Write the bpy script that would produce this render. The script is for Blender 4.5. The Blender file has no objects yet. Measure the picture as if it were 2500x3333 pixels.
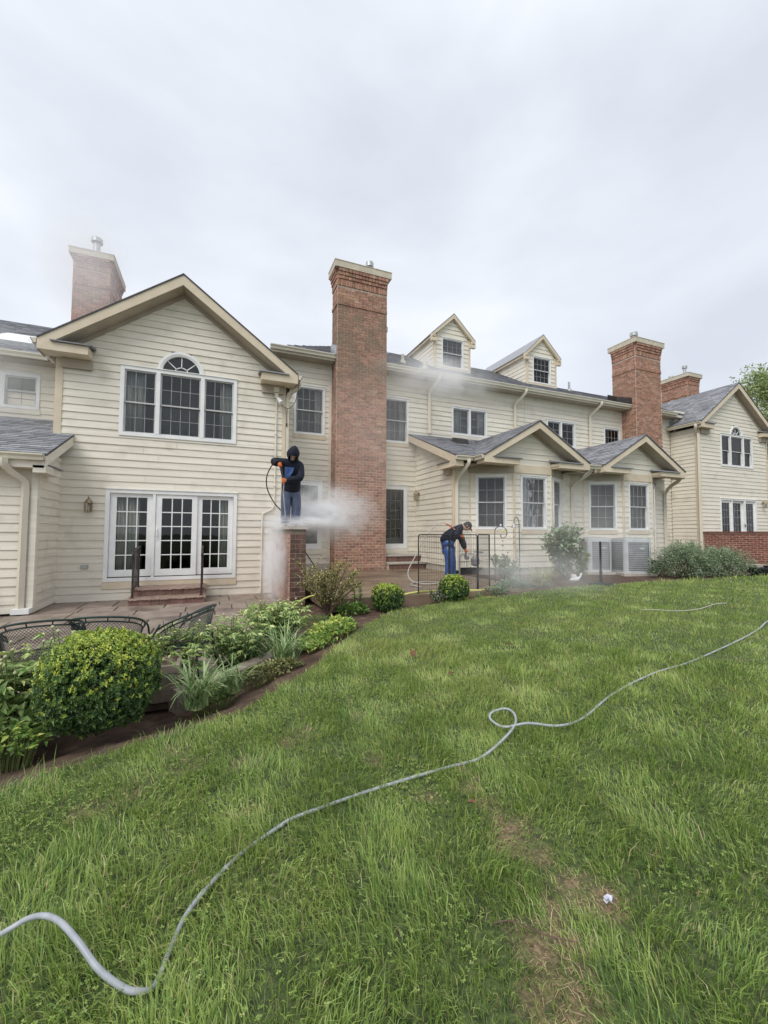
import bpy, bmesh, math, random
import numpy as np
from mathutils import Vector, Matrix

scene = bpy.context.scene
rng = random.Random(11)
nr = np.random.default_rng(11)
R = math.radians

# ------------------------------------------------------------------ camera
cam_d = bpy.data.cameras.new('camera')
cam = bpy.data.objects.new('camera', cam_d)
scene.collection.objects.link(cam)
yaw, pitch, roll = R(22.202), R(2.722), R(0.296)
fw = Vector((math.sin(yaw)*math.cos(pitch), math.cos(yaw)*math.cos(pitch), math.sin(pitch)))
rt = Vector((math.cos(yaw), -math.sin(yaw), 0))
up = rt.cross(fw)
r2 = rt*math.cos(roll) + up*math.sin(roll)
u2 = -rt*math.sin(roll) + up*math.cos(roll)
cam.matrix_world = Matrix(((r2.x, u2.x, -fw.x, 0), (r2.y, u2.y, -fw.y, 0), (r2.z, u2.z, -fw.z, 0), (0, 0, 0, 1)))
cam_d.sensor_fit = 'HORIZONTAL'
cam_d.sensor_width = 36.0
cam_d.lens = 36.0*1358.66/2500.0
cam_d.clip_start = 0.05
cam_d.clip_end = 500
scene.camera = cam

# ------------------------------------------------------------------ sky, sun, exposure
SUN_DIR = Vector((-0.62, -0.50, 0.95)).normalized()      # towards the sun, behind the cloud deck
world = bpy.data.worlds.new('World')
scene.world = world
world.use_nodes = True
wt = world.node_tree
wt.nodes.clear()
wo = wt.nodes.new('ShaderNodeOutputWorld')
wb = wt.nodes.new('ShaderNodeBackground')
wb.inputs['Strength'].default_value = 0.1
sky = wt.nodes.new('ShaderNodeTexSky')
sky.sky_type = 'NISHITA'
sky.sun_disc = False
sky.sun_elevation = math.asin(SUN_DIR.z)
sky.sun_rotation = math.atan2(SUN_DIR.x, SUN_DIR.y)
tc = wt.nodes.new('ShaderNodeTexCoord')
wmap = wt.nodes.new('ShaderNodeMapping')
wmap.inputs['Scale'].default_value = (1.0, 1.0, 2.2)
wt.links.new(tc.outputs['Generated'], wmap.inputs['Vector'])
wn = wt.nodes.new('ShaderNodeTexNoise')
wn.inputs['Scale'].default_value = 1.7
wn.inputs['Detail'].default_value = 5.0
wn.inputs['Roughness'].default_value = 0.5
wn.inputs['Distortion'].default_value = 0.25
wt.links.new(wmap.outputs['Vector'], wn.inputs['Vector'])
wr = wt.nodes.new('ShaderNodeValToRGB')
wr.color_ramp.elements[0].position = 0.34
wr.color_ramp.elements[0].color = (4.90, 5.22, 5.80, 1)
wr.color_ramp.elements[1].position = 0.66
wr.color_ramp.elements[1].color = (6.45, 6.72, 7.20, 1)
wt.links.new(wn.outputs['Fac'], wr.inputs['Fac'])
wm = wt.nodes.new('ShaderNodeMix')
wm.data_type = 'RGBA'
wm.inputs['Factor'].default_value = 0.94
wt.links.new(sky.outputs['Color'], wm.inputs['A'])
wt.links.new(wr.outputs['Color'], wm.inputs['B'])
wt.links.new(wm.outputs['Result'], wb.inputs['Color'])
wt.links.new(wb.outputs['Background'], wo.inputs['Surface'])

sun_d = bpy.data.lights.new('sun', 'SUN')
sun_d.energy = 1.5
sun_d.angle = R(36)
sun_d.color = (1.0, 0.96, 0.90)
sun = bpy.data.objects.new('sun', sun_d)
sun.rotation_euler = SUN_DIR.to_track_quat('Z', 'Y').to_euler()
sun.location = (-10, -10, 20)
scene.collection.objects.link(sun)

vs = scene.view_settings
vs.view_transform = 'Standard'
vs.look = 'None'
vs.exposure = 0.60
vs.gamma = 1.0
vs.use_curve_mapping = False
scene.cycles.volume_bounces = 8
scene.cycles.max_bounces = 14
scene.cycles.transparent_max_bounces = 24

# ------------------------------------------------------------------ helpers
COL = scene.collection
ROOT = {}                       # object name -> world location of its root

def tag(o, label=None, cat=None, group=None, kind=None):
    if label: o['label'] = label
    if cat: o['category'] = cat
    if group: o['group'] = group
    if kind: o['kind'] = kind
    return o

def thing(name, loc, label, cat, group=None):
    o = bpy.data.objects.new(name, None)
    o.location = loc
    o.empty_display_size = 0.2
    COL.objects.link(o)
    ROOT[o.name] = Vector(loc)
    return tag(o, label, cat, group)

def link(o, parent):
    COL.objects.link(o)
    if parent is not None:
        o.parent = parent
        ROOT[o.name] = ROOT[parent.name]
    else:
        ROOT[o.name] = Vector((0, 0, 0))
    return o

class MB:
    """collects faces; build() links them as one mesh object"""
    def __init__(s):
        s.v = []; s.f = []; s.r = []
    def add(s, vs_, fs, r=None):
        k = len(s.v)
        s.v.extend([tuple(p) for p in vs_])
        r = rng.random() if r is None else r
        for f in fs:
            s.f.append(tuple(i+k for i in f)); s.r.append(r)
    def hexa(s, p, r=None):
        s.add(p, [(0,3,2,1),(4,5,6,7),(0,1,5,4),(1,2,6,5),(2,3,7,6),(3,0,4,7)], r)
    def box(s, x0, x1, y0, y1, z0, z1, r=None):
        s.hexa([(x0,y0,z0),(x1,y0,z0),(x1,y1,z0),(x0,y1,z0),(x0,y0,z1),(x1,y0,z1),(x1,y1,z1),(x0,y1,z1)], r)
    def fbox(s, F, s0, s1, d0, d1, z0, z1, r=None):
        P = lambda a, d, z: (F[0][0]+F[1][0]*a+F[2][0]*d, F[0][1]+F[1][1]*a+F[2][1]*d, z)
        s.hexa([P(s0,d1,z0),P(s1,d1,z0),P(s1,d0,z0),P(s0,d0,z0),P(s0,d1,z1),P(s1,d1,z1),P(s1,d0,z1),P(s0,d0,z1)], r)
    def bar(s, a, b, w, h=None, upv=(0,0,1), r=None):
        a = Vector(a); b = Vector(b); h = h or w
        d = (b-a).normalized(); u = Vector(upv)
        if abs(d.dot(u)) > 0.98: u = Vector((0,1,0))
        x = d.cross(u).normalized(); y = x.cross(d).normalized()
        x *= w/2; y *= h/2
        s.hexa([a-x-y,a+x-y,a+x+y,a-x+y,b-x-y,b+x-y,b+x+y,b-x+y], r)
    def tube(s, pts, rad, n=8, r=None, closed=False):
        pts = [Vector(p) for p in pts]
        m = len(pts)
        rads = rad if isinstance(rad, (list, tuple)) else [rad]*m
        k = len(s.v); r = rng.random() if r is None else r
        prev = None
        for i, p in enumerate(pts):
            if closed: t = pts[(i+1) % m]-pts[i-1]
            else: t = pts[min(i+1, m-1)]-pts[max(i-1, 0)]
            t = t.normalized() if t.length > 1e-9 else Vector((0,0,1))
            if prev is None:
                a = Vector((0,0,1)) if abs(t.z) < 0.9 else Vector((1,0,0))
                x = t.cross(a).normalized()
            else:
                x = prev - t*prev.dot(t)
                x = x.normalized() if x.length > 1e-6 else t.orthogonal().normalized()
            prev = x; y = t.cross(x)
            for j in range(n):
                a = 2*math.pi*j/n
                s.v.append(tuple(p + (x*math.cos(a)+y*math.sin(a))*rads[i]))
        for i in range(m if closed else m-1):
            i2 = (i+1) % m
            for j in range(n):
                j2 = (j+1) % n
                s.f.append((k+i*n+j, k+i*n+j2, k+i2*n+j2, k+i2*n+j)); s.r.append(r)
        if not closed:
            s.f.append(tuple(k+j for j in reversed(range(n)))); s.r.append(r)
            s.f.append(tuple(k+(m-1)*n+j for j in range(n))); s.r.append(r)
    def lathe(s, c, prof, n=16, r=None, axis=None):
        """prof: list of (radius, height) about the vertical through c"""
        k = len(s.v); r = rng.random() if r is None else r
        m = len(prof)
        for (q, h) in prof:
            for j in range(n):
                a = 2*math.pi*j/n
                s.v.append((c[0]+q*math.cos(a), c[1]+q*math.sin(a), c[2]+h))
        for i in range(m-1):
            for j in range(n):
                j2 = (j+1) % n
                s.f.append((k+i*n+j, k+i*n+j2, k+(i+1)*n+j2, k+(i+1)*n+j)); s.r.append(r)
        s.f.append(tuple(k+j for j in reversed(range(n)))); s.r.append(r)
        s.f.append(tuple(k+(m-1)*n+j for j in range(n))); s.r.append(r)
    def build(s, name, mat, parent=None, smooth=False, kind=None, attr=False, fix=True):
        L = ROOT[parent.name] if parent is not None else Vector((0,0,0))
        me = bpy.data.meshes.new(name)
        me.from_pydata([(x-L.x, y-L.y, z-L.z) for x, y, z in s.v], [], s.f)
        if attr:
            a = me.attributes.new('rnd', 'FLOAT', 'FACE')
            a.data.foreach_set('value', s.r)
        if fix and len(s.f) < 6000:
            bm = bmesh.new(); bm.from_mesh(me)
            bmesh.ops.recalc_face_normals(bm, faces=bm.faces)
            bm.to_mesh(me); bm.free()
        if smooth:
            me.polygons.foreach_set('use_smooth', [True]*len(me.polygons))
        me.materials.append(mat)
        o = bpy.data.objects.new(name, me)
        if kind: o['kind'] = kind
        return link(o, parent)

def npmesh(name, V, faces, mat, parent=None, attrs=None, smooth=False, kind=None, sub_root=True):
    """V (n,3) array, faces: (m,k) int array of equal-sided faces; attrs: {name: per-face array}"""
    if parent is not None and sub_root:
        V = V - np.array(ROOT[parent.name])
    me = bpy.data.meshes.new(name)
    n, m, k = len(V), len(faces), faces.shape[1]
    me.vertices.add(n)
    me.vertices.foreach_set('co', np.ascontiguousarray(V, dtype=np.float32).ravel())
    me.loops.add(m*k)
    me.loops.foreach_set('vertex_index', np.ascontiguousarray(faces, dtype=np.int32).ravel())
    me.polygons.add(m)
    me.polygons.foreach_set('loop_start', np.arange(0, m*k, k, dtype=np.int32))
    me.polygons.foreach_set('loop_total', np.full(m, k, dtype=np.int32))
    if smooth:
        me.polygons.foreach_set('use_smooth', np.ones(m, dtype=bool))
    for an, av in (attrs or {}).items():
        a = me.attributes.new(an, 'FLOAT', 'FACE')
        a.data.foreach_set('value', np.ascontiguousarray(av, dtype=np.float32))
    me.update(calc_edges=True)
    me.materials.append(mat)
    o = bpy.data.objects.new(name, me)
    if kind: o['kind'] = kind
    return link(o, parent)

def catmull(pts, n=8, closed=False):
    P = [Vector(p) for p in pts]; out = []
    m = len(P)
    for i in range(m if closed else m-1):
        p1, p2 = P[i], P[(i+1) % m]
        p0 = P[i-1] if (i > 0 or closed) else p1*2-p2
        p3 = P[(i+2) % m] if (i+2 < m or closed) else p2*2-p1
        for j in range(n):
            t = j/n
            out.append(0.5*((2*p1)+(p2-p0)*t+(2*p0-5*p1+4*p2-p3)*t*t+(3*p1-p0-3*p2+p3)*t**3))
    if not closed: out.append(P[-1])
    return out

# ------------------------------------------------------------------ materials
def nodes(name):
    m = bpy.data.materials.new(name)
    m.use_nodes = True
    t = m.node_tree
    return m, t, t.nodes['Principled BSDF']

def rgba(c): return (c[0], c[1], c[2], 1.0)

def mat(name, c1, c2=None, scale=8.0, stretch=(1,1,1), rough=0.7, bump=0.0, bscale=60.0, vary=0.0, attr=None,
        metal=0.0, hue=0.0, spots=None, detail=4.0, spec=None, coat=0.0, stain=None, wet=0.0):
    """noise-mixed colour on world position; vary = brightness change per object (or per face by attr 'rnd')"""
    m, t, b = nodes(name)
    N, Lk = t.nodes.new, t.links.new
    b.inputs['Roughness'].default_value = rough
    b.inputs['Metallic'].default_value = metal
    if spec is not None: b.inputs['Specular IOR Level'].default_value = spec
    if coat: b.inputs['Coat Weight'].default_value = coat
    g = N('ShaderNodeNewGeometry')
    mp = N('ShaderNodeMapping'); mp.inputs['Scale'].default_value = stretch
    Lk(g.outputs['Position'], mp.inputs['Vector'])
    nz = N('ShaderNodeTexNoise'); nz.inputs['Scale'].default_value = scale; nz.inputs['Detail'].default_value = detail
    Lk(mp.outputs['Vector'], nz.inputs['Vector'])
    ramp = N('ShaderNodeValToRGB')
    ramp.color_ramp.elements[0].position = 0.36; ramp.color_ramp.elements[0].color = rgba(c1)
    ramp.color_ramp.elements[1].position = 0.66; ramp.color_ramp.elements[1].color = rgba(c2 or c1)
    Lk(nz.outputs['Fac'], ramp.inputs['Fac'])
    col = ramp.outputs['Color']
    if spots:                                   # (colour, scale, low, high)
        n2 = N('ShaderNodeTexNoise'); n2.inputs['Scale'].default_value = spots[1]; n2.inputs['Detail'].default_value = 5
        Lk(g.outputs['Position'], n2.inputs['Vector'])
        mr = N('ShaderNodeMapRange'); mr.inputs['From Min'].default_value = spots[2]; mr.inputs['From Max'].default_value = spots[3]
        Lk(n2.outputs['Fac'], mr.inputs['Value'])
        mx = N('ShaderNodeMix'); mx.data_type = 'RGBA'
        Lk(mr.outputs['Result'], mx.inputs['Factor']); Lk(col, mx.inputs['A']); mx.inputs['B'].default_value = rgba(spots[0])
        col = mx.outputs['Result']
        if wet:
            rr = N('ShaderNodeMapRange'); rr.inputs['To Min'].default_value = rough; rr.inputs['To Max'].default_value = wet
            Lk(mr.outputs['Result'], rr.inputs['Value']); Lk(rr.outputs['Result'], b.inputs['Roughness'])
    if vary or hue:
        hs = N('ShaderNodeHueSaturation')
        if attr:
            at = N('ShaderNodeAttribute'); at.attribute_name = attr; src = at.outputs['Fac']
        else:
            oi = N('ShaderNodeObjectInfo'); src = oi.outputs['Random']
        mr = N('ShaderNodeMapRange'); mr.inputs['To Min'].default_value = 1-vary; mr.inputs['To Max'].default_value = 1+vary
        Lk(src, mr.inputs['Value']); Lk(mr.outputs['Result'], hs.inputs['Value'])
        if hue:
            w = N('ShaderNodeTexWhiteNoise'); w.noise_dimensions = '1D'; Lk(src, w.inputs['W'])
            mh = N('ShaderNodeMapRange'); mh.inputs['To Min'].default_value = 0.5-hue; mh.inputs['To Max'].default_value = 0.5+hue
            Lk(w.outputs['Value'], mh.inputs['Value']); Lk(mh.outputs['Result'], hs.inputs['Hue'])
        Lk(col, hs.inputs['Color']); col = hs.outputs['Color']
    if stain:                                   # (colour, z_low, z_full, z_high_full, z_top): soot that hangs on a band of the wall
        sx = N('ShaderNodeSeparateXYZ'); Lk(g.outputs['Position'], sx.inputs['Vector'])
        a = N('ShaderNodeMapRange'); a.interpolation_type = 'SMOOTHSTEP'
        a.inputs['From Min'].default_value = stain[1]; a.inputs['From Max'].default_value = stain[2]
        Lk(sx.outputs['Z'], a.inputs['Value'])
        c = N('ShaderNodeMapRange'); c.interpolation_type = 'SMOOTHSTEP'
        c.inputs['From Min'].default_value = stain[4]; c.inputs['From Max'].default_value = stain[3]
        Lk(sx.outputs['Z'], c.inputs['Value'])
        n3 = N('ShaderNodeTexNoise'); n3.inputs['Scale'].default_value = 1.6; n3.inputs['Detail'].default_value = 6
        Lk(g.outputs['Position'], n3.inputs['Vector'])
        m3 = N('ShaderNodeMapRange'); m3.inputs['From Min'].default_value = 0.35; m3.inputs['From Max'].default_value = 0.62
        Lk(n3.outputs['Fac'], m3.inputs['Value'])
        p1 = N('ShaderNodeMath'); p1.operation = 'MULTIPLY'; Lk(a.outputs['Result'], p1.inputs[0]); Lk(c.outputs['Result'], p1.inputs[1])
        p2 = N('ShaderNodeMath'); p2.operation = 'MULTIPLY'; Lk(p1.outputs['Value'], p2.inputs[0]); Lk(m3.outputs['Result'], p2.inputs[1])
        p3 = N('ShaderNodeMath'); p3.operation = 'MULTIPLY'; Lk(p2.outputs['Value'], p3.inputs[0]); p3.inputs[1].default_value = 0.92
        mx = N('ShaderNodeMix'); mx.data_type = 'RGBA'
        Lk(p3.outputs['Value'], mx.inputs['Factor']); Lk(col, mx.inputs['A']); mx.inputs['B'].default_value = rgba(stain[0])
        col = mx.outputs['Result']
    Lk(col, b.inputs['Base Color'])
    if bump:
        nb = N('ShaderNodeTexNoise'); nb.inputs['Scale'].default_value = bscale; nb.inputs['Detail'].default_value = 4
        Lk(mp.outputs['Vector'], nb.inputs['Vector'])
        bp = N('ShaderNodeBump'); bp.inputs['Strength'].default_value = bump; bp.inputs['Distance'].default_value = 0.01
        Lk(nb.outputs['Fac'], bp.inputs['Height']); Lk(bp.outputs['Normal'], b.inputs['Normal'])
    return m

def leafmat(name, dark, light, rough=0.45, trans=0.25, extra=None):
    """leaf colour from the per-leaf attribute 'rnd' (0 dark leaf .. 1 pale young leaf)"""
    m, t, b = nodes(name)
    N, Lk = t.nodes.new, t.links.new
    at = N('ShaderNodeAttribute'); at.attribute_name = 'rnd'
    ramp = N('ShaderNodeValToRGB')
    e = ramp.color_ramp.elements
    e[0].position = 0.0; e[0].color = rgba(dark); e[1].position = 1.0; e[1].color = rgba(light)
    for pos, c in (extra or []):
        q = e.new(pos); q.color = rgba(c)
    Lk(at.outputs['Fac'], ramp.inputs['Fac'])
    Lk(ramp.outputs['Color'], b.inputs['Base Color'])
    b.inputs['Roughness'].default_value = rough
    tr = N('ShaderNodeBsdfTranslucent'); Lk(ramp.outputs['Color'], tr.inputs['Color'])
    mx = N('ShaderNodeMixShader'); mx.inputs['Fac'].default_value = trans
    out = t.nodes['Material Output']
    Lk(b.outputs['BSDF'], mx.inputs[1]); Lk(tr.outputs['BSDF'], mx.inputs[2]); Lk(mx.outputs['Shader'], out.inputs['Surface'])
    return m

def glassmat(name, tint, rough=0.02):
    m, t, b = nodes(name)
    N, Lk = t.nodes.new, t.links.new
    fr = N('ShaderNodeFresnel'); fr.inputs['IOR'].default_value = 1.5
    gl = N('ShaderNodeBsdfGlossy'); gl.inputs['Roughness'].default_value = rough
    nz = N('ShaderNodeTexNoise'); nz.inputs['Scale'].default_value = 2.5
    g = N('ShaderNodeNewGeometry'); Lk(g.outputs['Position'], nz.inputs['Vector'])
    bp = N('ShaderNodeBump'); bp.inputs['Strength'].default_value = 0.08; bp.inputs['Distance'].default_value = 0.02
    Lk(nz.outputs['Fac'], bp.inputs['Height']); Lk(bp.outputs['Normal'], gl.inputs['Normal'])
    tr = N('ShaderNodeBsdfTransparent'); tr.inputs['Color'].default_value = rgba(tint)
    mx = N('ShaderNodeMixShader')
    Lk(fr.outputs['Fac'], mx.inputs['Fac']); Lk(tr.outputs['BSDF'], mx.inputs[1]); Lk(gl.outputs['BSDF'], mx.inputs[2])
    Lk(mx.outputs['Shader'], t.nodes['Material Output'].inputs['Surface'])
    return m

M = {}
M['siding'] = mat('siding_paint', (0.70,0.655,0.555), (0.78,0.735,0.63), scale=1.6, stretch=(0.6,0.6,9), rough=0.62, bump=0.35, bscale=22, vary=0.035,
                  spots=((0.54,0.50,0.41), 2.2, 0.55, 0.85))
M['tan'] = mat('tan_trim_paint', (0.61,0.52,0.385), (0.68,0.59,0.45), scale=3, rough=0.6, bump=0.1, bscale=30, vary=0.04)
M['white'] = mat('white_paint', (0.76,0.77,0.76), (0.84,0.845,0.83), scale=4, rough=0.5, bump=0.05, vary=0.02)
M['gutter'] = mat('cream_gutter_metal', (0.60,0.56,0.45), (0.68,0.64,0.52), scale=2.5, stretch=(1,1,0.3), rough=0.42, vary=0.04)
M['soffit'] = mat('soffit_shade_paint', (0.37,0.315,0.25), (0.43,0.375,0.30), scale=3, rough=0.75)  # darkened in colour to carry the shade under the eaves
M['brick'] = mat('fired_brick', (0.30,0.150,0.100), (0.43,0.248,0.175), scale=14, rough=0.88, bump=0.6, bscale=60, vary=0.28, hue=0.012,
                 spots=((0.48,0.35,0.28), 5.0, 0.56, 0.80))
M['brick_soot'] = mat('sooty_fired_brick', (0.30,0.150,0.100), (0.43,0.248,0.175), scale=14, rough=0.88, bump=0.6, bscale=60, vary=0.28, hue=0.012,
                 spots=((0.48,0.35,0.28), 5.0, 0.56, 0.80), stain=((0.20,0.145,0.10), 3.6, 5.4, 6.9, 7.5))
M['brickA'] = mat('fired_brick_joined', (0.30,0.150,0.100), (0.43,0.248,0.175), scale=14, rough=0.88, bump=0.6, bscale=60, vary=0.28, hue=0.012, attr='rnd',
                 spots=((0.48,0.35,0.28), 5.0, 0.56, 0.80))
M['brickA_soot'] = mat('sooty_brick_joined', (0.30,0.150,0.100), (0.43,0.248,0.175), scale=14, rough=0.88, bump=0.6, bscale=60, vary=0.28, hue=0.012, attr='rnd',
                 spots=((0.48,0.35,0.28), 5.0, 0.56, 0.80), stain=((0.20,0.145,0.10), 3.6, 5.4, 6.9, 7.5))
M['mortar'] = mat('pale_mortar', (0.52,0.42,0.345), (0.62,0.52,0.44), scale=9, rough=0.95, bump=0.5, bscale=90)
M['brickred'] = mat('deep_red_brick', (0.20,0.075,0.052), (0.29,0.12,0.085), scale=10, rough=0.8, bump=0.5, bscale=60, vary=0.22, hue=0.01)
M['stepbrick'] = mat('step_brick', (0.15,0.08,0.062), (0.22,0.125,0.10), scale=10, rough=0.7, bump=0.5, bscale=60, vary=0.2)
M['mortar_wet'] = mat('wet_grey_mortar', (0.20,0.155,0.125), (0.30,0.24,0.20), scale=9, rough=0.8, bump=0.5, bscale=90)
M['wetbrick'] = mat('wet_dark_brick', (0.075,0.040,0.030), (0.145,0.078,0.055), scale=10, rough=0.5, bump=0.5, bscale=60, vary=0.3, hue=0.01)
M['shingle'] = mat('asphalt_shingle', (0.20,0.205,0.225), (0.335,0.34,0.36), scale=40, rough=0.9, bump=0.5, bscale=160, vary=0.32)
M['shingleA'] = mat('asphalt_shingle_joined', (0.20,0.205,0.225), (0.335,0.34,0.36), scale=40, rough=0.9, bump=0.5, bscale=160, vary=0.32, attr='rnd')
M['underlay'] = mat('roof_underlay', (0.07,0.07,0.078), (0.10,0.10,0.11), scale=30, rough=0.95)
M['concrete'] = mat('cast_concrete', (0.42,0.39,0.34), (0.54,0.50,0.44), scale=6, rough=0.9, bump=0.3, bscale=80)
M['cap'] = mat('buff_concrete_cap', (0.50,0.45,0.35), (0.60,0.54,0.43), scale=5, rough=0.85, bump=0.3, bscale=70)
M['metal'] = mat('galvanised_metal', (0.40,0.41,0.42), (0.52,0.53,0.54), scale=9, rough=0.45, metal=0.7)
M['black'] = mat('black_metal', (0.012,0.012,0.014), (0.022,0.022,0.025), scale=9, rough=0.42)
M['bronze'] = mat('bronze_rail', (0.028,0.022,0.020), (0.05,0.04,0.036), scale=9, rough=0.45, metal=0.3)
M['grid'] = mat('grey_grid_bar', (0.24,0.245,0.25), (0.30,0.305,0.31), scale=4, rough=0.5)
M['sashgrey'] = mat('grey_sash', (0.46,0.47,0.47), (0.54,0.55,0.55), scale=4, rough=0.5)
M['room'] = mat('dim_room_box_paint', (0.22,0.215,0.21), (0.30,0.295,0.285), scale=2, rough=0.9)  # colour stands for the dimness inside the room
M['room_dark'] = mat('dark_room_box_paint', (0.05,0.05,0.05), (0.075,0.075,0.072), scale=2, rough=0.9)  # darker copy so the sunroom windows read as dark inside
M['curtain'] = mat('pale_curtain', (0.60,0.61,0.55), (0.72,0.72,0.65), scale=6, stretch=(4,4,0.3), rough=0.9)
M['glass'] = glassmat('window_glass', (0.80,0.82,0.82))
M['screen'] = glassmat('screened_glass', (0.34,0.34,0.36), rough=0.25)
M['dirt'] = mat('garden_soil', (0.058,0.034,0.023), (0.125,0.075,0.05), scale=9, rough=0.95, bump=1.0, bscale=28, spots=((0.17,0.115,0.08), 3.5, 0.55, 0.8))
# ------------------------------------------------------------------ house building kit
EXPO = 0.1737
def frame(P, u, n): return (P, u, n)
def FX(y): return ((0.0, y), (1.0, 0.0), (0.0, -1.0))            # wall facing the garden, s = x
def fpt(F, a, d, z): return (F[0][0]+F[1][0]*a+F[2][0]*d, F[0][1]+F[1][1]*a+F[2][1]*d, z)

def siding(parent, F, z0, z1, srange, holes=(), lip=0.026):
    """lapped boards, one object each. srange(z) -> (s0, s1); holes: (s0, s1, z0, z1) or callable(z) -> (s0, s1) or None"""
    z = z0
    while z < z1-0.01:
        zt = min(z+EXPO, z1)
        cuts = sorted(set([z, zt]+[q for h in holes if not callable(h) for q in (h[2], h[3]) if z+0.004 < q < zt-0.004]))
        for a, b in zip(cuts[:-1], cuts[1:]):
            m = (a+b)/2
            lo0, lo1 = srange(a); hi0, hi1 = srange(b)
            if lo1-lo0 < 0.03: continue
            if hi1-hi0 < 0: hi0 = hi1 = (lo0+lo1)/2
            gaps = []
            for h in holes:
                if callable(h):
                    g = h(m)
                    if g: gaps.append(g)
                elif h[2] < m < h[3]: gaps.append((h[0], h[1]))
            gaps.sort()
            segs = []; cur = None
            x = (lo0, hi0)
            for g0, g1 in gaps:
                if g0 > x[0]+0.01: segs.append((x[0], x[1], g0, g0))
                x = (max(x[0], g1), max(x[1], g1))
            if lo1 > x[0]+0.01: segs.append((x[0], x[1], lo1, hi1))
            fa = (a-z)/EXPO; fb = (b-z)/EXPO
            da = lip-(lip-0.006)*fa; db = lip-(lip-0.006)*fb
            pieces = []
            for (l0, h0, l1, h1) in segs:
                if l1-l0 > 3.4:
                    c = l0+(l1-l0)*rng.uniform(0.3, 0.7)
                    pieces += [(l0, h0, c-0.0015, c-0.0015), (c+0.0015, c+0.0015, l1, h1)]
                else: pieces.append((l0, h0, l1, h1))
            for (l0, h0, l1, h1) in pieces:
                jd = rng.uniform(-0.003, 0.004); da += jd
                mb = MB()
                mb.hexa([fpt(F,l0,da,a),fpt(F,l1,da,a),fpt(F,l1,-0.02,a),fpt(F,l0,-0.02,a),
                         fpt(F,h0,db,b),fpt(F,h1,db,b),fpt(F,h1,-0.02,b),fpt(F,h0,-0.02,b)])
                mb.build('siding_board', M['siding'], parent); da -= jd
        z = zt

def part(parent, name, mt, F, *boxes):
    mb = MB()
    for b in boxes: mb.fbox(F, *b)
    return mb.build(name, M[mt], parent)

def room(parent, F, s0, s1, z0, z1, depth=0.9, mt='room'):  # box added behind a window, coloured to give the interior darkness
    mb = MB()
    for b in ((s0-0.02,s0,-depth,-0.05,z0,z1),(s1,s1+0.02,-depth,-0.05,z0,z1),(s0-0.02,s1+0.02,-depth-0.02,-depth,z0-0.02,z1+0.02),
              (s0-0.02,s1+0.02,-depth,-0.05,z0-0.02,z0),(s0-0.02,s1+0.02,-depth,-0.05,z1,z1+0.02)):
        mb.fbox(F, *b)
    return mb.build('dark_room_box', M[mt], parent)

def curtain(parent, F, s0, s1, z0, z1, d=-0.16):
    n = max(8, int((s1-s0)/0.012)); V = []; fs = []
    for i in range(n+1):
        s = s0+(s1-s0)*i/n
        dd = d+0.022*math.sin(i*0.9+s*7)+0.01*math.sin(i*2.3)
        V += [fpt(F,s,dd,z0), fpt(F,s,dd,z1), fpt(F,s,dd-0.004,z1), fpt(F,s,dd-0.004,z0)]
    for i in range(n):
        k = 4*i
        for a, b in ((0,1),(1,2),(2,3),(3,0)): fs.append((k+a,k+4+a,k+4+b,k+b))
    mb = MB(); mb.add(V, fs)
    return mb.build('curtain', M['curtain'], parent, smooth=True)

def lites(win, F, s0, s1, z0, z1, cols, rows, gl='glass', bars='white', d=-0.03, w=0.02):
    """muntin bars and one pane for each opening between them"""
    mb = MB()
    for i in range(1, cols):
        s = s0+(s1-s0)*i/cols
        mb.fbox(F, s-w/2, s+w/2, d-0.009, d+0.011, z0, z1)
    for j in range(1, rows):
        z = z0+(z1-z0)*j/rows
        for i in range(cols):
            a = s0+(s1-s0)*i/cols+(w/2 if i else 0); b = s0+(s1-s0)*(i+1)/cols-(w/2 if i < cols-1 else 0)
            mb.fbox(F, a, b, d-0.008, d+0.010, z-w/2, z+w/2)
    if cols > 1 or rows > 1: mb.build('muntin_grid', M[bars], win)
    for i in range(cols):
        for j in range(rows):
            p = MB()
            p.fbox(F, s0+(s1-s0)*i/cols, s0+(s1-s0)*(i+1)/cols, d-0.002, d+0.002, z0+(z1-z0)*j/rows, z0+(z1-z0)*(j+1)/rows)
            p.build('pane', M[gl], win)

def casing(parent, F, s0, s1, z0, z1, w=0.07, name='window', mt='white', out=0.04, cap=True):
    mb = MB()
    mb.fbox(F, s0, s0+w, -0.06, out, z0, z1); mb.fbox(F, s1-w, s1, -0.06, out, z0, z1)
    mb.fbox(F, s0+w, s1-w, -0.06, out, z1-w, z1); mb.fbox(F, s0+w, s1-w, -0.06, out, z0, z0+w)
    if cap: mb.fbox(F, s0-0.012, s1+0.012, 0.0, out+0.022, z1+0.001, z1+0.018)
    return mb.build(name, M[mt], parent)

def sash(win, F, s0, s1, z0, z1, cols, rows, d=-0.03, w=0.04, gl='glass', mt='sashgrey', bw=0.014):
    mb = MB()
    mb.fbox(F, s0, s0+w, d-0.02, d+0.02, z0, z1); mb.fbox(F, s1-w, s1, d-0.02, d+0.02, z0, z1)
    mb.fbox(F, s0+w, s1-w, d-0.02, d+0.02, z1-w, z1); mb.fbox(F, s0+w, s1-w, d-0.02, d+0.02, z0, z0+w)
    mb.build('sash', M[mt], win)
    lites(win, F, s0+w, s1-w, z0+w, z1-w, cols, rows, gl, bars='grid', d=d, w=bw)

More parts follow.
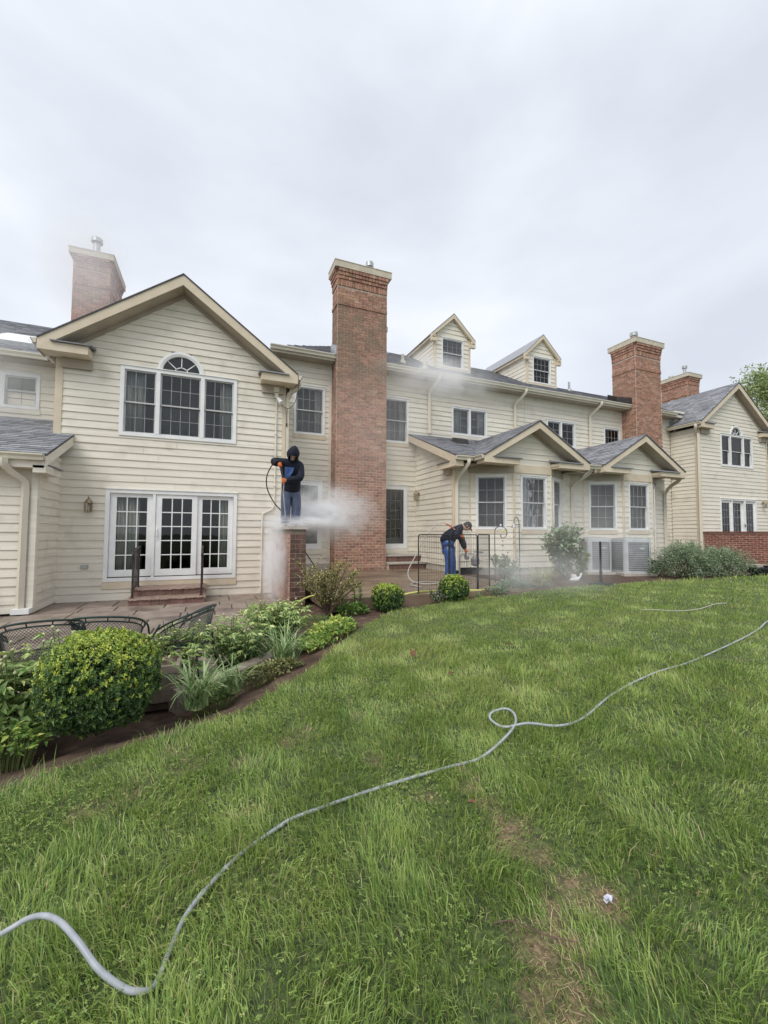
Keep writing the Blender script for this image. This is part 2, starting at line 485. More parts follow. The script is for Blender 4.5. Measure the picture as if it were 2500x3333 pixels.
def hung_window(parent, F, s0, s1, z0, z1, cols, rows, sill=True, gl='glass', cur=(), w=0.06, depth=0.9, silld=0.13, rm='room'):
    win = casing(parent, F, s0, s1, z0, z1, w)
    zm = (z0+z1)/2
    sash(win, F, s0+w, s1-w, zm-0.018, z1-w, cols, rows, d=-0.018, gl=gl, w=0.034)
    sash(win, F, s0+w, s1-w, z0+w, zm+0.018, cols, rows, d=-0.062, gl=gl, w=0.034)
    room(win, F, s0, s1, z0, z1, depth, rm)
    for c in cur: curtain(win, F, s0+w+(s1-s0-2*w)*c[0], s0+w+(s1-s0-2*w)*c[1], z0+w, z1-w)
    if sill: part(win, 'sill_board', 'tan', F, (s0-0.02, s1+0.02, 0, 0.034, z0-silld, z0-0.002))
    return win

def roof_tabs(F_eave, cols, rows, w, e, up, ux, keep, thick=0.012):
    """tabs on a slope: origin, along ux, up the slope; returns (centre frames)"""
    out = []
    for j in range(rows):
        off = (j % 2)*w*0.5 + rng.uniform(-0.05, 0.05)
        for i in range(-1, cols+1):
            a = i*w+off; b = j*e
            out.append((a, b))
    return [q for q in out if keep(q[0]+w/2, q[1]+e/2)]

def shingle_slope(parent, O, ux, up, length, run, keep=lambda a, b: True, w=0.31, e=0.145, name='shingles'):
    """O eave corner, ux unit along the eave, up unit up the slope; joined tabs"""
    O = Vector(O); ux = Vector(ux).normalized(); up_ = Vector(up).normalized(); n = ux.cross(up_).normalized()
    if n.z < 0: n = -n
    mb = MB()
    for j in range(int(run/e)+1):
        off = -w*rng.random()
        a = off
        while a < length:
            wd = w*rng.choice((0.62, 1.0, 1.0, 1.35))
            a0, a1 = max(a, 0), min(a+wd-0.008, length)
            b0, b1 = j*e, min((j+1)*e+0.02, run)
            if a1-a0 > 0.03 and b1 > b0 and keep((a0+a1)/2, (b0+b1)/2):
                t0 = 0.020+rng.uniform(0, 0.006); t1 = 0.006
                P = lambda x, y, t: O+ux*x+up_*y+n*t
                mb.hexa([P(a0,b0,0),P(a1,b0,0),P(a1,b1,0),P(a0,b1,0),P(a0,b0,t0),P(a1,b0,t0),P(a1,b1,t1),P(a0,b1,t1)])
            a += wd
    return mb.build(name, M['shingleA'], parent, kind='stuff', attr=True)

def slab(parent, name, mt, quad, thick):
    """quad of four points (top), thickened downwards"""
    mb = MB()
    q = [Vector(p) for p in quad]
    mb.hexa([p-Vector((0,0,thick)) for p in q]+q)
    return mb.build(name, M[mt] if isinstance(mt, str) else mt, parent)

def gutter(parent, a, b, out, h=0.12, w=0.12):
    """open K-style trough from a to b (back top edge), opening upward; out = unit outward"""
    a = Vector(a); b = Vector(b); o = Vector(out)
    prof = [(0,0),(0,-h),(w*0.62,-h),(w*0.72,-h*0.55),(w,-h*0.22),(w,0),(w-0.012,0),(w-0.012,-h*0.2),(w*0.72-0.012,-h*0.5),(w*0.58,-h+0.012),(0.01,-h+0.012),(0.01,0)]
    mb = MB(); n = len(prof); V = []
    for p in (a, b):
        for (d, z) in prof: V.append(p+o*d+Vector((0,0,z)))
    fs = [(i, (i+1) % n, n+(i+1) % n, n+i) for i in range(n)]
    fs += [(0,1,10,11),(1,2,9,10),(2,3,8,9),(3,4,7,8),(4,5,6,7)]
    fs += [tuple(n+i for i in f) for f in fs[-5:]]
    mb.add(V, fs)
    # end caps
    for p, s in ((a, 1), (b, -1)):
        mb.add([p+o*prof[i][0]+Vector((0,0,prof[i][1])) for i in range(6)], [(0,1,2,3,4,5)])
    return mb.build('gutter', M['gutter'], parent)

def downspout(parent, pts, w=0.085, mt='gutter'):
    mb = MB()
    P = catmull(pts, 5)
    mb.tube(P, w*0.62, n=4)
    return mb.build('downspout', M[mt], parent)

def gable_trim(parent, cx, yr, yw, za, slope, hw, fh=0.25, siding_drop=0.47, ret_in=0.93, ret_h=0.21, back=6.0, frieze=True, ret_frieze=True):
    """roof slabs, rake boards, soffits, frieze and the two eave returns of a front gable. za = roof top at the apex, yr rake plane, yw wall plane"""
    ze = za-slope*hw
    for s in (-1, 1):
        xe = cx+s*hw
        # roof deck
        mb = MB()
        q = [(cx, yr-0.02, za), (xe, yr-0.02, ze), (xe, back, ze), (cx, back, za)]
        mb.hexa([(x, y, z-0.035) for x, y, z in q]+q)
        rf = mb.build('roof', M['underlay'], parent)
        # rake board
        mb = MB()
        q = [(cx, yr, za-0.037), (xe, yr, ze-0.037)]
        V = [(cx,yr,za-0.037-fh),(xe,yr,ze-0.037-fh*0.9),(xe,yr+0.03,ze-0.037-fh*0.9),(cx,yr+0.03,za-0.037-fh),(cx,yr,za-0.037),(xe,yr,ze-0.037),(xe,yr+0.03,ze-0.037),(cx,yr+0.03,za-0.037)]
        mb.hexa(V); mb.build('rake_board', M['tan'], parent)
        # sloping soffit
        zs = za-0.02-fh; zse = ze-0.02-fh
        mb = MB()
        mb.hexa([(cx,yr+0.031,zs-0.02),(xe,yr+0.031,zse-0.02),(xe,yw,zse-0.02),(cx,yw,zs-0.02),(cx,yr+0.031,zs),(xe,yr+0.031,zse),(xe,yw,zse),(cx,yw,zs)])
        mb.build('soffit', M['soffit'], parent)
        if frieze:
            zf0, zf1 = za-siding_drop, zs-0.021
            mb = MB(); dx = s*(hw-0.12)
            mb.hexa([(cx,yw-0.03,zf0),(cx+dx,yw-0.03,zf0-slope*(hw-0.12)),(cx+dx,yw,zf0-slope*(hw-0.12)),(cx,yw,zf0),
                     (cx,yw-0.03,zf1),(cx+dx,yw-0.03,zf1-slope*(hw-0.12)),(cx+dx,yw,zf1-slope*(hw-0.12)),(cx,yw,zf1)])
            mb.build('frieze_board', M['soffit'], parent)  # frieze takes the shade-darkened soffit colour
        # eave return
        xi = cx+s*(hw-ret_in); x0, x1 = min(xe-s*0.005, xi), max(xe-s*0.005, xi)
        zb = ze-0.04-fh*0.9
        mb = MB(); mb.box(x0, x1, yr+0.001, yw-0.032, zb, zb+ret_h-0.02)
        rb = mb.build('eave_return', M['tan'], parent)
        xr0, xr1 = (x0+0.25*ret_in, x1+0.06) if s < 0 else (x0-0.06, x1-0.25*ret_in)
        mb = MB()
        mb.hexa([(xr0,yr-0.05,zb+ret_h-0.018),(xr1,yr-0.05,zb+ret_h-0.018),(xr1,yw-0.032,zb+ret_h+0.05),(xr0,yw-0.032,zb+ret_h+0.05),
                 (xr0,yr-0.05,zb+ret_h+0.012),(xr1,yr-0.05,zb+ret_h+0.012),(xr1,yw-0.032,zb+ret_h+0.11),(xr0,yw-0.032,zb+ret_h+0.11)])
        mb.build('return_shingles', M['shingle'], rb)
        if ret_frieze:
            xa = xi; xb = cx+s*(hw-0.30)
            mb = MB(); mb.box(min(xa,xb)+0.04, max(xa,xb)-0.001, yw-0.10, yw-0.032, zb-0.22, zb-0.002)
            mb.build('return_frieze', M['soffit'], parent)
    return ze

BRICK_MESH = {}
def brick_mesh(L, H, D, mt):
    k = (round(L,3), round(H,3), round(D,3), mt)
    if k not in BRICK_MESH:
        b = 0.006
        V = [(-L/2,0,-H/2),(L/2,0,-H/2),(L/2,0,H/2),(-L/2,0,H/2),(-L/2,-D+b,-H/2),(L/2,-D+b,-H/2),(L/2,-D+b,H/2),(-L/2,-D+b,H/2),
             (-L/2+b,-D,-H/2+b),(L/2-b,-D,-H/2+b),(L/2-b,-D,H/2-b),(-L/2+b,-D,H/2-b)]
        Fs = [(0,1,5,4),(1,2,6,5),(2,3,7,6),(3,0,4,7),(4,5,9,8),(5,6,10,9),(6,7,11,10),(7,4,8,11),(8,9,10,11)]
        me = bpy.data.meshes.new('brick'); me.from_pydata(V, [], Fs); me.materials.append(M[mt]); BRICK_MESH[k] = me
    return BRICK_MESH[k]

def brick_face(parent, F, s0, s1, z0, z1, L, H, proud, maxobj, mt, mtA, joint=0.014, soldier=None, count=[0]):
    """running bond on one face: bricks near the bottom are objects of their own, the rest one joined part"""
    joined = MB(); n = 0; row = 0; z = z0
    ang = math.atan2(F[2][0], -F[2][1]) if True else 0
    while z+H <= z1+1e-6:
        s = s0-(L/2 if row % 2 else 0)
        while s < s1-0.02:
            a, b = max(s, s0)+joint/2, min(s+L, s1)-joint/2
            if b-a > 0.03:
                pd = proud+rng.uniform(-0.003, 0.003)
                if n < maxobj:
                    full = abs((b-a)-(L-joint)) < 1e-3
                    me = brick_mesh(b-a if not full else L-joint, H-joint, proud+0.01, mt)
                    o = bpy.data.objects.new('brick', me)
                    p = fpt(F, (a+b)/2, -0.01+(pd-proud), z+H/2)
                    link(o, parent)
                    o.location = Vector(p)-ROOT[parent.name]
                    o.rotation_euler = (0, rng.uniform(-0.006, 0.006), math.atan2(F[1][1], F[1][0]) if True else 0)
                    n += 1
                else:
                    joined.fbox(F, a, b, -0.01, pd, z+joint/2+rng.uniform(-.001,.001), z+H-joint/2)
            s += L
        z += H; row += 1
    if joined.v: joined.build('brickwork', M[mtA], parent, kind='stuff', attr=True)
    return n

def chimney(parent, x0, x1, y0, y1, zb, zt, bands, nobj, H=0.0859, L=0.224, mt='brick', mtA='brickA', left=True, right=False, flues=(), capover=0.12):
    """bands: z of the string course, z of the soldier course bottom; cap at zt"""
    core = MB(); core.box(x0, x1, y0, y1, zb, zt-0.2)
    ch = core.build('chimney', M['mortar'], parent)
    zsold = bands[1]
    faces = [(FX(y0), x0, x1)]
    if left: faces.append((((x0, 0.0), (0.0, -1.0), (-1.0, 0.0)), -y1, -y0))
    if right: faces.append((((x1, 0.0), (0.0, 1.0), (1.0, 0.0)), y0, y1))
    for k, (F, a, b) in enumerate(faces):
        brick_face(ch, F, a, b, zb, zsold, L, H, 0.008, nobj if k == 0 else 0, mt, mtA)
        mb = MB()
        # string course of rowlock bricks
        s = a
        while s < b-0.03:
            mb.fbox(F, s+0.005, min(s+0.078, b)-0.005, -0.01, 0.032+rng.uniform(-.003,.003), bands[0], bands[0]+0.10); s += 0.078
        s = a
        while s < b-0.03:                        # soldier course
            mb.fbox(F, s+0.005, min(s+0.080, b)-0.005, -0.01, 0.03+rng.uniform(-.003,.003), zsold, zsold+0.20); s += 0.080
        zc = zsold+0.205
        nc = max(1, int(round((zt-0.205-zc)/0.095)))
        hc = (zt-0.205-zc)/nc
        for r_ in range(nc):
            s = a
            while s < b-0.03:
                mb.fbox(F, s+0.005, min(s+0.112, b)-0.005, -0.01, 0.055+0.026*r_+rng.uniform(-.002,.002), zc+hc*r_+0.004, zc+hc*(r_+1)-0.004); s += 0.112
        mb.build('corbel_bricks', M[mtA], ch, attr=True, kind='stuff')
    mb = MB(); mb.box(x0-capover, x1+capover, y0-capover, y1+capover, zt-0.2, zt)
    mb.box(x0-capover-0.012, x1+capover+0.012, y0-capover-0.012, y1+capover+0.012, zt+0.001, zt+0.02)
    mb.build('chimney_cap', M['cap'], ch)
    for (fx, fy, h, r_) in flues:
        mb = MB(); mb.lathe((fx, fy, zt+0.02), [(r_*0.62,0),(r_*0.62,h-0.16),(r_,h-0.16),(r_,h-0.02),(r_*0.9,h)], 16)
        mb.build('flue_pipe', M['metal'], ch, smooth=False)
    return ch

def arch_window(parent, F, cx, zb, r0, r1, fan=True):
    """half-round head: moulding from r1 (glass) to r0 (outer)"""
    n = 28
    mb = MB(); V = []; fs = []
    for i in range(n+1):
        a = math.pi*i/n; c, s_ = math.cos(a), math.sin(a)
        for (r_, d) in ((r1,-0.05),(r1,0.03),((r0+r1)/2,0.05),(r0,0.045),(r0,-0.02)):
            V.append(fpt(F, cx+r_*c, d, zb+r_*s_))
    for i in range(n):
        for j in range(4):
            fs.append((i*5+j, i*5+j+1, i*5+5+j+1, i*5+5+j))
    mb.add(V, fs)
    w = mb.build('arched_window', M['white'], parent)
    if fan:
        mb = MB()
        V = []; fs = []; rr = r1*0.34
        for i in range(n+1):
            a = math.pi*i/n; c, s_ = math.cos(a), math.sin(a)
            for (r_, d) in ((rr,-0.04),(rr,-0.015),(rr+0.02,-0.015),(rr+0.02,-0.04)): V.append(fpt(F, cx+r_*c, d, zb+r_*s_))
        for i in range(n):
            for j in range(4): fs.append((i*4+j, i*4+(j+1) % 4, i*4+4+(j+1) % 4, i*4+4+j))
        mb.add(V, fs)
        for a in (R(42), R(90), R(138)):
            c, s_ = math.cos(a), math.sin(a)
            p0 = fpt(F, cx+rr*c, -0.026, zb+rr*s_); p1 = fpt(F, cx+(r1+0.01)*c, -0.026, zb+(r1+0.01)*s_)
            mb.bar(p0, p1, 0.02, 0.022, upv=(0,1,0))
        mb.build('fan_bars', M['white'], w)
    cuts = [0, 42, 90, 138, 180] if fan else [0, 180]
    for a0, a1 in zip(cuts[:-1], cuts[1:]):
        m = MB(); k = 8; rr = r1*0.34 if fan else 0.001
        ring = [fpt(F, cx+(r1+0.01)*math.cos(R(a0+(a1-a0)*i/k)), 0, zb+(r1+0.01)*math.sin(R(a0+(a1-a0)*i/k))) for i in range(k+1)]
        inner = [fpt(F, cx+rr*math.cos(R(a0+(a1-a0)*i/k)), 0, zb+rr*math.sin(R(a0+(a1-a0)*i/k))) for i in range(k, -1, -1)]
        out = ring+inner; nn = len(out); nv = Vector((F[2][0], F[2][1], 0))
        V = [Vector(p)-nv*0.030 for p in out]+[Vector(p)-nv*0.026 for p in out]
        m.add(V, [tuple(range(nn)), tuple(nn+i for i in reversed(range(nn)))]+[(i, (i+1) % nn, nn+(i+1) % nn, nn+i) for i in range(nn)])
        m.build('pane', M['glass'], w)
    if fan:
        m = MB(); k = 10; rr = r1*0.34+0.005
        out = [fpt(F, cx+rr*math.cos(math.pi*i/k), 0, zb+rr*math.sin(math.pi*i/k)) for i in range(k+1)]
        nn = len(out); nv = Vector((F[2][0], F[2][1], 0))
        V = [Vector(p)-nv*0.030 for p in out]+[Vector(p)-nv*0.026 for p in out]
        m.add(V, [tuple(range(nn)), tuple(nn+i for i in reversed(range(nn)))]+[(i, (i+1) % nn, nn+(i+1) % nn, nn+i) for i in range(nn)])
        m.build('pane', M['glass'], w)
    room(w, F, cx-r1-0.02, cx+r1+0.02, zb, zb+r1+0.05, 0.5)
    return w

def palladian(parent, F, s0, s1, z0, z1, m1, m2, rows, cols, arch, gl='glass', cur=True):
    """triple window under one half-round head"""
    w = 0.085
    win = casing(parent, F, s0, s1, z0, z1, w, out=0.045)
    part(win, 'mullion', 'white', F, (m1-0.045, m1+0.045, -0.06, 0.05, z0+w, z1-w))
    part(win, 'mullion', 'white', F, (m2-0.045, m2+0.045, -0.06, 0.05, z0+w, z1-w))
    for i, (a, b, c) in enumerate(((s0+w, m1-0.045, cols[0]), (m1+0.045, m2-0.045, cols[1]), (m2+0.045, s1-w, cols[0]))):
        zm = (z0+z1)/2-0.02
        sash(win, F, a, b, zm-0.018, z1-w, c, rows, d=-0.018, gl=gl, w=0.034)
        sash(win, F, a, b, z0+w, zm+0.018, c, rows, d=-0.060, gl=gl, w=0.034)
    room(win, F, s0+0.02, s1-0.02, z0, z1, 0.9)
    if cur:
        curtain(win, F, s0+w, s0+w+0.44, z0+w, z1-w, d=-0.14)
        curtain(win, F, s1-w-0.32, s1-w, z0+w, z1-w, d=-0.14)
    arch_window(parent, F, (m1+m2)/2, z1-0.02, arch[0], arch[1])
    return win

def lantern(loc, out, label):
    """carriage lamp on a wall bracket; out = unit vector away from the wall"""
    t = thing('wall_lantern', loc, label, 'wall lamp')
    x, y, z = loc; o = Vector(out)
    c = Vector((x, y, z))+o*0.13
    mb = MB(); mb.tube([Vector((x,y,z+0.02)), Vector((x,y,z+0.02))+o*0.02], 0.055, 12)
    mb.tube(catmull([Vector((x,y,z+0.02)), Vector((x,y,z+0.1))+o*0.05, Vector((c.x,c.y,z+0.13)), Vector((c.x,c.y,z+0.09))], 5), 0.011, 6)
    mb.build('bracket', M['brass'], t)
    mb = MB(); mb.lathe((c.x,c.y,z), [(0.085,0.0),(0.075,0.03),(0.045,0.075),(0.018,0.10),(0.02,0.115),(0.006,0.16)], 8); mb.build('hood', M['brass'], t)
    mb = MB()
    for k in range(6):
        a = math.pi/3*k
        mb.bar((c.x+0.072*math.cos(a),c.y+0.072*math.sin(a),z-0.2),(c.x+0.078*math.cos(a),c.y+0.078*math.sin(a),z+0.0),0.010)
    mb.lathe((c.x,c.y,z-0.215), [(0.03,0),(0.078,0.012),(0.078,0.022)], 6)
    mb.build('cage', M['brass'], t)
    mb = MB()
    for k in range(6):
        a = math.pi/3*k; b = math.pi/3*(k+1)
        q = [(c.x+0.07*math.cos(g), c.y+0.07*math.sin(g), zz) for g, zz in ((a,z-0.19),(b,z-0.19),(b,z-0.002),(a,z-0.002))]
        mb.add(q, [(0,1,2,3)])
    mb.build('lamp_glass', M['lampglass'], t)
    mb = MB(); mb.lathe((c.x,c.y,z-0.19), [(0.012,0),(0.012,0.1),(0.004,0.14)], 8); mb.build('candle', M['white'], t)
    return t
M['brass'] = mat('aged_brass', (0.26,0.20,0.13), (0.36,0.29,0.19), scale=12, rough=0.45, metal=0.5)
M['lampglass'] = glassmat('lamp_glass', (0.75,0.72,0.66), 0.15)

# ================================================================== left gabled townhouse
GA = thing('townhouse', (-0.82, 12.5, -1.62), 'cream sided townhouse with broad front gable, arched triple window and white French doors', 'house', 'row of attached townhouses')
F = FX(11.45)
def rngA(z):
    k = (5.90-z)/0.735
    return (max(-3.25, -0.83-k), min(1.655, -0.83+k))
archA = lambda z: (-0.83-math.sqrt(max(0, 0.50**2-(z-3.93)**2)), -0.83+math.sqrt(max(0, 0.50**2-(z-3.93)**2))) if 3.95 < z < 4.42 else None
siding(GA, F, -1.62, 5.9, rngA, [(-2.13,0.49,2.26,3.95), (-2.34,0.55,-1.35,0.97), archA])
part(GA, 'corner_board', 'tan', F, (-3.39,-3.25,-0.05,0.034,-1.62,3.97))
part(GA, 'corner_board', 'tan', F, (1.655,1.75,-0.05,0.034,-1.62,3.97))
mb = MB(); mb.box(-3.385,-3.30,11.50,17,-1.6,4.2); mb.box(1.66,1.745,11.50,17,-1.6,4.2); mb.box(-3.29,1.65,16.9,17,-1.6,4.2)
mb.box(-3.29,1.65,12.45,12.55,-1.6,5.2); mb.build('wall_core', M['siding'], GA)
palladian(GA, F, -2.13, 0.49, 2.26, 3.95, -1.33, -0.33, 2, (3, 4), (0.53, 0.42))
gable_trim(GA, -0.81, 11.00, 11.45, 6.26, 0.737, 2.81, siding_drop=0.40, back=17.0)
# French doors
dr = casing(GA, F, -2.34, 0.55, -1.19, 0.97, 0.085, name='french_door', out=0.05)
part(dr, 'door_sill', 'tan', F, (-2.36,0.57,0,0.04,-1.36,-1.192))
part(dr, 'mullion', 'white', F, (-1.365,-1.305,-0.06,0.045,-1.105,0.885))
part(dr, 'threshold', 'black', F, (-2.25,0.46,-0.055,0.03,-1.105,-1.09))
def leaf(s0, s1, d):
    z0, z1 = -1.085, 0.883
    a, b, c, e = s0+0.13, s1-0.12, -0.925, 0.79
    m = MB()
    m.fbox(F,s0,a,d-0.022,d+0.022,z0,z1); m.fbox(F,b,s1,d-0.022,d+0.022,z0,z1); m.fbox(F,a,b,d-0.022,d+0.022,z0,c); m.fbox(F,a,b,d-0.022,d+0.022,e,z1)
    m.build('door_leaf', M['white'], dr)
    lites(dr, F, a, b, c, e, 3, 5, d=d, w=0.024)
leaf(-2.25, -1.37, -0.035); leaf(-1.30, -0.385, -0.002); leaf(-0.40, 0.46, -0.045)
room(dr, F, -2.3, 0.5, -1.15, 0.93, 1.0)
curtain(dr, F, -2.24, -1.66, -1.1, 0.88, d=-0.13); curtain(dr, F, 0.12, 0.45, -1.1, 0.88, d=-0.13)
mb = MB(); mb.fbox(F,-1.285,-1.245,0.021,0.034,-0.22,0.08); mb.tube([fpt(F,-1.265,0.034,0.03),fpt(F,-1.265,0.075,0.02),fpt(F,-1.265,0.075,-0.12),fpt(F,-1.265,0.034,-0.15)],0.011,6)
mb.build('door_handle', M['white'], dr)
gutter(GA, (2.005,11.01,4.15), (2.005,12.9,4.15), (1,0,0))
gutter(GA, (-3.625,11.01,4.15), (-3.625,12.2,4.15), (-1,0,0))
downspout(GA, [(2.07,11.16,4.05),(2.07,11.18,3.95),(2.01,11.26,3.85),(1.88,11.36,3.78),(1.81,11.40,3.68),(1.80,11.41,3.4),(1.80,11.41,1.0),(1.80,11.41,-1.18)])
mb = MB(); mb.tube(catmull([(1.50,11.40,3.66),(1.495,11.40,2.0),(1.485,11.40,0.85),(1.46,11.40,0.64),(1.36,11.40,0.54),(1.24,11.40,0.48),(1.19,11.40,0.36),(1.185,11.40,-0.5),(1.18,11.40,-1.58)],6),0.021,8)
for z in (2.6, 1.2): mb.box(1.465,1.525,11.37,11.425,z,z+0.02)
mb.build('conduit_pipe', M['siding'], GA)
# ================================================================== left wing
WG = thing('townhouse', (-6.2, 12.0, -1.62), 'low townhouse wing at the left edge with shingled lean-to roof and misty brick chimney', 'house', 'row of attached townhouses')
F = FX(10.18)
siding(WG, F, -1.60, 1.28, lambda z: (-8.6, -3.32))
F2 = ((-3.24, 0.0), (0.0, 1.0), (1.0, 0.0))
siding(WG, F2, -1.60, 1.62, lambda z: (10.27, 11.42 if z < 1.25 else 11.42), [])
part(WG, 'corner_board', 'siding', F, (-3.32,-3.215,-0.05,0.036,-1.60,1.28))
part(WG, 'corner_board', 'siding', F2, (10.18-0.001,10.27,-0.05,0.036,-1.60,1.60))
part(WG, 'base_board', 'siding', F2, (11.42,11.45,-0.02,0.03,-1.60,1.6))
T = 0.45
def zr(y): return 1.46+T*(y-9.83)
slab(WG, 'roof', 'underlay', [(-8.8,9.83,zr(9.83)),(-3.0,9.83,zr(9.83)),(-3.0,11.435,zr(11.435)),(-8.8,11.435,zr(11.435))], 0.04)
slab(WG, 'roof', 'underlay', [(-8.8,11.437,zr(11.437)),(-3.4,11.437,zr(11.437)),(-3.4,12.7,zr(12.7)),(-8.8,12.7,zr(12.7))], 0.04)
# single shingles on the lean-to roof
upv = Vector((0,1,T)).normalized(); nrm = Vector((1,0,0)).cross(upv)
sm = {}
def tab_mesh(w):
    k = round(w, 2)
    if k not in sm:
        e = 0.165; V = [(0,0,0),(w,0,0),(w,e,0),(0,e,0),(0,0,0.022),(w,0,0.022),(w,e,0.006),(0,e,0.006)]
        me = bpy.data.meshes.new('shingle'); me.from_pydata(V, [], [(0,3,2,1),(4,5,6,7),(0,1,5,4),(1,2,6,5),(2,3,7,6),(3,0,4,7)]); me.materials.append(M['shingle']); sm[k] = me
    return sm[k]
far = MB(); cnt = 0
for j in range(22):
    x = -3.0
    b = j*0.145; yy = 9.83+b*upv.y; zz = zr(9.83)+b*upv.z
    if yy > 12.55: break
    if yy > 11.30: x = -3.40
    first = True
    while x > -8.7:
        w = rng.choice((0.20, 0.31, 0.31, 0.40)) if not first else rng.choice((0.12, 0.22, 0.31)); first = False
        x0 = x-w+0.006
        p = Vector((x0, yy, zz))+nrm*0.001
        if x0 > -6.0 and cnt < 300:
            o = bpy.data.objects.new('shingle', tab_mesh(w-0.006)); link(o, WG)
            o.location = p-ROOT[WG.name]; o.rotation_euler = (math.atan(T), 0, rng.uniform(-0.004, 0.004)); cnt += 1
        else:
            t0 = 0.022
            q = lambda a, c, t: p+Vector((a,0,0))+upv*c+nrm*t
            far.hexa([q(0,0,0),q(w-.006,0,0),q(w-.006,.165,0),q(0,.165,0),q(0,0,t0),q(w-.006,0,t0),q(w-.006,.165,.006),q(0,.165,.006)])
        x -= w
far.build('far_shingles', M['shingleA'], WG, kind='stuff', attr=True)
# rake board along the right edge, soffit, gutter
mb = MB()
mb.hexa([(-3.03,9.83,zr(9.83)-0.24),(-3.0,9.83,zr(9.83)-0.24),(-3.0,11.42,zr(11.42)-0.24),(-3.03,11.42,zr(11.42)-0.24),(-3.03,9.83,zr(9.83)-0.042),(-3.0,9.83,zr(9.83)-0.042),(-3.0,11.42,zr(11.42)-0.042),(-3.03,11.42,zr(11.42)-0.042)])
mb.build('rake_board', M['siding'], WG)
mb = MB(); mb.box(-3.21,-3.002,9.835,10.66,1.10,1.24); mb.build('eave_return', M['siding'], WG)
mb = MB(); mb.hexa([(-3.20,10.2,1.26),(-2.96,10.2,1.241),(-2.96,10.70,1.241),(-3.20,10.70,1.26),(-3.20,10.2,1.33),(-2.96,10.2,1.268),(-2.96,10.70,1.268),(-3.20,10.70,1.33)]); mb.build('return_shingles', M['shingle'], WG)
mb = MB(); mb.box(-8.6,-3.22,9.86,10.15,1.19,1.215); mb.build('soffit', M['siding'], WG)
mb = MB(); mb.box(-8.6,-3.035,9.835,9.86,1.19,1.40); mb.build('fascia', M['siding'], WG)
gutter(WG, (-8.6,9.832,1.45), (-3.03,9.832,1.45), (0,-1,0))
downspout(WG, [(-3.62,9.76,1.34),(-3.62,9.77,1.22),(-3.56,9.90,1.10),(-3.44,10.05,0.98),(-3.40,10.10,0.86),(-3.40,10.10,0.4),(-3.40,10.10,-0.6),(-3.40,10.10,-1.50)], w=0.11)
mb = MB(); mb.box(-3.50,-3.22,9.98,10.14,-1.60,-1.50); mb.build('splash_block', M['white'], WG)
F = FX(12.70)
siding(WG, F, 2.70, 4.16, lambda z: (-8.6, -3.40), [(-6.2,-4.06,2.96,3.83)])
win = casing(WG, F, -5.52, -4.06, 2.96, 3.83, 0.07)
part(win, 'mullion', 'white', F, (-4.85,-4.75,-0.05,0.04,3.03,3.76))
for a, b in ((-5.45,-4.85),(-4.75,-4.13)):
    sash(win, F, a, b, 3.38, 3.76, 2, 1, d=-0.018); sash(win, F, a, b, 3.03, 3.41, 2, 2, d=-0.06)
room(win, F, -5.5, -4.1, 2.97, 3.82, 0.8)
part(win, 'sill_board', 'siding', F, (-5.54,-4.04,0,0.035,2.84,2.958))
slab(WG, 'roof', 'underlay', [(-8.6,12.30,4.22),(-3.55,12.30,4.22),(-3.55,16.5,6.6),(-8.6,16.5,6.6)], 0.04)
shingle_slope(WG, (-8.6,12.30,4.222), (1,0,0), (0,4.2,2.38), 5.05, 4.8, name='roof_shingles')
mb = MB(); mb.box(-8.6,-3.62,12.33,12.69,4.08,4.10); mb.build('soffit', M['soffit'], WG)
gutter(WG, (-8.6,12.30,4.22), (-3.8,12.30,4.22), (0,-1,0))
# skylight
mb = MB()
so = Vector((-5.35,13.05,4.22+0.75*2.38/4.2)); su = Vector((0,4.2,2.38)).normalized(); sn = Vector((1,0,0)).cross(su)
def sq(a, b, t): return so+Vector((a,0,0))+su*b+sn*t
mb.hexa([sq(0,0,0.0),sq(1.0,0,0.0),sq(1.0,1.1,0.0),sq(0,1.1,0.0),sq(0.03,0.03,0.09),sq(0.97,0.03,0.09),sq(0.97,1.07,0.09),sq(0.03,1.07,0.09)])
sk = mb.build('skylight', M['metal'], WG)
mb = MB(); mb.hexa([sq(0.07,0.07,0.091),sq(0.93,0.07,0.091),sq(0.93,1.03,0.091),sq(0.07,1.03,0.091),sq(0.2,0.2,0.14),sq(0.8,0.2,0.14),sq(0.8,0.9,0.14),sq(0.2,0.9,0.14)]); mb.build('skylight_dome', M['white'], sk)
mb = MB(); mb.box(-8.6,-3.42,12.75,12.85,-1.6,4.1); mb.box(-8.6,-3.5,16.2,16.4,-1.6,6.3); mb.build('wall_core', M['siding'], WG)
mb = MB(); mb.box(-8.55,-3.28,10.22,10.32,-1.6,1.2); mb.box(-3.36,-3.28,10.33,11.44,-1.6,1.55); mb.build('wall_core', M['siding'], WG)
chimney(WG, -4.82, -3.69, 17.5, 19.4, 5.5, 10.0, (8.75, 9.35), 0, H=0.1, L=0.26, left=False, right=True, flues=((-4.30,18.2,0.95,0.19),(-4.0,18.3,0.3,0.16)))
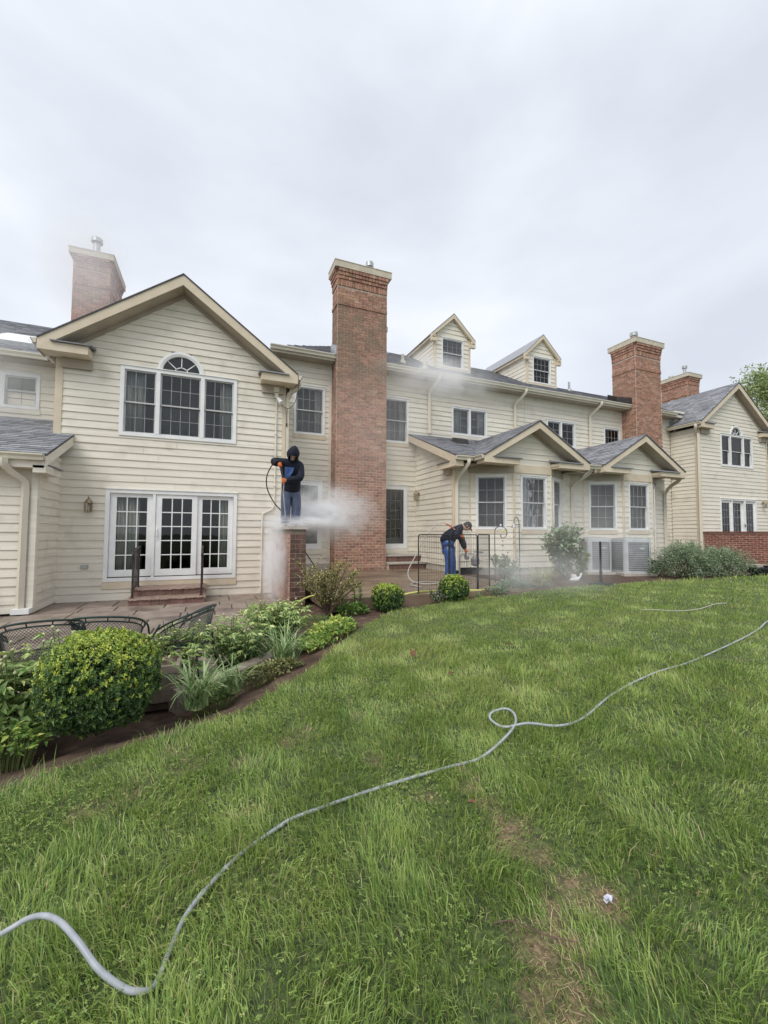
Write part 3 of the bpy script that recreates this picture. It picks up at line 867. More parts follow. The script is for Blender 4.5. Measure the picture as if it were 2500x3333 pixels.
# ================================================================== the two middle townhouses (main wall, chimneys, dormers, sunrooms)
HB = thing('townhouse', (6.5, 13.5, -1.2), 'cream sided townhouse behind the tall brick chimney, with dormer and near sunroom', 'house', 'row of attached townhouses')
HC = thing('townhouse', (15.5, 13.5, -1.2), 'cream sided townhouse with far sunroom, second dormer and farther brick chimney', 'house', 'row of attached townhouses')
F = FX(13.04)
siding(HB, F, -1.01, 5.42, lambda z: (1.78, 11.30),
       [(2.25,3.24,3.06,4.62), (5.23,6.22,3.06,4.62), (7.97,9.51,3.56,4.60), (2.22,3.18,-0.72,1.60), (5.22,6.18,-0.72,1.60),
        (6.51,11.31,-1.02,3.13), (3.47,5.13,-1.02,5.43)])
siding(HC, F, -1.01, 5.42, lambda z: (11.31, 19.93), [(12.42,13.95,3.54,4.60), (15.61,16.60,3.06,4.60), (11.30,15.70,-1.02,3.13), (16.74,18.33,-1.02,5.43)])
part(HB, 'corner_board', 'siding', F, (3.36,3.465,-0.02,0.032,-1.01,5.42))
part(HC, 'corner_board', 'siding', F, (16.64,16.735,-0.02,0.032,3.2,5.42))
mb = MB(); mb.box(1.78,6.5,12.99,13.06,-1.25,-1.012); mb.build('foundation', M['concrete'], HB)
mb = MB(); mb.box(1.76,20.0,14.1,14.2,-1.2,5.9); mb.build('wall_core', M['siding'], HB)
hung_window(HB, F, 2.25, 3.24, 3.06, 4.62, 4, 2, cur=((0.0,0.12),(0.72,1.0)))
hung_window(HB, F, 5.23, 6.22, 3.06, 4.62, 4, 2, cur=((0.0,0.1),(0.74,1.0)))
def twin(parent, s0, s1, z0, z1, gl='glass'):
    win = casing(parent, F, s0, s1, z0, z1, 0.055)
    m = (s0+s1)/2
    part(win, 'mullion', 'white', F, (m-0.035,m+0.035,-0.05,0.045,z0+0.055,z1-0.055))
    sash(win, F, s0+0.055, m-0.035, z0+0.055, z1-0.055, 2, 3, gl=gl, w=0.04); sash(win, F, m+0.035, s1-0.055, z0+0.055, z1-0.055, 2, 3, gl=gl, w=0.04)
    room(win, F, s0, s1, z0, z1, 0.8)
    curtain(win, F, s0+0.06, s0+0.42, z0+0.05, z1-0.05, d=-0.12); curtain(win, F, s1-0.34, s1-0.06, z0+0.05, z1-0.05, d=-0.12)  # pale curtains added to grey the panes in place of mist
    part(win, 'sill_board', 'siding', F, (s0-0.02,s1+0.02,0,0.034,z0-0.12,z0-0.002))
twin(HB, 7.97, 9.51, 3.56, 4.60)
twin(HC, 12.42, 13.95, 3.54, 4.60)
hung_window(HC, F, 15.61, 16.60, 3.06, 4.60, 4, 2, sill=False)
# storm doors either side of the chimney
def storm(parent, s0, s1, z0, z1, hand):
    d = casing(parent, F, s0, s1, z0, z1, 0.05, name='storm_door', out=0.04)
    m = MB(); w = 0.09
    a, b = s0+0.05, s1-0.05
    m.fbox(F,a,a+w,-0.01,0.03,z0+0.05,z1-0.05); m.fbox(F,b-w,b,-0.01,0.03,z0+0.05,z1-0.05); m.fbox(F,a+w,b-w,-0.01,0.03,z0+0.05,z0+0.17); m.fbox(F,a+w,b-w,-0.01,0.03,z1-0.15,z1-0.05)
    m.build('door_leaf', M['white'], d)
    m = MB(); m.fbox(F,a+w-0.01,b-w+0.01,0.006,0.010,z0+0.16,z1-0.14); m.build('pane', M['glass'], d)
    inner = MB()
    for q in ((a,a+0.16,-0.12,-0.08,z0+0.05,z1-0.05),(b-0.16,b,-0.12,-0.08,z0+0.05,z1-0.05),(a+0.16,b-0.16,-0.12,-0.08,z0+0.05,z0+0.36),(a+0.16,b-0.16,-0.12,-0.08,z1-0.2,z1-0.05)): inner.fbox(F,*q)
    inner.build('inner_door', M['doorgrey'], d)
    lites(d, F, a+0.16, b-0.16, z0+0.36, z1-0.2, 3, 5, d=-0.10, bars='doorgrey')
    room(d, F, s0, s1, z0, z1, 0.8)
    part(d, 'door_sill', 'siding', F, (s0-0.02,s1+0.02,0,0.035,z0-0.17,z0-0.002))
    m = MB(); x = a+0.045 if hand < 0 else b-0.045
    m.tube([fpt(F,x,0.03,0.42),fpt(F,x,0.07,0.42),fpt(F,x+0.11,0.075,0.41)],0.009,6); m.build('door_handle', M['metal'], d)
M['doorgrey'] = mat('shaded_door_paint', (0.36,0.37,0.37), (0.42,0.43,0.43), scale=4, rough=0.6)
storm(HB, 2.22, 3.18, -0.55, 1.60, 1)
storm(HB, 5.22, 6.18, -0.57, 1.60, -1)
# brick stoop under the right-hand storm door
st = thing('brick_stoop', (5.9, 12.8, -1.2), 'low brick and stone doorstep between tall chimney and sunroom wall', 'step')
mb = MB(); mb.box(5.16,6.48,12.55,12.98,-0.80,-0.74); mb.build('tread', M['concrete'], st)
mb = MB(); mb.box(5.16,6.48,12.20,12.97,-1.03,-0.98); mb.build('tread', M['concrete'], st)
for z0, z1, y0 in ((-0.975,-0.805,12.60),(-1.20,-1.035,12.25)):
    core = MB(); core.box(5.18,6.46,y0+0.006,12.96,z0,z1); core = core.build('riser', M['mortar'], st)
    x = 5.18
    while x < 6.44:
        m = MB(); m.box(x+0.005,min(x+0.2,6.46)-0.005,y0-0.004,y0+0.05,z0+0.006,z1-0.006); m.build('brick', M['stepbrick'], core); x += 0.2
chimney(HB, 3.46, 5.14, 12.43, 13.03, -1.2, 8.52, (7.16, 7.79), 300, mt='brick_soot', mtA='brickA_soot', flues=((4.62,12.7,0.42,0.13),))
chimney(HC, 16.73, 18.34, 12.31, 13.45, -1.1, 8.45, (7.10, 7.72), 300, H=0.0859, flues=((17.2,12.7,0.48,0.16),))
# chimney flashing
mb = MB(); mb.hexa([(3.38,12.46,5.55),(3.455,12.46,5.55),(3.455,12.9,5.78),(3.38,12.9,5.78),(3.38,12.46,5.85),(3.455,12.46,5.85),(3.455,12.9,6.02),(3.38,12.9,6.02)]); mb.build('flashing', M['metal'], HB)
mb = MB(); mb.hexa([(16.10,12.75,5.62),(16.715,12.50,5.60),(16.715,13.1,5.9),(16.10,13.2,5.95),(16.10,12.75,5.9),(16.715,12.50,5.88),(16.715,13.1,6.1),(16.10,13.2,6.15)]); mb.build('flashing', M['bronze'], HC)
# main roof
TM = 0.577
def zm(y): return 5.56+TM*(y-12.6)
def hipleft(a, b): return True
Ls = math.sqrt(1+TM*TM)
slab(HB, 'roof', 'underlay', [(1.45,12.58,zm(12.58)),(11.2,12.58,zm(12.58)),(11.2,16.5,zm(16.5)),(5.35,16.5,zm(16.5))], 0.04)
shingle_slope(HB, (1.45,12.58,zm(12.58)+0.002), (1,0,0), (0,1,TM), 9.75, 3.92*Ls, keep=lambda a, b: a > b/Ls+0.05, name='roof_shingles')
slab(HC, 'roof', 'underlay', [(11.201,12.58,zm(12.58)),(20.3,12.58,zm(12.58)),(20.3,14.45,zm(14.45)),(11.201,14.45,zm(14.45))], 0.04)
slab(HC, 'roof', 'underlay', [(11.201,14.452,zm(14.452)),(14.2,14.452,zm(14.452)),(14.2,16.5,zm(16.5)),(11.201,16.5,zm(16.5))], 0.04)
shingle_slope(HC, (11.2,12.58,zm(12.58)+0.002), (1,0,0), (0,1,TM), 9.1, 3.92*Ls, keep=lambda a, b: (a < 3.0 or b < 1.87*Ls), name='roof_shingles')
for U, a, b in ((HB, 1.45, 11.2), (HC, 11.201, 20.2)):
    mb = MB(); mb.box(a,b,12.62,13.03,5.40,5.42); mb.build('soffit', M['soffit'], U)
    mb = MB(); mb.box(a,b,12.595,12.618,5.39,5.53); mb.build('fascia', M['gutter'], U)
gutter(HB, (1.45,12.592,5.57), (3.45,12.592,5.57), (0,-1,0)); gutter(HB, (5.16,12.592,5.57), (11.2,12.592,5.57), (0,-1,0))
gutter(HC, (11.205,12.592,5.57), (16.70,12.592,5.57), (0,-1,0)); gutter(HC, (18.36,12.592,5.57), (19.75,12.592,5.57), (0,-1,0))
for U, x in ((HB,7.03),(HB,10.80),(HC,14.76)):
    zb = 3.43 if x < 8 else 3.35
    downspout(U, [(x+0.17,12.53,5.50),(x+0.17,12.54,5.38),(x+0.12,12.72,5.22),(x+0.03,12.90,5.05),(x,12.97,4.92),(x,12.97,4.6),(x,12.97,4.0),(x,12.96,zb+0.06)], w=0.11)
# dormers
def dormer(U, x0, x1, yf, zb, ze, za):
    cx = (x0+x1)/2
    Fd = FX(yf)
    hw = (x1-x0)/2
    def rg(z):
        k = hw-0.09 if z < ze-0.02 else max(0, (za-0.16-z)/((za-ze)/(hw+0.12)))
        k = min(k, hw-0.09)
        return (cx-k, cx+k)
    siding(U, Fd, zb, za-0.2, rg, [(cx-0.50,cx+0.50,zb+0.20,zb+1.36)])
    w = hung_window(U, Fd, cx-0.50, cx+0.50, zb+0.20, zb+1.36, 4, 2, w=0.045, depth=0.7, silld=0.10)
    part(U, 'corner_board', 'tan', Fd, (x0,x0+0.09,-0.05,0.034,zb-0.05,ze)); part(U, 'corner_board', 'tan', Fd, (x1-0.09,x1,-0.05,0.034,zb-0.05,ze))
    for s, x in ((-1,x0),(1,x1)):
        Fs = ((x,0.0),(0.0,1.0),(float(s),0.0))
        siding(U, Fs, zb, ze-0.05, lambda z: (yf+0.03, max(yf+0.05, 12.6+(z-5.56)/TM+0.05)), [], lip=0.02)
        xe = x+s*0.13
        mb = MB()                               # eave fascia along the side
        zf = ze-0.02
        mb.box(min(x,xe), max(x,xe), yf-0.14, 12.6+(ze-5.56)/TM, zf-0.14, zf); mb.build('fascia', M['tan'], U)
        xa, zt = cx, za
        slope = (za-ze)/(hw+0.13)
        mb = MB(); yb = 12.6+(za-5.56)/TM
        xo = cx+s*(hw+0.17); zo = za-slope*(hw+0.17)
        q = [(cx,yf-0.16,za),(xo,yf-0.16,zo),(xo,yb,zo),(cx,yb,za)]
        mb.hexa([(a,b,c-0.03) for a,b,c in q]+q); mb.build('dormer_roof', M['shingle'], U)
        mb = MB()
        mb.hexa([(cx,yf-0.15,za-0.20),(xo,yf-0.15,zo-0.17),(xo,yf-0.035,zo-0.17),(cx,yf-0.035,za-0.20),(cx,yf-0.15,za-0.032),(xo,yf-0.15,zo-0.032),(xo,yf-0.035,zo-0.032),(cx,yf-0.035,za-0.032)])
        mb.build('rake_board', M['tan'], U)
        mb = MB(); mb.box(min(x-s*0.06,xo), max(x-s*0.06,xo), yf-0.152, yf-0.034, zo-0.30, zo-0.172); mb.build('eave_return', M['tan'], U)
dormer(HB, 7.80, 9.46, 14.05, 6.30, 7.75, 8.66)
dormer(HC, 12.32, 13.98, 14.05, 6.30, 7.75, 8.66)
# roof pipes
def pipe(U, x, y, r_, h, cap=False, mt='gutter'):
    z = zm(y)
    mb = MB()
    prof = [(r_*2.2,-0.05),(r_*2.0,0.05),(r_*1.15,0.09),(r_,0.10),(r_,h)]
    if cap: prof += [(r_*1.7,h),(r_*1.8,h+0.16),(r_*1.5,h+0.18)]
    mb.lathe((x,y,z), prof, 12); mb.build('vent_pipe', M[mt], U)
pipe(HB, 6.35, 15.7, 0.10, 0.95, True, 'metal'); pipe(HB, 6.35, 13.8, 0.055, 0.32); pipe(HB, 6.95, 13.2, 0.055, 0.30); pipe(HC, 14.9, 14.2, 0.05, 0.4, False, 'metal')
# ---------------------------------------------------------------- sunrooms
TS = 0.403
def zs(y): return 2.17+TS*(y-9.94)
C30, S30 = math.cos(R(30)), math.sin(R(30))
def sunroom(U, dx, side):
    P1 = (7.04+dx, 10.51); P2 = (8.14+dx, 9.875); P3 = (9.53+dx, 9.875); P4 = (10.63+dx, 10.51)
    zb, ztop = -1.03, 2.02
    Ff = FX(10.51)
    xl = 6.51+dx
    if side:
        Fs = ((6.51,0.0),(0.0,1.0),(-1.0,0.0))
        siding(U, Fs, zb+0.03, 3.2, lambda z: (10.60 if z < 1.98 else max(10.60, 9.94+(z+0.24-2.17)/TS), 13.01))
        part(U, 'corner_board', 'tan', Fs, (10.51,10.60,-0.03,0.036,-1.03,2.0))
        mb = MB(); mb.box(6.512,6.60,10.56,13.0,-1.2,-1.0); mb.box(6.54,6.60,10.56,13.03,-1.0,2.2); mb.build('foundation', M['concrete'], U)
        part(U, 'corner_board', 'siding', FX(13.04), (6.46,6.508,0.0,0.036,-1.01,3.05))
    siding(U, Ff, zb, ztop, lambda z: (xl+0.06, P1[0]))
    siding(U, Ff, zb, ztop, lambda z: (P4[0], P4[0]+0.9 if side else P4[0]+0.53))
    part(U, 'corner_board', 'tan', Ff, (xl-0.02,xl+0.06,-0.02,0.036,zb,ztop))
    Lw = math.hypot(P2[0]-P1[0], P2[1]-P1[1])
    uA = ((P2[0]-P1[0])/Lw, (P2[1]-P1[1])/Lw); FA = (P1, uA, (uA[1], -uA[0]))
    uC = ((P4[0]-P3[0])/Lw, (P4[1]-P3[1])/Lw); FC = (P3, uC, (uC[1], -uC[0]))
    FB = FX(9.875)
    zw0, zw1 = 0.09, 1.69
    zfr = 1.76
    siding(U, FA, zb, zfr, lambda z: (0.03, Lw-0.03), [(0.185,1.06,zw0,zw1)])
    siding(U, FB, zb, zfr, lambda z: (P2[0]+0.035, P3[0]-0.03), [(8.39+dx,9.36+dx,zw0,zw1)])
    siding(U, FC, zb, zfr, lambda z: (0.03, Lw-0.03), [(0.22,1.10,zw0,zw1)])
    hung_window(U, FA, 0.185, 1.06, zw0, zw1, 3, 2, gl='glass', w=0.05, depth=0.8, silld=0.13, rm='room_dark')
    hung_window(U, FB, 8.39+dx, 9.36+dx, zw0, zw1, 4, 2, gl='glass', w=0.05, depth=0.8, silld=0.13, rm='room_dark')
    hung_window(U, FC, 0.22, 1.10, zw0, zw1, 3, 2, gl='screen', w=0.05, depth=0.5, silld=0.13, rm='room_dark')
    part(U, 'corner_board', 'tan', FA, (-0.04,0.03,-0.02,0.034,zb,zfr))
    part(U, 'corner_board', 'tan', FA, (Lw-0.03,Lw+0.018,-0.02,0.040,zb,zfr)); part(U, 'corner_board', 'tan', FB, (P2[0]-0.012,P2[0]+0.035,-0.02,0.036,zb,zfr))
    part(U, 'corner_board', 'siding', FB, (P3[0]-0.03,P3[0]+0.012,-0.02,0.036,zb,zfr)); part(U, 'corner_board', 'siding', FC, (-0.018,0.03,-0.02,0.040,zb,zfr))
    # frieze over the bay, flat soffit under the gable
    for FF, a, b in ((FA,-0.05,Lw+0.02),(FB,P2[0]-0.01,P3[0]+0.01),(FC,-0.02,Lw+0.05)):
        part(U, 'frieze_board', 'tan' if FF is FB else 'soffit', FF, (a,b,-0.02,0.05,zfr+0.002,2.0))  # angled friezes use the shade-darkened soffit colour, the front one tan
    cx = 8.80+dx
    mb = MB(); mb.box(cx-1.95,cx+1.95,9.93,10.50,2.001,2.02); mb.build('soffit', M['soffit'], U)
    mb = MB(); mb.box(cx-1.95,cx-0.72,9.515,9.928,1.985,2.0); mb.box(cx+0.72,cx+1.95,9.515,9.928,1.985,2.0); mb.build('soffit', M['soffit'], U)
    # gable face
    siding(U, FB, 2.003, 3.0, lambda z: (cx-min(1.72, (3.02-z)/0.58), cx+min(1.72, (3.02-z)/0.58)))
    gable_trim(U, cx, 9.48, 9.875, 3.295, 0.58, 1.96, fh=0.20, siding_drop=0.33, ret_in=1.22, ret_h=0.17, back=12.87, ret_frieze=False)
    for s in (-1, 1):
        sl = math.sqrt(1+0.58**2)
        def keep(a, b, s=s): return True
        run = 1.96*sl
        O = (cx+s*1.96, 9.46, 3.295-0.58*1.96+0.002)
        shingle_slope(U, O, (0,1,0), (-s,0,0.58), 3.4, run, keep=lambda a, b: a < 0.50+ (b/sl*0.58)/TS + 0.12, name='roof_shingles')
    # bay skirt down to the bed
    mb = MB()
    mb.box(P2[0]+0.02,P3[0]-0.02,9.90,10.5,-1.35,zb-0.001); mb.box(P1[0]+0.3,P2[0]+0.019,10.22,10.5,-1.35,zb-0.001); mb.box(P3[0]-0.019,P4[0]-0.3,10.22,10.5,-1.35,zb-0.001)
    mb.build('foundation', M['concrete'], U)
sunroom(HB, 0.0, True)
sunroom(HC, 4.52, False)
for U, a, b in ((HB,6.21,11.10),(HC,11.101,15.95)):
    slab(U, 'roof', 'underlay', [(a,9.94,zs(9.94)),(b,9.94,zs(9.94)),(b,13.02,zs(13.02)),(a,13.02,zs(13.02))], 0.04)
    shingle_slope(U, (a,9.94,zs(9.94)+0.002), (1,0,0), (0,1,TS), b-a, 3.08*math.sqrt(1+TS*TS), name='roof_shingles',
                  keep=lambda p, q, a=a: (3.295-0.58*abs(a+p-(8.80 if a < 10 else 13.30))) < zs(9.94)+q*0.374+0.10)
# side rake of the near sunroom
mb = MB()
def rk(x, y, d): return (x, y, zs(y)+d)
mb.hexa([rk(6.20,9.94,-0.26),rk(6.23,9.94,-0.26),rk(6.23,13.0,-0.26),rk(6.20,13.0,-0.26),rk(6.20,9.94,-0.042),rk(6.23,9.94,-0.042),rk(6.23,13.0,-0.042),rk(6.20,13.0,-0.042)])
mb.build('rake_board', M['tan'], HB)
mb = MB(); mb.hexa([rk(6.231,9.96,-0.24),rk(6.47,9.96,-0.24),rk(6.47,13.0,-0.24),rk(6.231,13.0,-0.24),rk(6.231,9.96,-0.22),rk(6.47,9.96,-0.22),rk(6.47,13.0,-0.22),rk(6.231,13.0,-0.22)]); mb.build('soffit', M['soffit'], HB)
mb = MB(); mb.box(6.205,6.47,9.95,10.95,1.86,2.02); mb.build('eave_return', M['tan'], HB)
mb = MB(); mb.hexa([(6.16,10.25,2.022),(6.47,10.25,2.022),(6.47,10.99,2.022),(6.16,10.99,2.022),(6.16,10.25,2.045),(6.47,10.25,2.10),(6.47,10.99,2.10),(6.16,10.99,2.045)]); mb.build('return_shingles', M['shingle'], HB)
mb = MB(); mb.box(6.36,6.478,10.55,10.87,1.70,1.858); mb.build('return_frieze', M['soffit'], HB)
mb = MB(); mb.box(6.24,7.0,9.97,10.49,1.93,1.95); mb.build('soffit', M['soffit'], HB)
mb = MB(); mb.box(10.55,11.9,9.97,10.49,1.93,1.95); mb.build('soffit', M['soffit'], HC)
gutter(HB, (6.20,9.935,2.14), (6.72,9.935,2.14), (0,-1,0)); gutter(HB, (6.835,9.49,2.14), (6.835,9.95,2.14), (-1,0,0))
gutter(HC, (10.83,9.70,2.14), (11.38,9.70,2.14), (0,-1,0), w=0.14); gutter(HC, (15.37,9.62,2.14), (15.37,9.95,2.14), (1,0,0))
downspout(HB, [(6.60,9.86,2.05),(6.60,9.88,1.95),(6.58,10.05,1.80),(6.57,10.30,1.62),(6.57,10.43,1.45),(6.57,10.45,1.1),(6.57,10.45,0),(6.57,10.45,-1.10)], w=0.10)
downspout(HC, [(11.10,9.72,2.03),(11.10,9.85,1.90),(11.06,10.15,1.72),(11.04,10.40,1.55),(11.04,10.45,1.3),(11.04,10.45,0),(11.04,10.45,-1.2)], w=0.11)
downspout(HC, [(15.44,9.72,2.03),(15.46,9.85,1.88),(15.56,10.2,1.72),(15.62,10.42,1.5),(15.62,10.45,1.2),(15.62,10.45,0),(15.62,10.45,-1.1)], w=0.11)
bv = MB(); q = Vector((7.45,12.05,zs(12.05)+0.02)); bv.hexa([q+Vector(p) for p in ((0,-.2,-.1),(.5,-.2,-.1),(.5,.2,.05),(0,.2,.05),(.06,-.16,.10),(.44,-.16,.10),(.44,.16,.2),(.06,.16,.2))]); bv.build('roof_vent', M['bronze'], HB)
# ================================================================== right townhouse
HD = thing('townhouse', (22.6, 12.6, -1.1), 'cream sided townhouse at the far right with grey gable roof and arched window', 'house', 'row of attached townhouses')
F = FX(11.82)
def rngD(z):
    k = (6.66-z)/0.735
    return (max(20.06, 22.6-k), min(25.14, 22.6+k))
archD = lambda z: (22.77-math.sqrt(max(0, 0.46**2-(z-4.6)**2)), 22.77+math.sqrt(max(0, 0.46**2-(z-4.6)**2))) if 4.63 < z < 5.04 else None
siding(HD, F, -1.15, 6.66, rngD, [(21.53,24.02,3.11,4.63), (21.37,24.15,-0.55,1.61), archD])
Fs = ((19.95,0.0),(0.0,1.0),(-1.0,0.0))
siding(HD, Fs, -1.15, 4.75, lambda z: (11.93, 13.01))
part(HD, 'corner_board', 'tan', F, (19.93,20.06,-0.05,0.036,-1.15,4.72)); part(HD, 'corner_board', 'tan', Fs, (11.82,11.93,-0.05,0.036,-1.15,4.72)); part(HD, 'corner_board', 'tan', F, (25.14,25.25,-0.05,0.036,-1.15,4.72))
palladian(HD, F, 21.53, 24.02, 3.11, 4.63, 22.27, 23.27, 1, (1, 1), (0.48, 0.38), gl='screen', cur=False)
gable_trim(HD, 22.6, 11.52, 11.82, 7.08, 0.737, 2.87, back=18.0)
sl = math.sqrt(1+0.737**2)
shingle_slope(HD, (22.6-2.87,11.50,7.08-0.737*2.87+0.002), (0,1,0), (1,0,0.737), 6.4, 2.87*sl, name='roof_shingles')
dr = casing(HD, F, 21.37, 24.15, -0.55, 1.61, 0.07, name='french_door', out=0.05)
part(dr, 'mullion', 'white', F, (22.22,22.28,-0.06,0.045,-0.48,1.54)); part(dr, 'mullion', 'white', F, (23.18,23.28,-0.06,0.05,-0.48,1.54))
for a, b, g, d in ((21.44,22.22,'screen',-0.03),(22.28,23.18,'glass',-0.08),(23.28,24.08,'glass',-0.03)):
    m = MB()
    for q in ((a,a+0.1,d-0.02,d+0.02,-0.48,1.54),(b-0.1,b,d-0.02,d+0.02,-0.48,1.54),(a+0.1,b-0.1,d-0.02,d+0.02,-0.48,-0.25),(a+0.1,b-0.1,d-0.02,d+0.02,1.43,1.54)): m.fbox(F,*q)
    m.build('door_leaf', M['white'], dr); lites(dr, F, a+0.1, b-0.1, -0.25, 1.43, 3, 5, gl=g, d=d, bars='grid', w=0.016)
room(dr, F, 21.4, 24.1, -0.5, 1.58, 1.0)
curtain(dr, F, 22.35, 23.1, -0.45, 1.5, d=-0.25)
mb = MB()
for x in (22.30, 23.14): mb.tube([fpt(F,x,0.02,0.42),fpt(F,x,0.08,0.42),fpt(F,x,0.08,0.30)],0.016,6)
mb.build('door_handle', M['bronze'], dr)
mb = MB(); mb.box(20.02,20.1,11.86,18,-1.1,4.6); mb.box(25.05,25.2,11.86,18,-1.1,4.6); mb.box(20.1,25.05,12.85,12.95,-1.1,5.8); mb.build('wall_core', M['siding'], HD)
gutter(HD, (19.725,11.53,4.93), (19.725,13.05,4.93), (-1,0,0))
downspout(HD, [(19.66,11.72,4.85),(19.66,11.72,4.72),(19.76,11.78,4.58),(19.90,11.80,4.46),(19.90,11.77,4.3),(19.90,11.77,3),(19.90,11.77,0),(19.90,11.77,-1.1)], w=0.11)
chimney(HD, 24.6, 25.6, 15.0, 16.5, 5.0, 9.05, (7.8, 8.42), 0, H=0.09, L=0.24, flues=((24.85,15.3,0.55,0.13),(24.9,16.1,0.22,0.14)))
mb = MB(); zz = 7.08-0.737*(22.6-21.3)
mb.lathe((21.3,14.6,zz), [(0.16,-0.15),(0.14,0.08),(0.06,0.14),(0.06,0.5)], 10); mb.tube([(21.12,14.6,zz+0.5),(21.3,14.6,zz+0.56),(21.48,14.6,zz+0.5)],0.06,8); mb.build('vent_pipe', M['white'], HD)
lantern((-2.64, 11.42, 0.62), (0,-1,0), 'brass carriage lantern on siding left of the white French doors')
lantern((6.485, 12.72, 1.28), (-1,0,0), 'small brass lantern on the sunroom side wall near the storm door')
lantern((24.68, 11.79, 1.48), (0,-1,0), 'small brass lantern beside the far right French doors')
# outlet box
ob = thing('outlet_box', (-2.70, 11.42, -0.83), 'grey outdoor outlet cover low on the siding left of the French doors', 'outlet')
mb = MB(); mb.box(-2.77,-2.63,11.385,11.43,-0.87,-0.79); mb.build('box', M['doorgrey'], ob)
mb = MB(); mb.box(-2.765,-2.702,11.375,11.384,-0.865,-0.795); mb.box(-2.698,-2.635,11.375,11.384,-0.865,-0.795); mb.build('cover', M['doorgrey'], ob)
# floodlight with dangling wire
fl = thing('floodlight', (1.49, 11.40, 3.80), 'white security floodlight with dangling wire under the gable eave corner', 'floodlight')
mb = MB(); mb.box(1.42,1.56,11.33,11.41,3.74,3.88); mb.box(1.44,1.54,11.30,11.40,3.58,3.70); mb.build('housing', M['gutter'], fl)
mb = MB(); mb.tube([(1.50,11.33,3.60),(1.56,11.26,3.50),(1.60,11.20,3.42)],[0.03,0.05,0.065],10); mb.build('lamp_head', M['white'], fl)
mb = MB(); mb.tube(catmull([(1.52,11.30,3.62),(1.60,11.24,3.40),(1.78,11.25,3.30),(1.95,11.22,3.45),(2.03,11.15,3.80),(2.05,11.14,4.1)],6),0.008,5); mb.tube(catmull([(1.78,11.36,3.32),(1.77,11.36,3.1),(1.78,11.36,2.92)],4),0.007,5); mb.box(1.755,1.79,11.35,11.37,2.84,2.93); mb.build('wire', M['bronze'], fl)

mb = MB(); mb.tube([(14.16,9.84,1.55),(14.16,9.84,-1.2)],0.02,8); mb.build('conduit_pipe', M['siding'], HC)
# ================================================================== ground
EX = np.array([-150, -8, -3, -1.6, -1.15, -0.95, -0.64, -0.27, 0.22, 0.62, 1.11, 1.61, 2.17, 2.95, 4.1, 5.52, 7.25, 8.62, 10.19, 13.53, 16, 30, 150], float)
EY = np.array([1.6, 1.8, 2.2, 2.62, 2.92, 3.06, 3.24, 3.36, 3.58, 3.97, 4.56, 5.28, 6.03, 6.76, 6.93, 6.85, 6.99, 6.95, 7.06, 7.02, 6.9, 6.8, 6.8], float)
def ss(a, b, x):
    t = np.clip((np.asarray(x, float)-a)/(b-a), 0, 1); return t*t*(3-2*t)
def edge_d(x, y):
    g = (np.interp(np.asarray(x)+0.05, EX, EY)-np.interp(np.asarray(x)-0.05, EX, EY))/0.1
    return (np.asarray(y)-np.interp(x, EX, EY))/np.sqrt(1+g*g)
def wav(x, y, s, k=0.0):
    x = np.asarray(x)*s; y = np.asarray(y)*s
    return (np.sin(1.7*x+0.9*y+1.3+k)+np.sin(-1.1*x+2.1*y+0.4+2*k)+np.sin(2.9*x-0.7*y+2.2-k)+np.sin(0.6*x+3.3*y+5.1+k*3)*0.7+np.sin(4.1*x+3.7*y+k)*0.5)/4.2
def zlawn(x, y):
    return -1.45+0.27*ss(0.5, 8.0, x)
def zg(x, y):
    x = np.asarray(x, float); y = np.asarray(y, float)
    d = edge_d(x, y)
    zl = zlawn(x, y)+0.012*wav(x, y, 1.3)*ss(0, 0.5, -d+0.2)
    k = ss(1.35, 2.15, x)
    tgt = -1.70*(1-k)+(zl-0.05)*k
    return zl+(tgt-zl)*ss(0.0, 0.95, d)*(1-k*0.5) - 0.03*ss(0, 0.1, d) + 0.02*wav(x, y, 4.5, 2)*ss(0.02, 0.3, d)*(1-ss(1.0, 1.4, d)*(1-k))
BARE = np.array([(1.41,2.22,0.04),(1.38,1.9,0.07),(1.36,1.52,0.06),(1.40,1.36,0.07),(1.26,1.30,0.06),(1.40,2.08,0.055),(1.36,1.72,0.10),(1.30,1.62,0.07),(1.43,1.24,0.085),(1.13,1.20,0.10),(1.03,1.03,0.11),(1.10,2.10,0.05),(0.98,2.55,0.06),(-0.55,2.63,0.10),(-0.35,2.75,0.10),(-0.12,2.9,0.09),(0.22,2.78,0.08),(0.62,3.05,0.09),(1.08,3.12,0.06),(0.2,2.3,0.07),(-0.2,3.15,0.08),(0.5,2.95,0.07)])
def bare(x, y):
    x = np.asarray(x, float); y = np.asarray(y, float)
    b = np.zeros_like(x)
    wx = x+0.05*wav(x, y, 9, 1); wy = y+0.05*wav(x, y, 9, 4)
    for bx, by, br in BARE:
        amp = (0.95 if br > 0.08 else 0.72) if bx > 0.9 and by < 2.4 else 0.42
        b = np.maximum(b, amp*(1-ss(br*0.3, br*1.8, np.hypot(wx-bx, wy-by))))
    return np.clip(b*(0.80+0.55*wav(x, y, 17, 2)+0.35*wav(x, y, 41, 5)), 0, 1)

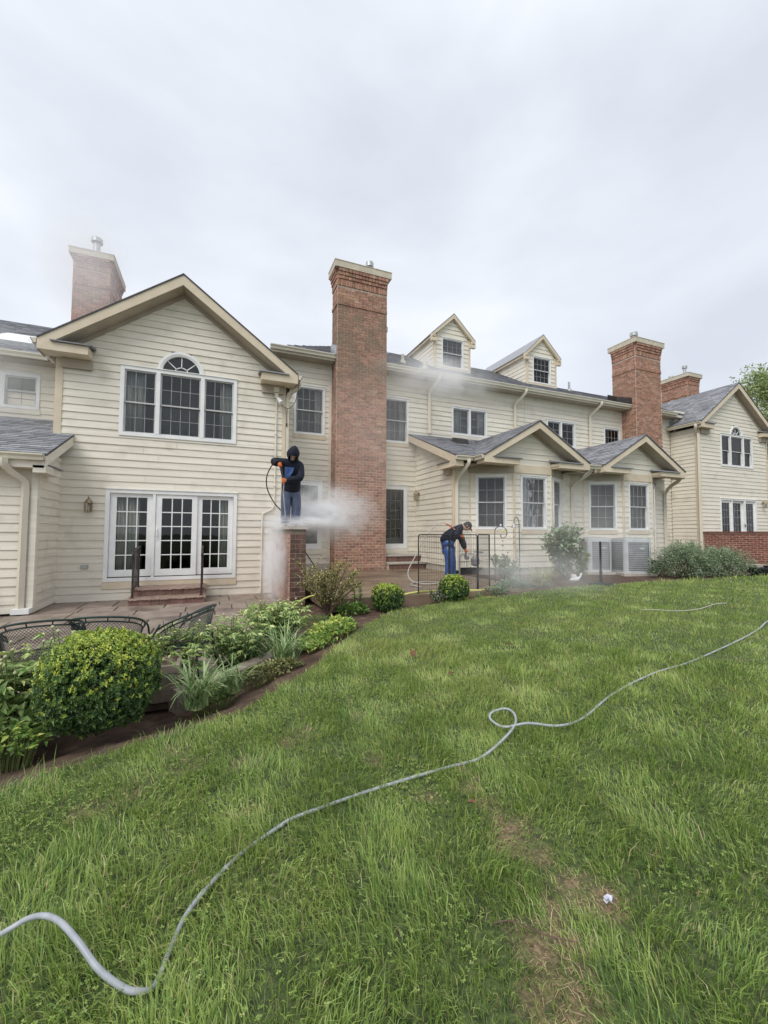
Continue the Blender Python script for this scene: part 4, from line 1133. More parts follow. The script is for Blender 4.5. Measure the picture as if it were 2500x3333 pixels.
def grid_obj(name, xs, ys, keep, mt, attr=None, kind='structure', dz=0.0):
    X, Y = np.meshgrid(xs, ys)
    Z = zg(X, Y)+dz
    V = np.stack([X.ravel(), Y.ravel(), Z.ravel()], 1)
    nx, ny = len(xs), len(ys)
    i, j = np.meshgrid(np.arange(nx-1), np.arange(ny-1))
    a = (j*nx+i).ravel()
    fs = np.stack([a, a+1, a+nx+1, a+nx], 1)
    cx = V[fs, 0].mean(1); cy = V[fs, 1].mean(1)
    k = keep(cx, cy)
    fs = fs[k]
    used = np.unique(fs); mp = np.zeros(len(V), int); mp[used] = np.arange(len(used))
    at = {'rnd': attr(cx[k], cy[k])} if attr else None
    o = npmesh(name, V[used], mp[fs], mt, attrs=at, smooth=True)
    o['kind'] = kind
    return o

m, t, b = nodes('lawn_thatch')
N, Lk = t.nodes.new, t.links.new
g = N('ShaderNodeNewGeometry'); n1 = N('ShaderNodeTexNoise'); n1.inputs['Scale'].default_value = 30; n1.inputs['Detail'].default_value = 6
Lk(g.outputs['Position'], n1.inputs['Vector'])
ra = N('ShaderNodeValToRGB'); ra.color_ramp.elements[0].position = 0.35; ra.color_ramp.elements[0].color = (0.030,0.045,0.016,1); ra.color_ramp.elements[1].position = 0.68; ra.color_ramp.elements[1].color = (0.12,0.155,0.052,1)
rb = N('ShaderNodeValToRGB'); rb.color_ramp.elements[0].position = 0.35; rb.color_ramp.elements[0].color = (0.10,0.062,0.04,1); rb.color_ramp.elements[1].position = 0.65; rb.color_ramp.elements[1].color = (0.30,0.215,0.125,1)
n2 = N('ShaderNodeTexNoise'); n2.inputs['Scale'].default_value = 55; n2.inputs['Detail'].default_value = 5
Lk(g.outputs['Position'], n2.inputs['Vector'])
Lk(n1.outputs['Fac'], ra.inputs['Fac']); Lk(n2.outputs['Fac'], rb.inputs['Fac'])
at = N('ShaderNodeAttribute'); at.attribute_name = 'rnd'
mx = N('ShaderNodeMix'); mx.data_type = 'RGBA'; Lk(at.outputs['Fac'], mx.inputs['Factor']); Lk(ra.outputs['Color'], mx.inputs['A']); Lk(rb.outputs['Color'], mx.inputs['B'])
Lk(mx.outputs['Result'], b.inputs['Base Color']); b.inputs['Roughness'].default_value = 0.95
bp = N('ShaderNodeBump'); bp.inputs['Strength'].default_value = 0.8; bp.inputs['Distance'].default_value = 0.02; Lk(n2.outputs['Fac'], bp.inputs['Height']); Lk(bp.outputs['Normal'], b.inputs['Normal'])
M['thatch'] = m
xs = np.unique(np.round(np.concatenate([np.array([-150,-80,-40,-20,-12,-8,-6]), np.arange(-5,-1.6,0.25), np.arange(-1.6,3.0,0.045), np.arange(3,9,0.15), np.arange(9,20,0.4), np.array([22,25,30,40,60,100,150])]), 4))
ys = np.unique(np.round(np.concatenate([np.array([-150,-80,-40,-20,-10,-5,-2,-1,0]), np.arange(0.3,5.0,0.045), np.arange(5,9,0.08), np.arange(9,14,0.5), np.array([16,20,30,60,100,150])]), 4))
grid_obj('lawn', xs, ys, lambda x, y: edge_d(x, y) <= 0.03, M['thatch'], attr=lambda x, y: np.clip(bare(x, y)*0.9+0.0, 0, 1))
grid_obj('garden_bed', xs, ys, lambda x, y: edge_d(x, y) > 0.03, M['dirt'])

# ---------------------------------------------------------------- lower patio of big stamped slabs, each slab a piece
M['slab'] = mat('wet_stamped_slab', (0.215,0.168,0.138), (0.325,0.265,0.218), scale=3.5, rough=0.55, bump=0.25, bscale=26, vary=0.12, hue=0.01, spots=((0.12,0.09,0.075), 1.2, 0.52, 0.72), wet=0.22)
M['joint'] = mat('sandy_joint', (0.075,0.055,0.044), (0.11,0.085,0.066), scale=20, rough=0.95)
mb = MB(); mb.box(-9.0,1.45,6.6,11.44,-1.70,-1.645); mb.box(-9.0,-0.3,4.55,6.599,-1.70,-1.645); mb.box(-0.299,0.9,5.9,6.599,-1.70,-1.645)
pat = mb.build('patio', M['joint']); pat['kind'] = 'structure'
PX = [-9,-0.3,-0.13,0.5,1.06,1.35,1.5]; PY = [4.5,4.55,4.75,5.35,5.95,6.6,8.2]
ysl = 4.5; row = 0
while ysl < 11.4:
    h = (0.62,0.48,0.78,0.55)[row % 4]; x = -6.2-rng.random()
    while x < 1.42:
        w = rng.choice((0.62,0.9,1.1)); x1 = min(x+w, 1.44); y1 = min(ysl+h, 11.43)
        ok = all(cy > np.interp(cx, PX, PY)-0.05 for cx in (x, x1) for cy in (ysl,))
        if ok and x1-x > 0.15 and not (x1 < -3.3 and y1 > 10.3):
            m = MB(); a = 0.008; zt = -1.62+rng.uniform(-0.003,0.003)
            m.hexa([(x+a,ysl+a,-1.644),(x1-a,ysl+a,-1.644),(x1-a,y1-a,-1.644),(x+a,y1-a,-1.644),(x+2*a,ysl+2*a,zt),(x1-2*a,ysl+2*a,zt),(x1-2*a,y1-2*a,zt),(x+2*a,y1-2*a,zt)])
            m.build('paving_slab', M['slab'], pat)
        x += w
    ysl += h; row += 1
# ---------------------------------------------------------------- upper patio: smooth wet concrete
M['wetcon'] = mat('wet_brown_concrete', (0.175,0.125,0.085), (0.29,0.215,0.15), scale=1.3, stretch=(0.5,2.4,1), rough=0.5, bump=0.12, bscale=40, spots=((0.12,0.085,0.06), 0.9, 0.5, 0.7), wet=0.20)
mb = MB(); mb.box(1.90,6.50,7.22,13.0,-1.42,-1.20)
up_ = mb.build('upper_patio', M['wetcon']); up_['kind'] = 'structure'
M['kerb'] = mat('weathered_kerb_stone', (0.22,0.18,0.145), (0.34,0.29,0.24), scale=7, rough=0.9, bump=0.5, bscale=50)
# ---------------------------------------------------------------- low curved kerb
mb = MB(); cp = catmull([(-0.32,4.48,0),(-0.13,4.60,0),(0.18,4.86,0),(0.5,5.17,0),(0.80,5.50,0),(1.06,5.84,0),(1.22,6.15,0)],6)
k = len(cp); V = []
for i, p in enumerate(cp):
    tdir = (cp[min(i+1,k-1)]-cp[max(i-1,0)]).normalized(); n_ = Vector((-tdir.y, tdir.x, 0))
    for (o_, z) in ((-0.085,-1.72),(-0.08,-1.515),(-0.06,-1.50),(0.06,-1.50),(0.08,-1.515),(0.085,-1.72)): V.append((p.x+n_.x*o_, p.y+n_.y*o_, z))
fs = []
for i in range(k-1):
    for j in range(5): fs.append((i*6+j, i*6+j+1, i*6+6+j+1, i*6+6+j))
fs += [tuple(range(6)), tuple((k-1)*6+j for j in reversed(range(6)))]
mb.add(V, fs)
tag(mb.build('stone_kerb', M['kerb']), 'low curved stone kerb between planting bed and lower patio', 'kerb')

# ================================================================== grass
def blades(n_target, r0, r1, dens, len0, wid, seg, th0=-62, th1=62):
    area = 0.5*R(th1-th0)*(r1*r1-r0*r0)
    n = int(area*dens)
    r_ = np.sqrt(nr.uniform(r0*r0, r1*r1, n)); th = yaw+R(1)*nr.uniform(th0, th1, n)
    x = r_*np.sin(th); y = r_*np.cos(th)
    d = edge_d(x, y)
    br = bare(x, y)
    clump = wav(x, y, 5.5, 1)*0.5+wav(x, y, 13, 3)*0.5
    p = np.where(d < -0.02, 1.0, np.where(d < 0.06, 0.35, 0.0))*(1-0.45*br)*(0.72+0.28*np.clip(clump*2, -1, 1))
    k = nr.random(n) < p
    x, y, br, clump, d = x[k], y[k], br[k], clump[k], d[k]; n = len(x)
    z = zg(x, y)
    big = wav(x, y, 1.1, 5)
    tuft = wav(x, y, 3.6, 9)
    L = len0*np.exp(nr.normal(0, 0.36, n))*(1+0.30*clump+0.22*big+0.40*tuft)*(1-0.55*br)
    ang = 3.4*wav(x, y, 3.1, 7)+nr.normal(0, 0.8, n)+R(200)
    lean = np.clip(np.abs(nr.normal(0.85, 0.42, n))+0.7*br, 0.1, 1.6)
    dx, dy = np.cos(ang), np.sin(ang)
    wv = wid*nr.uniform(0.6, 1.35, n)
    fa = ang+nr.uniform(-1.2, 1.2, n)+math.pi/2
    sx, sy = np.cos(fa)*wv/2, np.sin(fa)*wv/2
    B = np.stack([x, y, z-0.006], 1)
    S = np.stack([sx, sy, np.zeros(n)], 1)
    h1 = 0.55*L; ln1 = lean*0.35
    Mid = B+np.stack([dx*h1*np.sin(ln1), dy*h1*np.sin(ln1), h1*np.cos(ln1)], 1)
    h2 = 0.5*L; ln2 = np.clip(lean*1.25, 0, 1.75)
    Tip = Mid+np.stack([dx*h2*np.sin(ln2), dy*h2*np.sin(ln2), h2*np.cos(ln2)], 1)
    col = 0.45+0.15*big+0.10*clump-0.12*tuft+nr.normal(0, 0.17, n)+0.10*wav(x, y, 0.5, 2)+0.14*ss(1.8, 5.0, np.hypot(x, y))
    straw = nr.random(n) < (0.035+0.04*ss(0.1, 0.6, wav(x, y, 2.1, 3))+0.72*br)
    col = np.where(straw, nr.uniform(0.9, 1.0, n), np.clip(col, 0, 0.84))
    if seg == 2:
        V = np.stack([B-S, B+S, Mid+S*0.85, Mid-S*0.85, Tip], 1).reshape(-1, 3)
        o = np.arange(n)[:, None]*5
        T = np.concatenate([o+np.array([[0,1,2]]), o+np.array([[0,2,3]]), o+np.array([[3,2,4]])], 0)
        at = np.tile(col, 3)
    else:
        V = np.stack([B-S, B+S, B*0.1+Mid*0.2+Tip*0.7+np.stack([np.zeros(n), np.zeros(n), 0.1*L], 1)], 1).reshape(-1, 3)
        o = np.arange(n)[:, None]*3
        T = o+np.array([[0,1,2]]); at = col
    return V, T, at
Vs, Ts, As = [], [], []; off = 0
for (r0, r1, dens, l0, w0, sg) in ((0.55,2.1,17000,0.053,0.0034,2),(2.1,3.4,13500,0.052,0.0038,2),(3.4,5.5,8000,0.050,0.0052,2),(5.5,8.5,4600,0.046,0.0080,1),(8.5,13,2000,0.045,0.012,1),(13,22,500,0.06,0.024,1)):
    V, T, A = blades(0, r0, r1, dens, l0, w0, sg)
    Vs.append(V); Ts.append(T+off); As.append(A); off += len(V)
M['grass'] = leafmat('grass_blade', (0.075,0.130,0.040), (0.60,0.50,0.28), rough=0.33, trans=0.36,
                     extra=((0.25,(0.150,0.262,0.066)),(0.5,(0.335,0.462,0.110)),(0.72,(0.46,0.575,0.17)),(0.84,(0.52,0.55,0.22)),(0.88,(0.52,0.44,0.24))))
go = npmesh('grass', np.concatenate(Vs), np.concatenate(Ts), M['grass'], attrs={'rnd': np.concatenate(As)})
tag(go, 'rough green mown grass covering the whole sloping lawn', 'grass', kind='stuff')

# small clover and weed leaves among the blades
n = 26000
r_ = np.sqrt(nr.uniform(1.3**2, 4.6**2, n)); th = yaw+nr.uniform(R(-58), R(50), n)
X, Y = r_*np.sin(th), r_*np.cos(th)
k = (edge_d(X, Y) < -0.02) & (wav(X, Y, 1.9, 4)*0.6+wav(X, Y, 4.7, 8)*0.5+nr.normal(0, 0.22, n)-0.10*(X-0.3) > 0.26)
X, Y = X[k], Y[k]; n = len(X)
P = np.stack([X, Y, zg(X, Y)+nr.uniform(0.018, 0.048, n)], 1)
Ps, Ds, Cs = [], [], []
b0 = nr.uniform(0, 6.283, n); c0 = np.clip(nr.normal(0.5, 0.16, n), 0, 0.83)
for q in range(3):
    a = b0+2.094*q
    Ps.append(P); Ds.append(np.stack([np.cos(a), np.sin(a), nr.uniform(-0.1, 0.35, n)], 1)); Cs.append(c0)
P = np.concatenate(Ps); D = np.concatenate(Ds); C = np.concatenate(Cs); n = len(P); D /= np.linalg.norm(D, axis=1, keepdims=True)
L = nr.uniform(0.006, 0.011, n)[:, None]
S = np.stack([-D[:, 1], D[:, 0], np.zeros(n)], 1)
V = np.stack([P, P+D*L*0.6-S*L*0.42, P+D*L, P+D*L*0.6+S*L*0.42], 1).reshape(-1, 3)
o = np.arange(n)[:, None]*4
co = npmesh('clover', V, o+np.array([[0,1,2,3]]), M['grass'], attrs={'rnd': C})
tag(co, 'pale clover leaves scattered through the near lawn', 'clover', kind='stuff')
# ================================================================== brick pillar and garden wall the worker stands on
M['brickpale'] = mat('mist_paled_brick', (0.36,0.20,0.15), (0.46,0.29,0.23), scale=12, rough=0.7, bump=0.5, bscale=60, vary=0.16, hue=0.008)  # paleness of the spray haze is painted into this brick colour
pw = thing('brick_garden_wall', (1.60, 9.8, -1.55), 'dark wet brick pillar and wall with stone coping below the worker in orange gloves', 'wall')
core = MB(); core.box(1.44,1.75,8.50,8.86,-1.68,0.04); core.box(1.47,1.73,8.861,11.42,-1.68,0.04); core = core.build('wall_core', M['mortar_wet'], pw)
brick_face(core, FX(8.50), 1.43, 1.76, -1.60, 0.04, 0.22, 0.0965, 0.008, 80, 'wetbrick', 'wetbrick')
brick_face(core, ((1.44,0.0),(0.0,-1.0),(-1.0,0.0)), -8.86, -8.495, -1.60, 0.04, 0.22, 0.0965, 0.008, 80, 'brickpale', 'brickpale')
brick_face(core, ((1.47,0.0),(0.0,-1.0),(-1.0,0.0)), -11.42, -8.862, -1.60, 0.04, 0.22, 0.0965, 0.008, 200, 'brickpale', 'brickpale')
mb = MB(); mb.box(1.39,1.80,8.45,8.90,0.042,0.10); mb.build('coping', M['slabgrey'] if 'slabgrey' in M else M['concrete'], pw)
y = 8.905
while y < 11.4:
    mb = MB(); mb.box(1.42,1.78,y,min(y+0.6,11.42)-0.006,0.042,0.095); mb.build('coping', M['concrete'], pw); y += 0.6

# ================================================================== steps and hand rails at the French doors
st = thing('brick_steps', (-0.9, 10.9, -1.62), 'two red brick steps with rough stone treads below the white French doors', 'steps')
M['tread'] = mat('rough_tread_stone', (0.235,0.155,0.125), (0.33,0.235,0.19), scale=6, rough=0.7, bump=0.8, bscale=30)
for (y0, z0, z1, x0, x1) in ((10.36,-1.62,-1.505,-1.69,-0.13),(10.74,-1.465,-1.345,-1.67,-0.14)):
    c = MB(); c.box(x0+0.03,x1-0.03,y0+0.03,11.40,z0,z1); c = c.build('riser', M['mortar'], st)
    x = x0+0.03
    while x < x1-0.05:
        m = MB(); m.box(x+0.004,min(x+0.21,x1-0.03)-0.004,y0+0.018,y0+0.06,z0+0.004,z1-0.004); m.build('brick', M['stepbrick'], c); x += 0.21
    # hewn front edge
    n = 40; V = []; fs = []
    for i in range(n+1):
        xx = x0+(x1-x0)*i/n; j = rng.uniform(-0.012, 0.012)
        V += [(xx,y0-0.01+j,z1+0.002),(xx,y0-0.015+rng.uniform(-0.01,0.01),z1+0.022+rng.uniform(-.006,.006)),(xx,y0+j*0.4,z1+0.042),(xx,11.395,z1+0.042),(xx,11.395,z1+0.002)]
    for i in range(n):
        for q in range(5): fs.append((i*5+q, i*5+(q+1) % 5, i*5+5+(q+1) % 5, i*5+5+q))
    fs += [tuple(range(5)), tuple(n*5+q for q in reversed(range(5)))]
    m = MB(); m.add(V, fs); m.build('tread', M['tread'], st)
def handrail(x, side, label):
    t = thing('hand_rail', (x, 10.8, -1.46), label, 'railing', 'dark metal hand rails on the steps')
    yF, yB = 10.46, 11.20; zF, zB = -1.46, -1.302
    for yy, z0, z1 in ((yF,zF,-0.50),(yB,zB,-0.40)):
        m = MB(); m.box(x-0.019,x+0.019,yy-0.019,yy+0.019,z0,z1); m.lathe((x,yy,z0), [(0.04,0),(0.04,0.012),(0.028,0.02)], 10); m.box(x-0.024,x+0.024,yy-0.024,yy+0.024,z1-0.10,z1-0.07); m.build('post', M['bronze'], t)
    m = MB(); m.tube(catmull([(x,yF-0.03,-0.60),(x,yF-0.05,-0.52),(x,yF,-0.455),(x,yF+0.15,-0.425),(x,yB-0.1,-0.375),(x,yB+0.02,-0.375)],5),0.024,8); m.build('top_rail', M['bronze'], t)
    m = MB(); m.bar((x,yF,-1.32),(x,yB,-1.19),0.022); m.build('bottom_rail', M['bronze'], t)
    for k in range(1, 6):
        f = k/6; yy = yF+(yB-yF)*f
        m = MB(); m.box(x-0.007,x+0.007,yy-0.007,yy+0.007,-1.31+0.13*f,-0.47+0.09*f); m.build('baluster', M['bronze'], t)
handrail(-1.59, -1, 'left dark metal hand rail with balusters on the French door steps')
handrail(-0.225, 1, 'right dark metal hand rail with balusters on the French door steps')

# ================================================================== patio chairs, barrel backs of expanded metal
M['chairmetal'] = mat('dark_green_iron', (0.018,0.032,0.030), (0.03,0.05,0.046), scale=9, rough=0.38)
def chair_meshes():
    parts = {}
    def top(a): return 0.60+0.20*math.cos(min(1, abs(a)/R(108))*math.pi/2)**0.8
    def rad(a, h): return 0.27+0.075*(h-0.42)/0.36
    def P(a, h, dr=0.0): r_ = rad(a, h)+dr; return (r_*math.sin(a), -r_*math.cos(a), h)
    m = MB()                                    # rim: two rails with ties
    A = [R(-112+224*i/28) for i in range(29)]
    m.tube([P(a, top(a)) for a in A], 0.011, 6)
    m.tube([P(a, top(a)-0.045, -0.012) for a in A], 0.008, 6)
    for a in A[::4]: m.tube([P(a, top(a)), P(a, top(a)-0.045, -0.012)], 0.006, 5)
    parts['back_rim'] = m
    m = MB()                                    # lattice
    na, nh = 74, 21
    def lat(i, j):
        a = R(-100+200*i/na); f = j/nh; return P(a, 0.43+(top(a)-0.05-0.43)*f, -0.006)
    for i in range(na):
        for j in range(nh):
            if (i+j) % 2 == 0: m.tube([lat(i, j), lat(i+1, j+1)], 0.0021, 3)
            else: m.tube([lat(i+1, j), lat(i, j+1)], 0.0021, 3)
    parts['back_mesh'] = m
    m = MB(); m.tube([(0.30*math.sin(R(k*15)), -0.02-0.28*math.cos(R(k*15)), 0.42) for k in range(24)], 0.011, 6, closed=True)
    parts['seat_ring'] = m
    m = MB()
    for i in range(-9, 10):
        for s in (-1, 1):
            x0 = i*0.055
            q = [(x0+s*tt, -0.3+ (tt+0.3) if False else -0.02+tt, 0.418) for tt in np.linspace(-0.28, 0.28, 9)]
            q = [p for p in q if (p[0]/0.29)**2+((p[1]+0.02)/0.27)**2 < 1]
            if len(q) > 1: m.tube([q[0], q[-1]], 0.003, 3)
    parts['seat_mesh'] = m
    legs = []
    for sx in (-1, 1):
        m = MB(); m.tube(catmull([P(sx*R(104), top(R(104)))[:2]+(0.66,), (sx*0.33,0.10,0.60),(sx*0.32,0.20,0.42),(sx*0.33,0.22,0.2),(sx*0.36,0.27,0.012)],5),0.010,6); legs.append(m)
        m = MB(); m.tube(catmull([(sx*0.20,-0.26,0.5),(sx*0.21,-0.27,0.3),(sx*0.26,-0.33,0.012)],5),0.010,6); legs.append(m)
    out = []
    for n_, m in list(parts.items())+[('leg', l) for l in legs]:
        me = bpy.data.meshes.new(n_); me.from_pydata(m.v, [], m.f); me.materials.append(M['chairmetal']); out.append((n_, me))
    return out
CH = chair_meshes()
def chair(loc, rz, label, tilt=0.0):
    t = thing('patio_chair', loc, label, 'chair', 'green metal barrel chairs on the lower patio')
    t.rotation_euler = (0, 0, rz)
    for n_, me in CH:
        o = bpy.data.objects.new(n_, me); COL.objects.link(o); o.parent = t; ROOT[o.name] = Vector(loc)
chair((-1.50,5.02,-1.62), R(12), 'dark green mesh barrel chair nearest the left edge of the patio')
chair((-0.96,5.06,-1.62), R(-8), 'dark green mesh barrel chair directly behind the round clipped bush')
chair((-0.30,5.12,-1.62), R(68), 'dark green mesh barrel chair turned sideways, right of the round clipped bush')
# ---------------------------------------------------------------- planter
t = thing('square_planter', (-0.44,4.62,-1.62), 'weathered square terracotta planter beside the round clipped bush', 'planter')
M['planter'] = mat('weathered_clay', (0.20,0.155,0.125), (0.31,0.25,0.20), scale=9, rough=0.9, bump=0.4)
m = MB(); x, y = -0.44, 4.62; zb, zt = -1.62, -1.27
m.hexa([(x-.11,y-.11,zb),(x+.11,y-.11,zb),(x+.11,y+.11,zb),(x-.11,y+.11,zb),(x-.155,y-.155,zt-0.07),(x+.155,y-.155,zt-0.07),(x+.155,y+.155,zt-0.07),(x-.155,y+.155,zt-0.07)]); m.build('body', M['planter'], t)
m = MB(); o_, i_ = 0.172, 0.138
for q in ((x-o_,x+o_,y-o_,y-i_),(x-o_,x+o_,y+i_,y+o_),(x-o_,x-i_,y-i_,y+i_),(x+i_,x+o_,y-i_,y+i_)): m.box(q[0],q[1],q[2],q[3],zt-0.069,zt)
m.build('rim', M['planter'], t)

# ================================================================== folding wire pen
pen = thing('wire_pen', (4.6,7.7,-1.2), 'black folding wire dog pen standing in front of the bending worker', 'fence')
pts = [(3.73,7.34),(4.46,7.42),(5.12,7.40),(5.62,8.10),(5.78,8.05)]
segs = [((3.73,7.34),(4.45,7.40)),((4.48,7.40),(5.12,7.38)),((5.16,7.40),(5.75,7.82)),((5.78,7.85),(6.16,8.38))]
for a, b in segs:
    z0, z1 = -1.22, -0.05
    L = math.hypot(b[0]-a[0], b[1]-a[1]); u = ((b[0]-a[0])/L, (b[1]-a[1])/L)
    P = lambda s, z: (a[0]+u[0]*s, a[1]+u[1]*s, z)
    m = MB(); m.tube(catmull([P(0,z0),P(0,z0+0.3),P(0,z1-0.2),P(0,z1-0.05),P(0.012,z1-0.012),P(0.05,z1),P(0.2,z1),P(L-0.2,z1),P(L-0.05,z1),P(L-0.012,z1-0.012),P(L,z1-0.05),P(L,z1-0.2),P(L,z0+0.3),P(L,z0)],3),0.0115,6)
    fr = m.build('panel_frame', M['black'], pen)
    m = MB(); k = int(L/0.042)
    for i in range(1, k): m.tube([P(L*i/k,z0+0.06),P(L*i/k,z1)],0.003,3)
    for z in (z0+0.06,z0+0.24,z0+0.42,z0+0.62,z0+0.82,z1-0.055): m.tube([P(0,z),P(L,z)],0.0026,3)
    m.build('wire_grid', M['black'], fr)

# ================================================================== air conditioners
M['acgrey'] = mat('light_grey_enamel', (0.46,0.48,0.50), (0.54,0.56,0.58), scale=4, rough=0.45)
M['acdark'] = mat('dark_grey_louvre', (0.21,0.22,0.235), (0.28,0.29,0.305), scale=4, rough=0.5)
M['logo'] = mat('badge_silver', (0.62,0.64,0.68), (0.7,0.72,0.75), scale=9, rough=0.3, metal=0.4)
M['logo_ink'] = mat('badge_ink', (0.10,0.14,0.25), rough=0.5)
def aircon(cx, cy, zb, s, h, label, rz=-yaw):
    t = thing('air_conditioner', (cx, cy, zb), label, 'air conditioner', 'air conditioners beside the far sunroom')
    m = MB(); m.box(cx-s/2-0.08,cx+s/2+0.08,cy-s/2-0.08,cy+s/2+0.08,zb-0.06,zb+0.05); m.build('pad', M['concrete'], t)
    r_ = 0.10; z0, z1 = zb+0.05, zb+h
    def ring(k):                                # rounded square
        q = []
        e = s/2-k
        for (sx, sy, a0) in ((1,1,0),(-1,1,90),(-1,-1,180),(1,-1,270)):
            for i in range(5):
                a = R(a0+22.5*i); q.append((cx+sx*(e-r_)+r_*math.cos(a), cy+sy*(e-r_)+r_*math.sin(a)))
        return q
    def prism(m, k, za, zb_):
        q = ring(k); n = len(q)
        m.add([(x, y, za) for x, y in q]+[(x, y, zb_) for x, y in q], [tuple(reversed(range(n))), tuple(range(n, 2*n))]+[(i, (i+1) % n, n+(i+1) % n, n+i) for i in range(n)])
    m = MB(); prism(m, 0.03, z0, z1-0.1); m.build('coil_core', M['acdark'], t)
    m = MB(); prism(m, 0.0, z0, z0+0.06); m.build('base_pan', M['acgrey'], t)
    m = MB(); prism(m, 0.0, z1-0.12, z1-0.04); m.build('top_band', M['acgrey'], t)
    m = MB(); prism(m, 0.02, z1-0.039, z1); m.build('top_cover', M['acgrey'], t)
    for sx in (-1, 1):
        for sy in (-1, 1):
            m = MB(); a = [(cx+sx*(s/2-r_)+(r_+0.002)*math.cos(R(g)), cy+sy*(s/2-r_)+(r_+0.002)*math.sin(R(g))) for g in ([0,30,60,90] if (sx,sy)==(1,1) else [90,120,150,180] if (sx,sy)==(-1,1) else [180,210,240,270] if (sx,sy)==(-1,-1) else [270,300,330,360])]
            V = [(x,y,z0+0.06) for x,y in a]+[(x,y,z1-0.12) for x,y in a]; m.add(V, [(i,i+1,5+i,4+i) for i in range(3)]); m.build('corner_post', M['acgrey'], t)
    n = 13
    for i in range(n):
        z = z0+0.07+(z1-0.13-z0-0.07)*(i+0.5)/n
        m = MB(); prism(m, 0.014, z-0.0045, z+0.0045); m.build('louvre', M['acgrey'], t)
    m = MB()
    for k in range(1, 6): m.tube([(cx+0.06*k*math.cos(R(a)), cy+0.06*k*math.sin(R(a)), z1+0.012) for a in range(0,360,20)], 0.004, 4, closed=True)
    for a in range(0, 180, 30): m.bar((cx-0.33*math.cos(R(a)),cy-0.33*math.sin(R(a)),z1+0.012),(cx+0.33*math.cos(R(a)),cy+0.33*math.sin(R(a)),z1+0.012),0.006)
    m.build('fan_grille', M['acdark'], t)
    m = MB(); V = [(cx+0.10+0.075*math.cos(R(a)), cy-s/2-0.004, zb+h*0.72+0.032*math.sin(R(a))) for a in range(0,360,20)]; n = len(V)
    m.add(V+[(x,y+0.012,z) for x,y,z in V], [tuple(range(n)), tuple(n+i for i in reversed(range(n)))]+[(i,(i+1)%n,n+(i+1)%n,n+i) for i in range(n)]); lg = m.build('badge', M['logo'], t)
    m = MB(); m.tube(catmull([(cx+0.055,cy-s/2-0.0055,zb+h*0.72),(cx+0.08,cy-s/2-0.0055,zb+h*0.72+0.01),(cx+0.11,cy-s/2-0.0055,zb+h*0.72-0.008),(cx+0.15,cy-s/2-0.0055,zb+h*0.72+0.004)],4),0.004,4); m.build('badge_script', M['logo_ink'], lg)
    t.rotation_euler = (0, 0, rz)
aircon(11.57, 8.81, -1.21, 0.80, 1.06, 'right grey louvred air conditioner next to the leafy low bushes')
aircon(10.91, 9.50, -1.21, 0.72, 1.06, 'left grey louvred air conditioner behind the black umbrella stand')
# ---------------------------------------------------------------- umbrella stand
t = thing('umbrella_stand', (8.27,7.05,-1.17), 'black umbrella stand with bare pole on the lawn before the air conditioners', 'umbrella stand')
m = MB(); m.lathe((8.27,7.05,-1.20), [(0.26,0.0),(0.27,0.03),(0.24,0.055),(0.10,0.075),(0.05,0.09)], 20); m.build('base', M['black'], t)
m = MB(); m.lathe((8.27,7.05,-1.12), [(0.032,0.0),(0.032,0.25),(0.024,0.255),(0.024,0.92)], 10); m.build('pole', M['black'], t)
# ---------------------------------------------------------------- shepherd hooks
M['clear'] = mat('frosted_glass_bead', (0.55,0.58,0.55), (0.7,0.72,0.68), scale=20, rough=0.2)
M['yellow'] = mat('yellow_glass', (0.75,0.62,0.12), (0.8,0.7,0.2), scale=20, rough=0.25)
M['blackwhite'] = mat('black_white_enamel', (0.02,0.02,0.02), (0.7,0.7,0.7), scale=22, rough=0.35, detail=0)
t = thing('shepherd_hook', (6.27,8.30,-1.22), 'black garden hook with curled arm, glass birds and a hanging chime string', 'garden hook')
m = MB(); m.tube(catmull([(6.27,8.30,-1.3),(6.27,8.30,-0.6),(6.27,8.30,-0.02),(6.30,8.29,0.10),(6.41,8.27,0.15),(6.53,8.24,0.10),(6.57,8.23,-0.01),(6.53,8.24,-0.11),(6.45,8.25,-0.13),(6.40,8.26,-0.08),(6.43,8.25,-0.05)],6),0.009,6); m.build('pole', M['black'], t)
m = MB()
for p, r_ in (((6.41,8.26,0.175),0.03),((6.33,8.27,0.05),0.03)): m.lathe((p[0],p[1],p[2]-r_), [(0.004,0),(r_,r_*0.8),(r_*0.7,r_*1.5),(0.004,r_*2)], 8)
m.build('glass_bird', M['clear'], t)
m = MB(); m.lathe((6.47,8.25,0.01), [(0.004,0),(0.03,0.02),(0.02,0.045),(0.004,0.06)], 8); m.build('glass_bird', M['yellow'], t)
m = MB(); m.tube([(6.46,8.25,-0.13),(6.46,8.25,-0.72)],0.003,4)
for z, r_ in ((-0.20,0.022),(-0.30,0.034),(-0.42,0.02),(-0.52,0.026),(-0.64,0.034)): m.lathe((6.46,8.25,z-r_), [(0.004,0),(r_,r_),(0.004,2*r_)], 8)
m.build('chime_string', M['doorgrey'], t)
t = thing('shepherd_hook', (7.05,8.35,-1.22), 'black garden hook with narrow crook and black and white bell by the bay corner', 'garden hook')
m = MB(); m.tube(catmull([(7.05,8.35,-1.3),(7.05,8.35,-0.5),(7.04,8.35,0.2),(7.02,8.36,0.33),(6.97,8.37,0.38),(6.92,8.38,0.33),(6.91,8.38,0.22)],6),0.010,6); m.tube([(6.86,8.39,0.19),(7.08,8.34,0.20)],0.008,5); m.build('pole', M['black'], t)
m = MB(); m.lathe((6.89,8.38,0.12), [(0.055,0),(0.05,0.03),(0.03,0.075),(0.008,0.1)], 10); m.build('bell', M['blackwhite'], t)
m = MB(); m.tube([(6.90,8.38,0.12),(6.90,8.38,-0.4)],0.003,4)
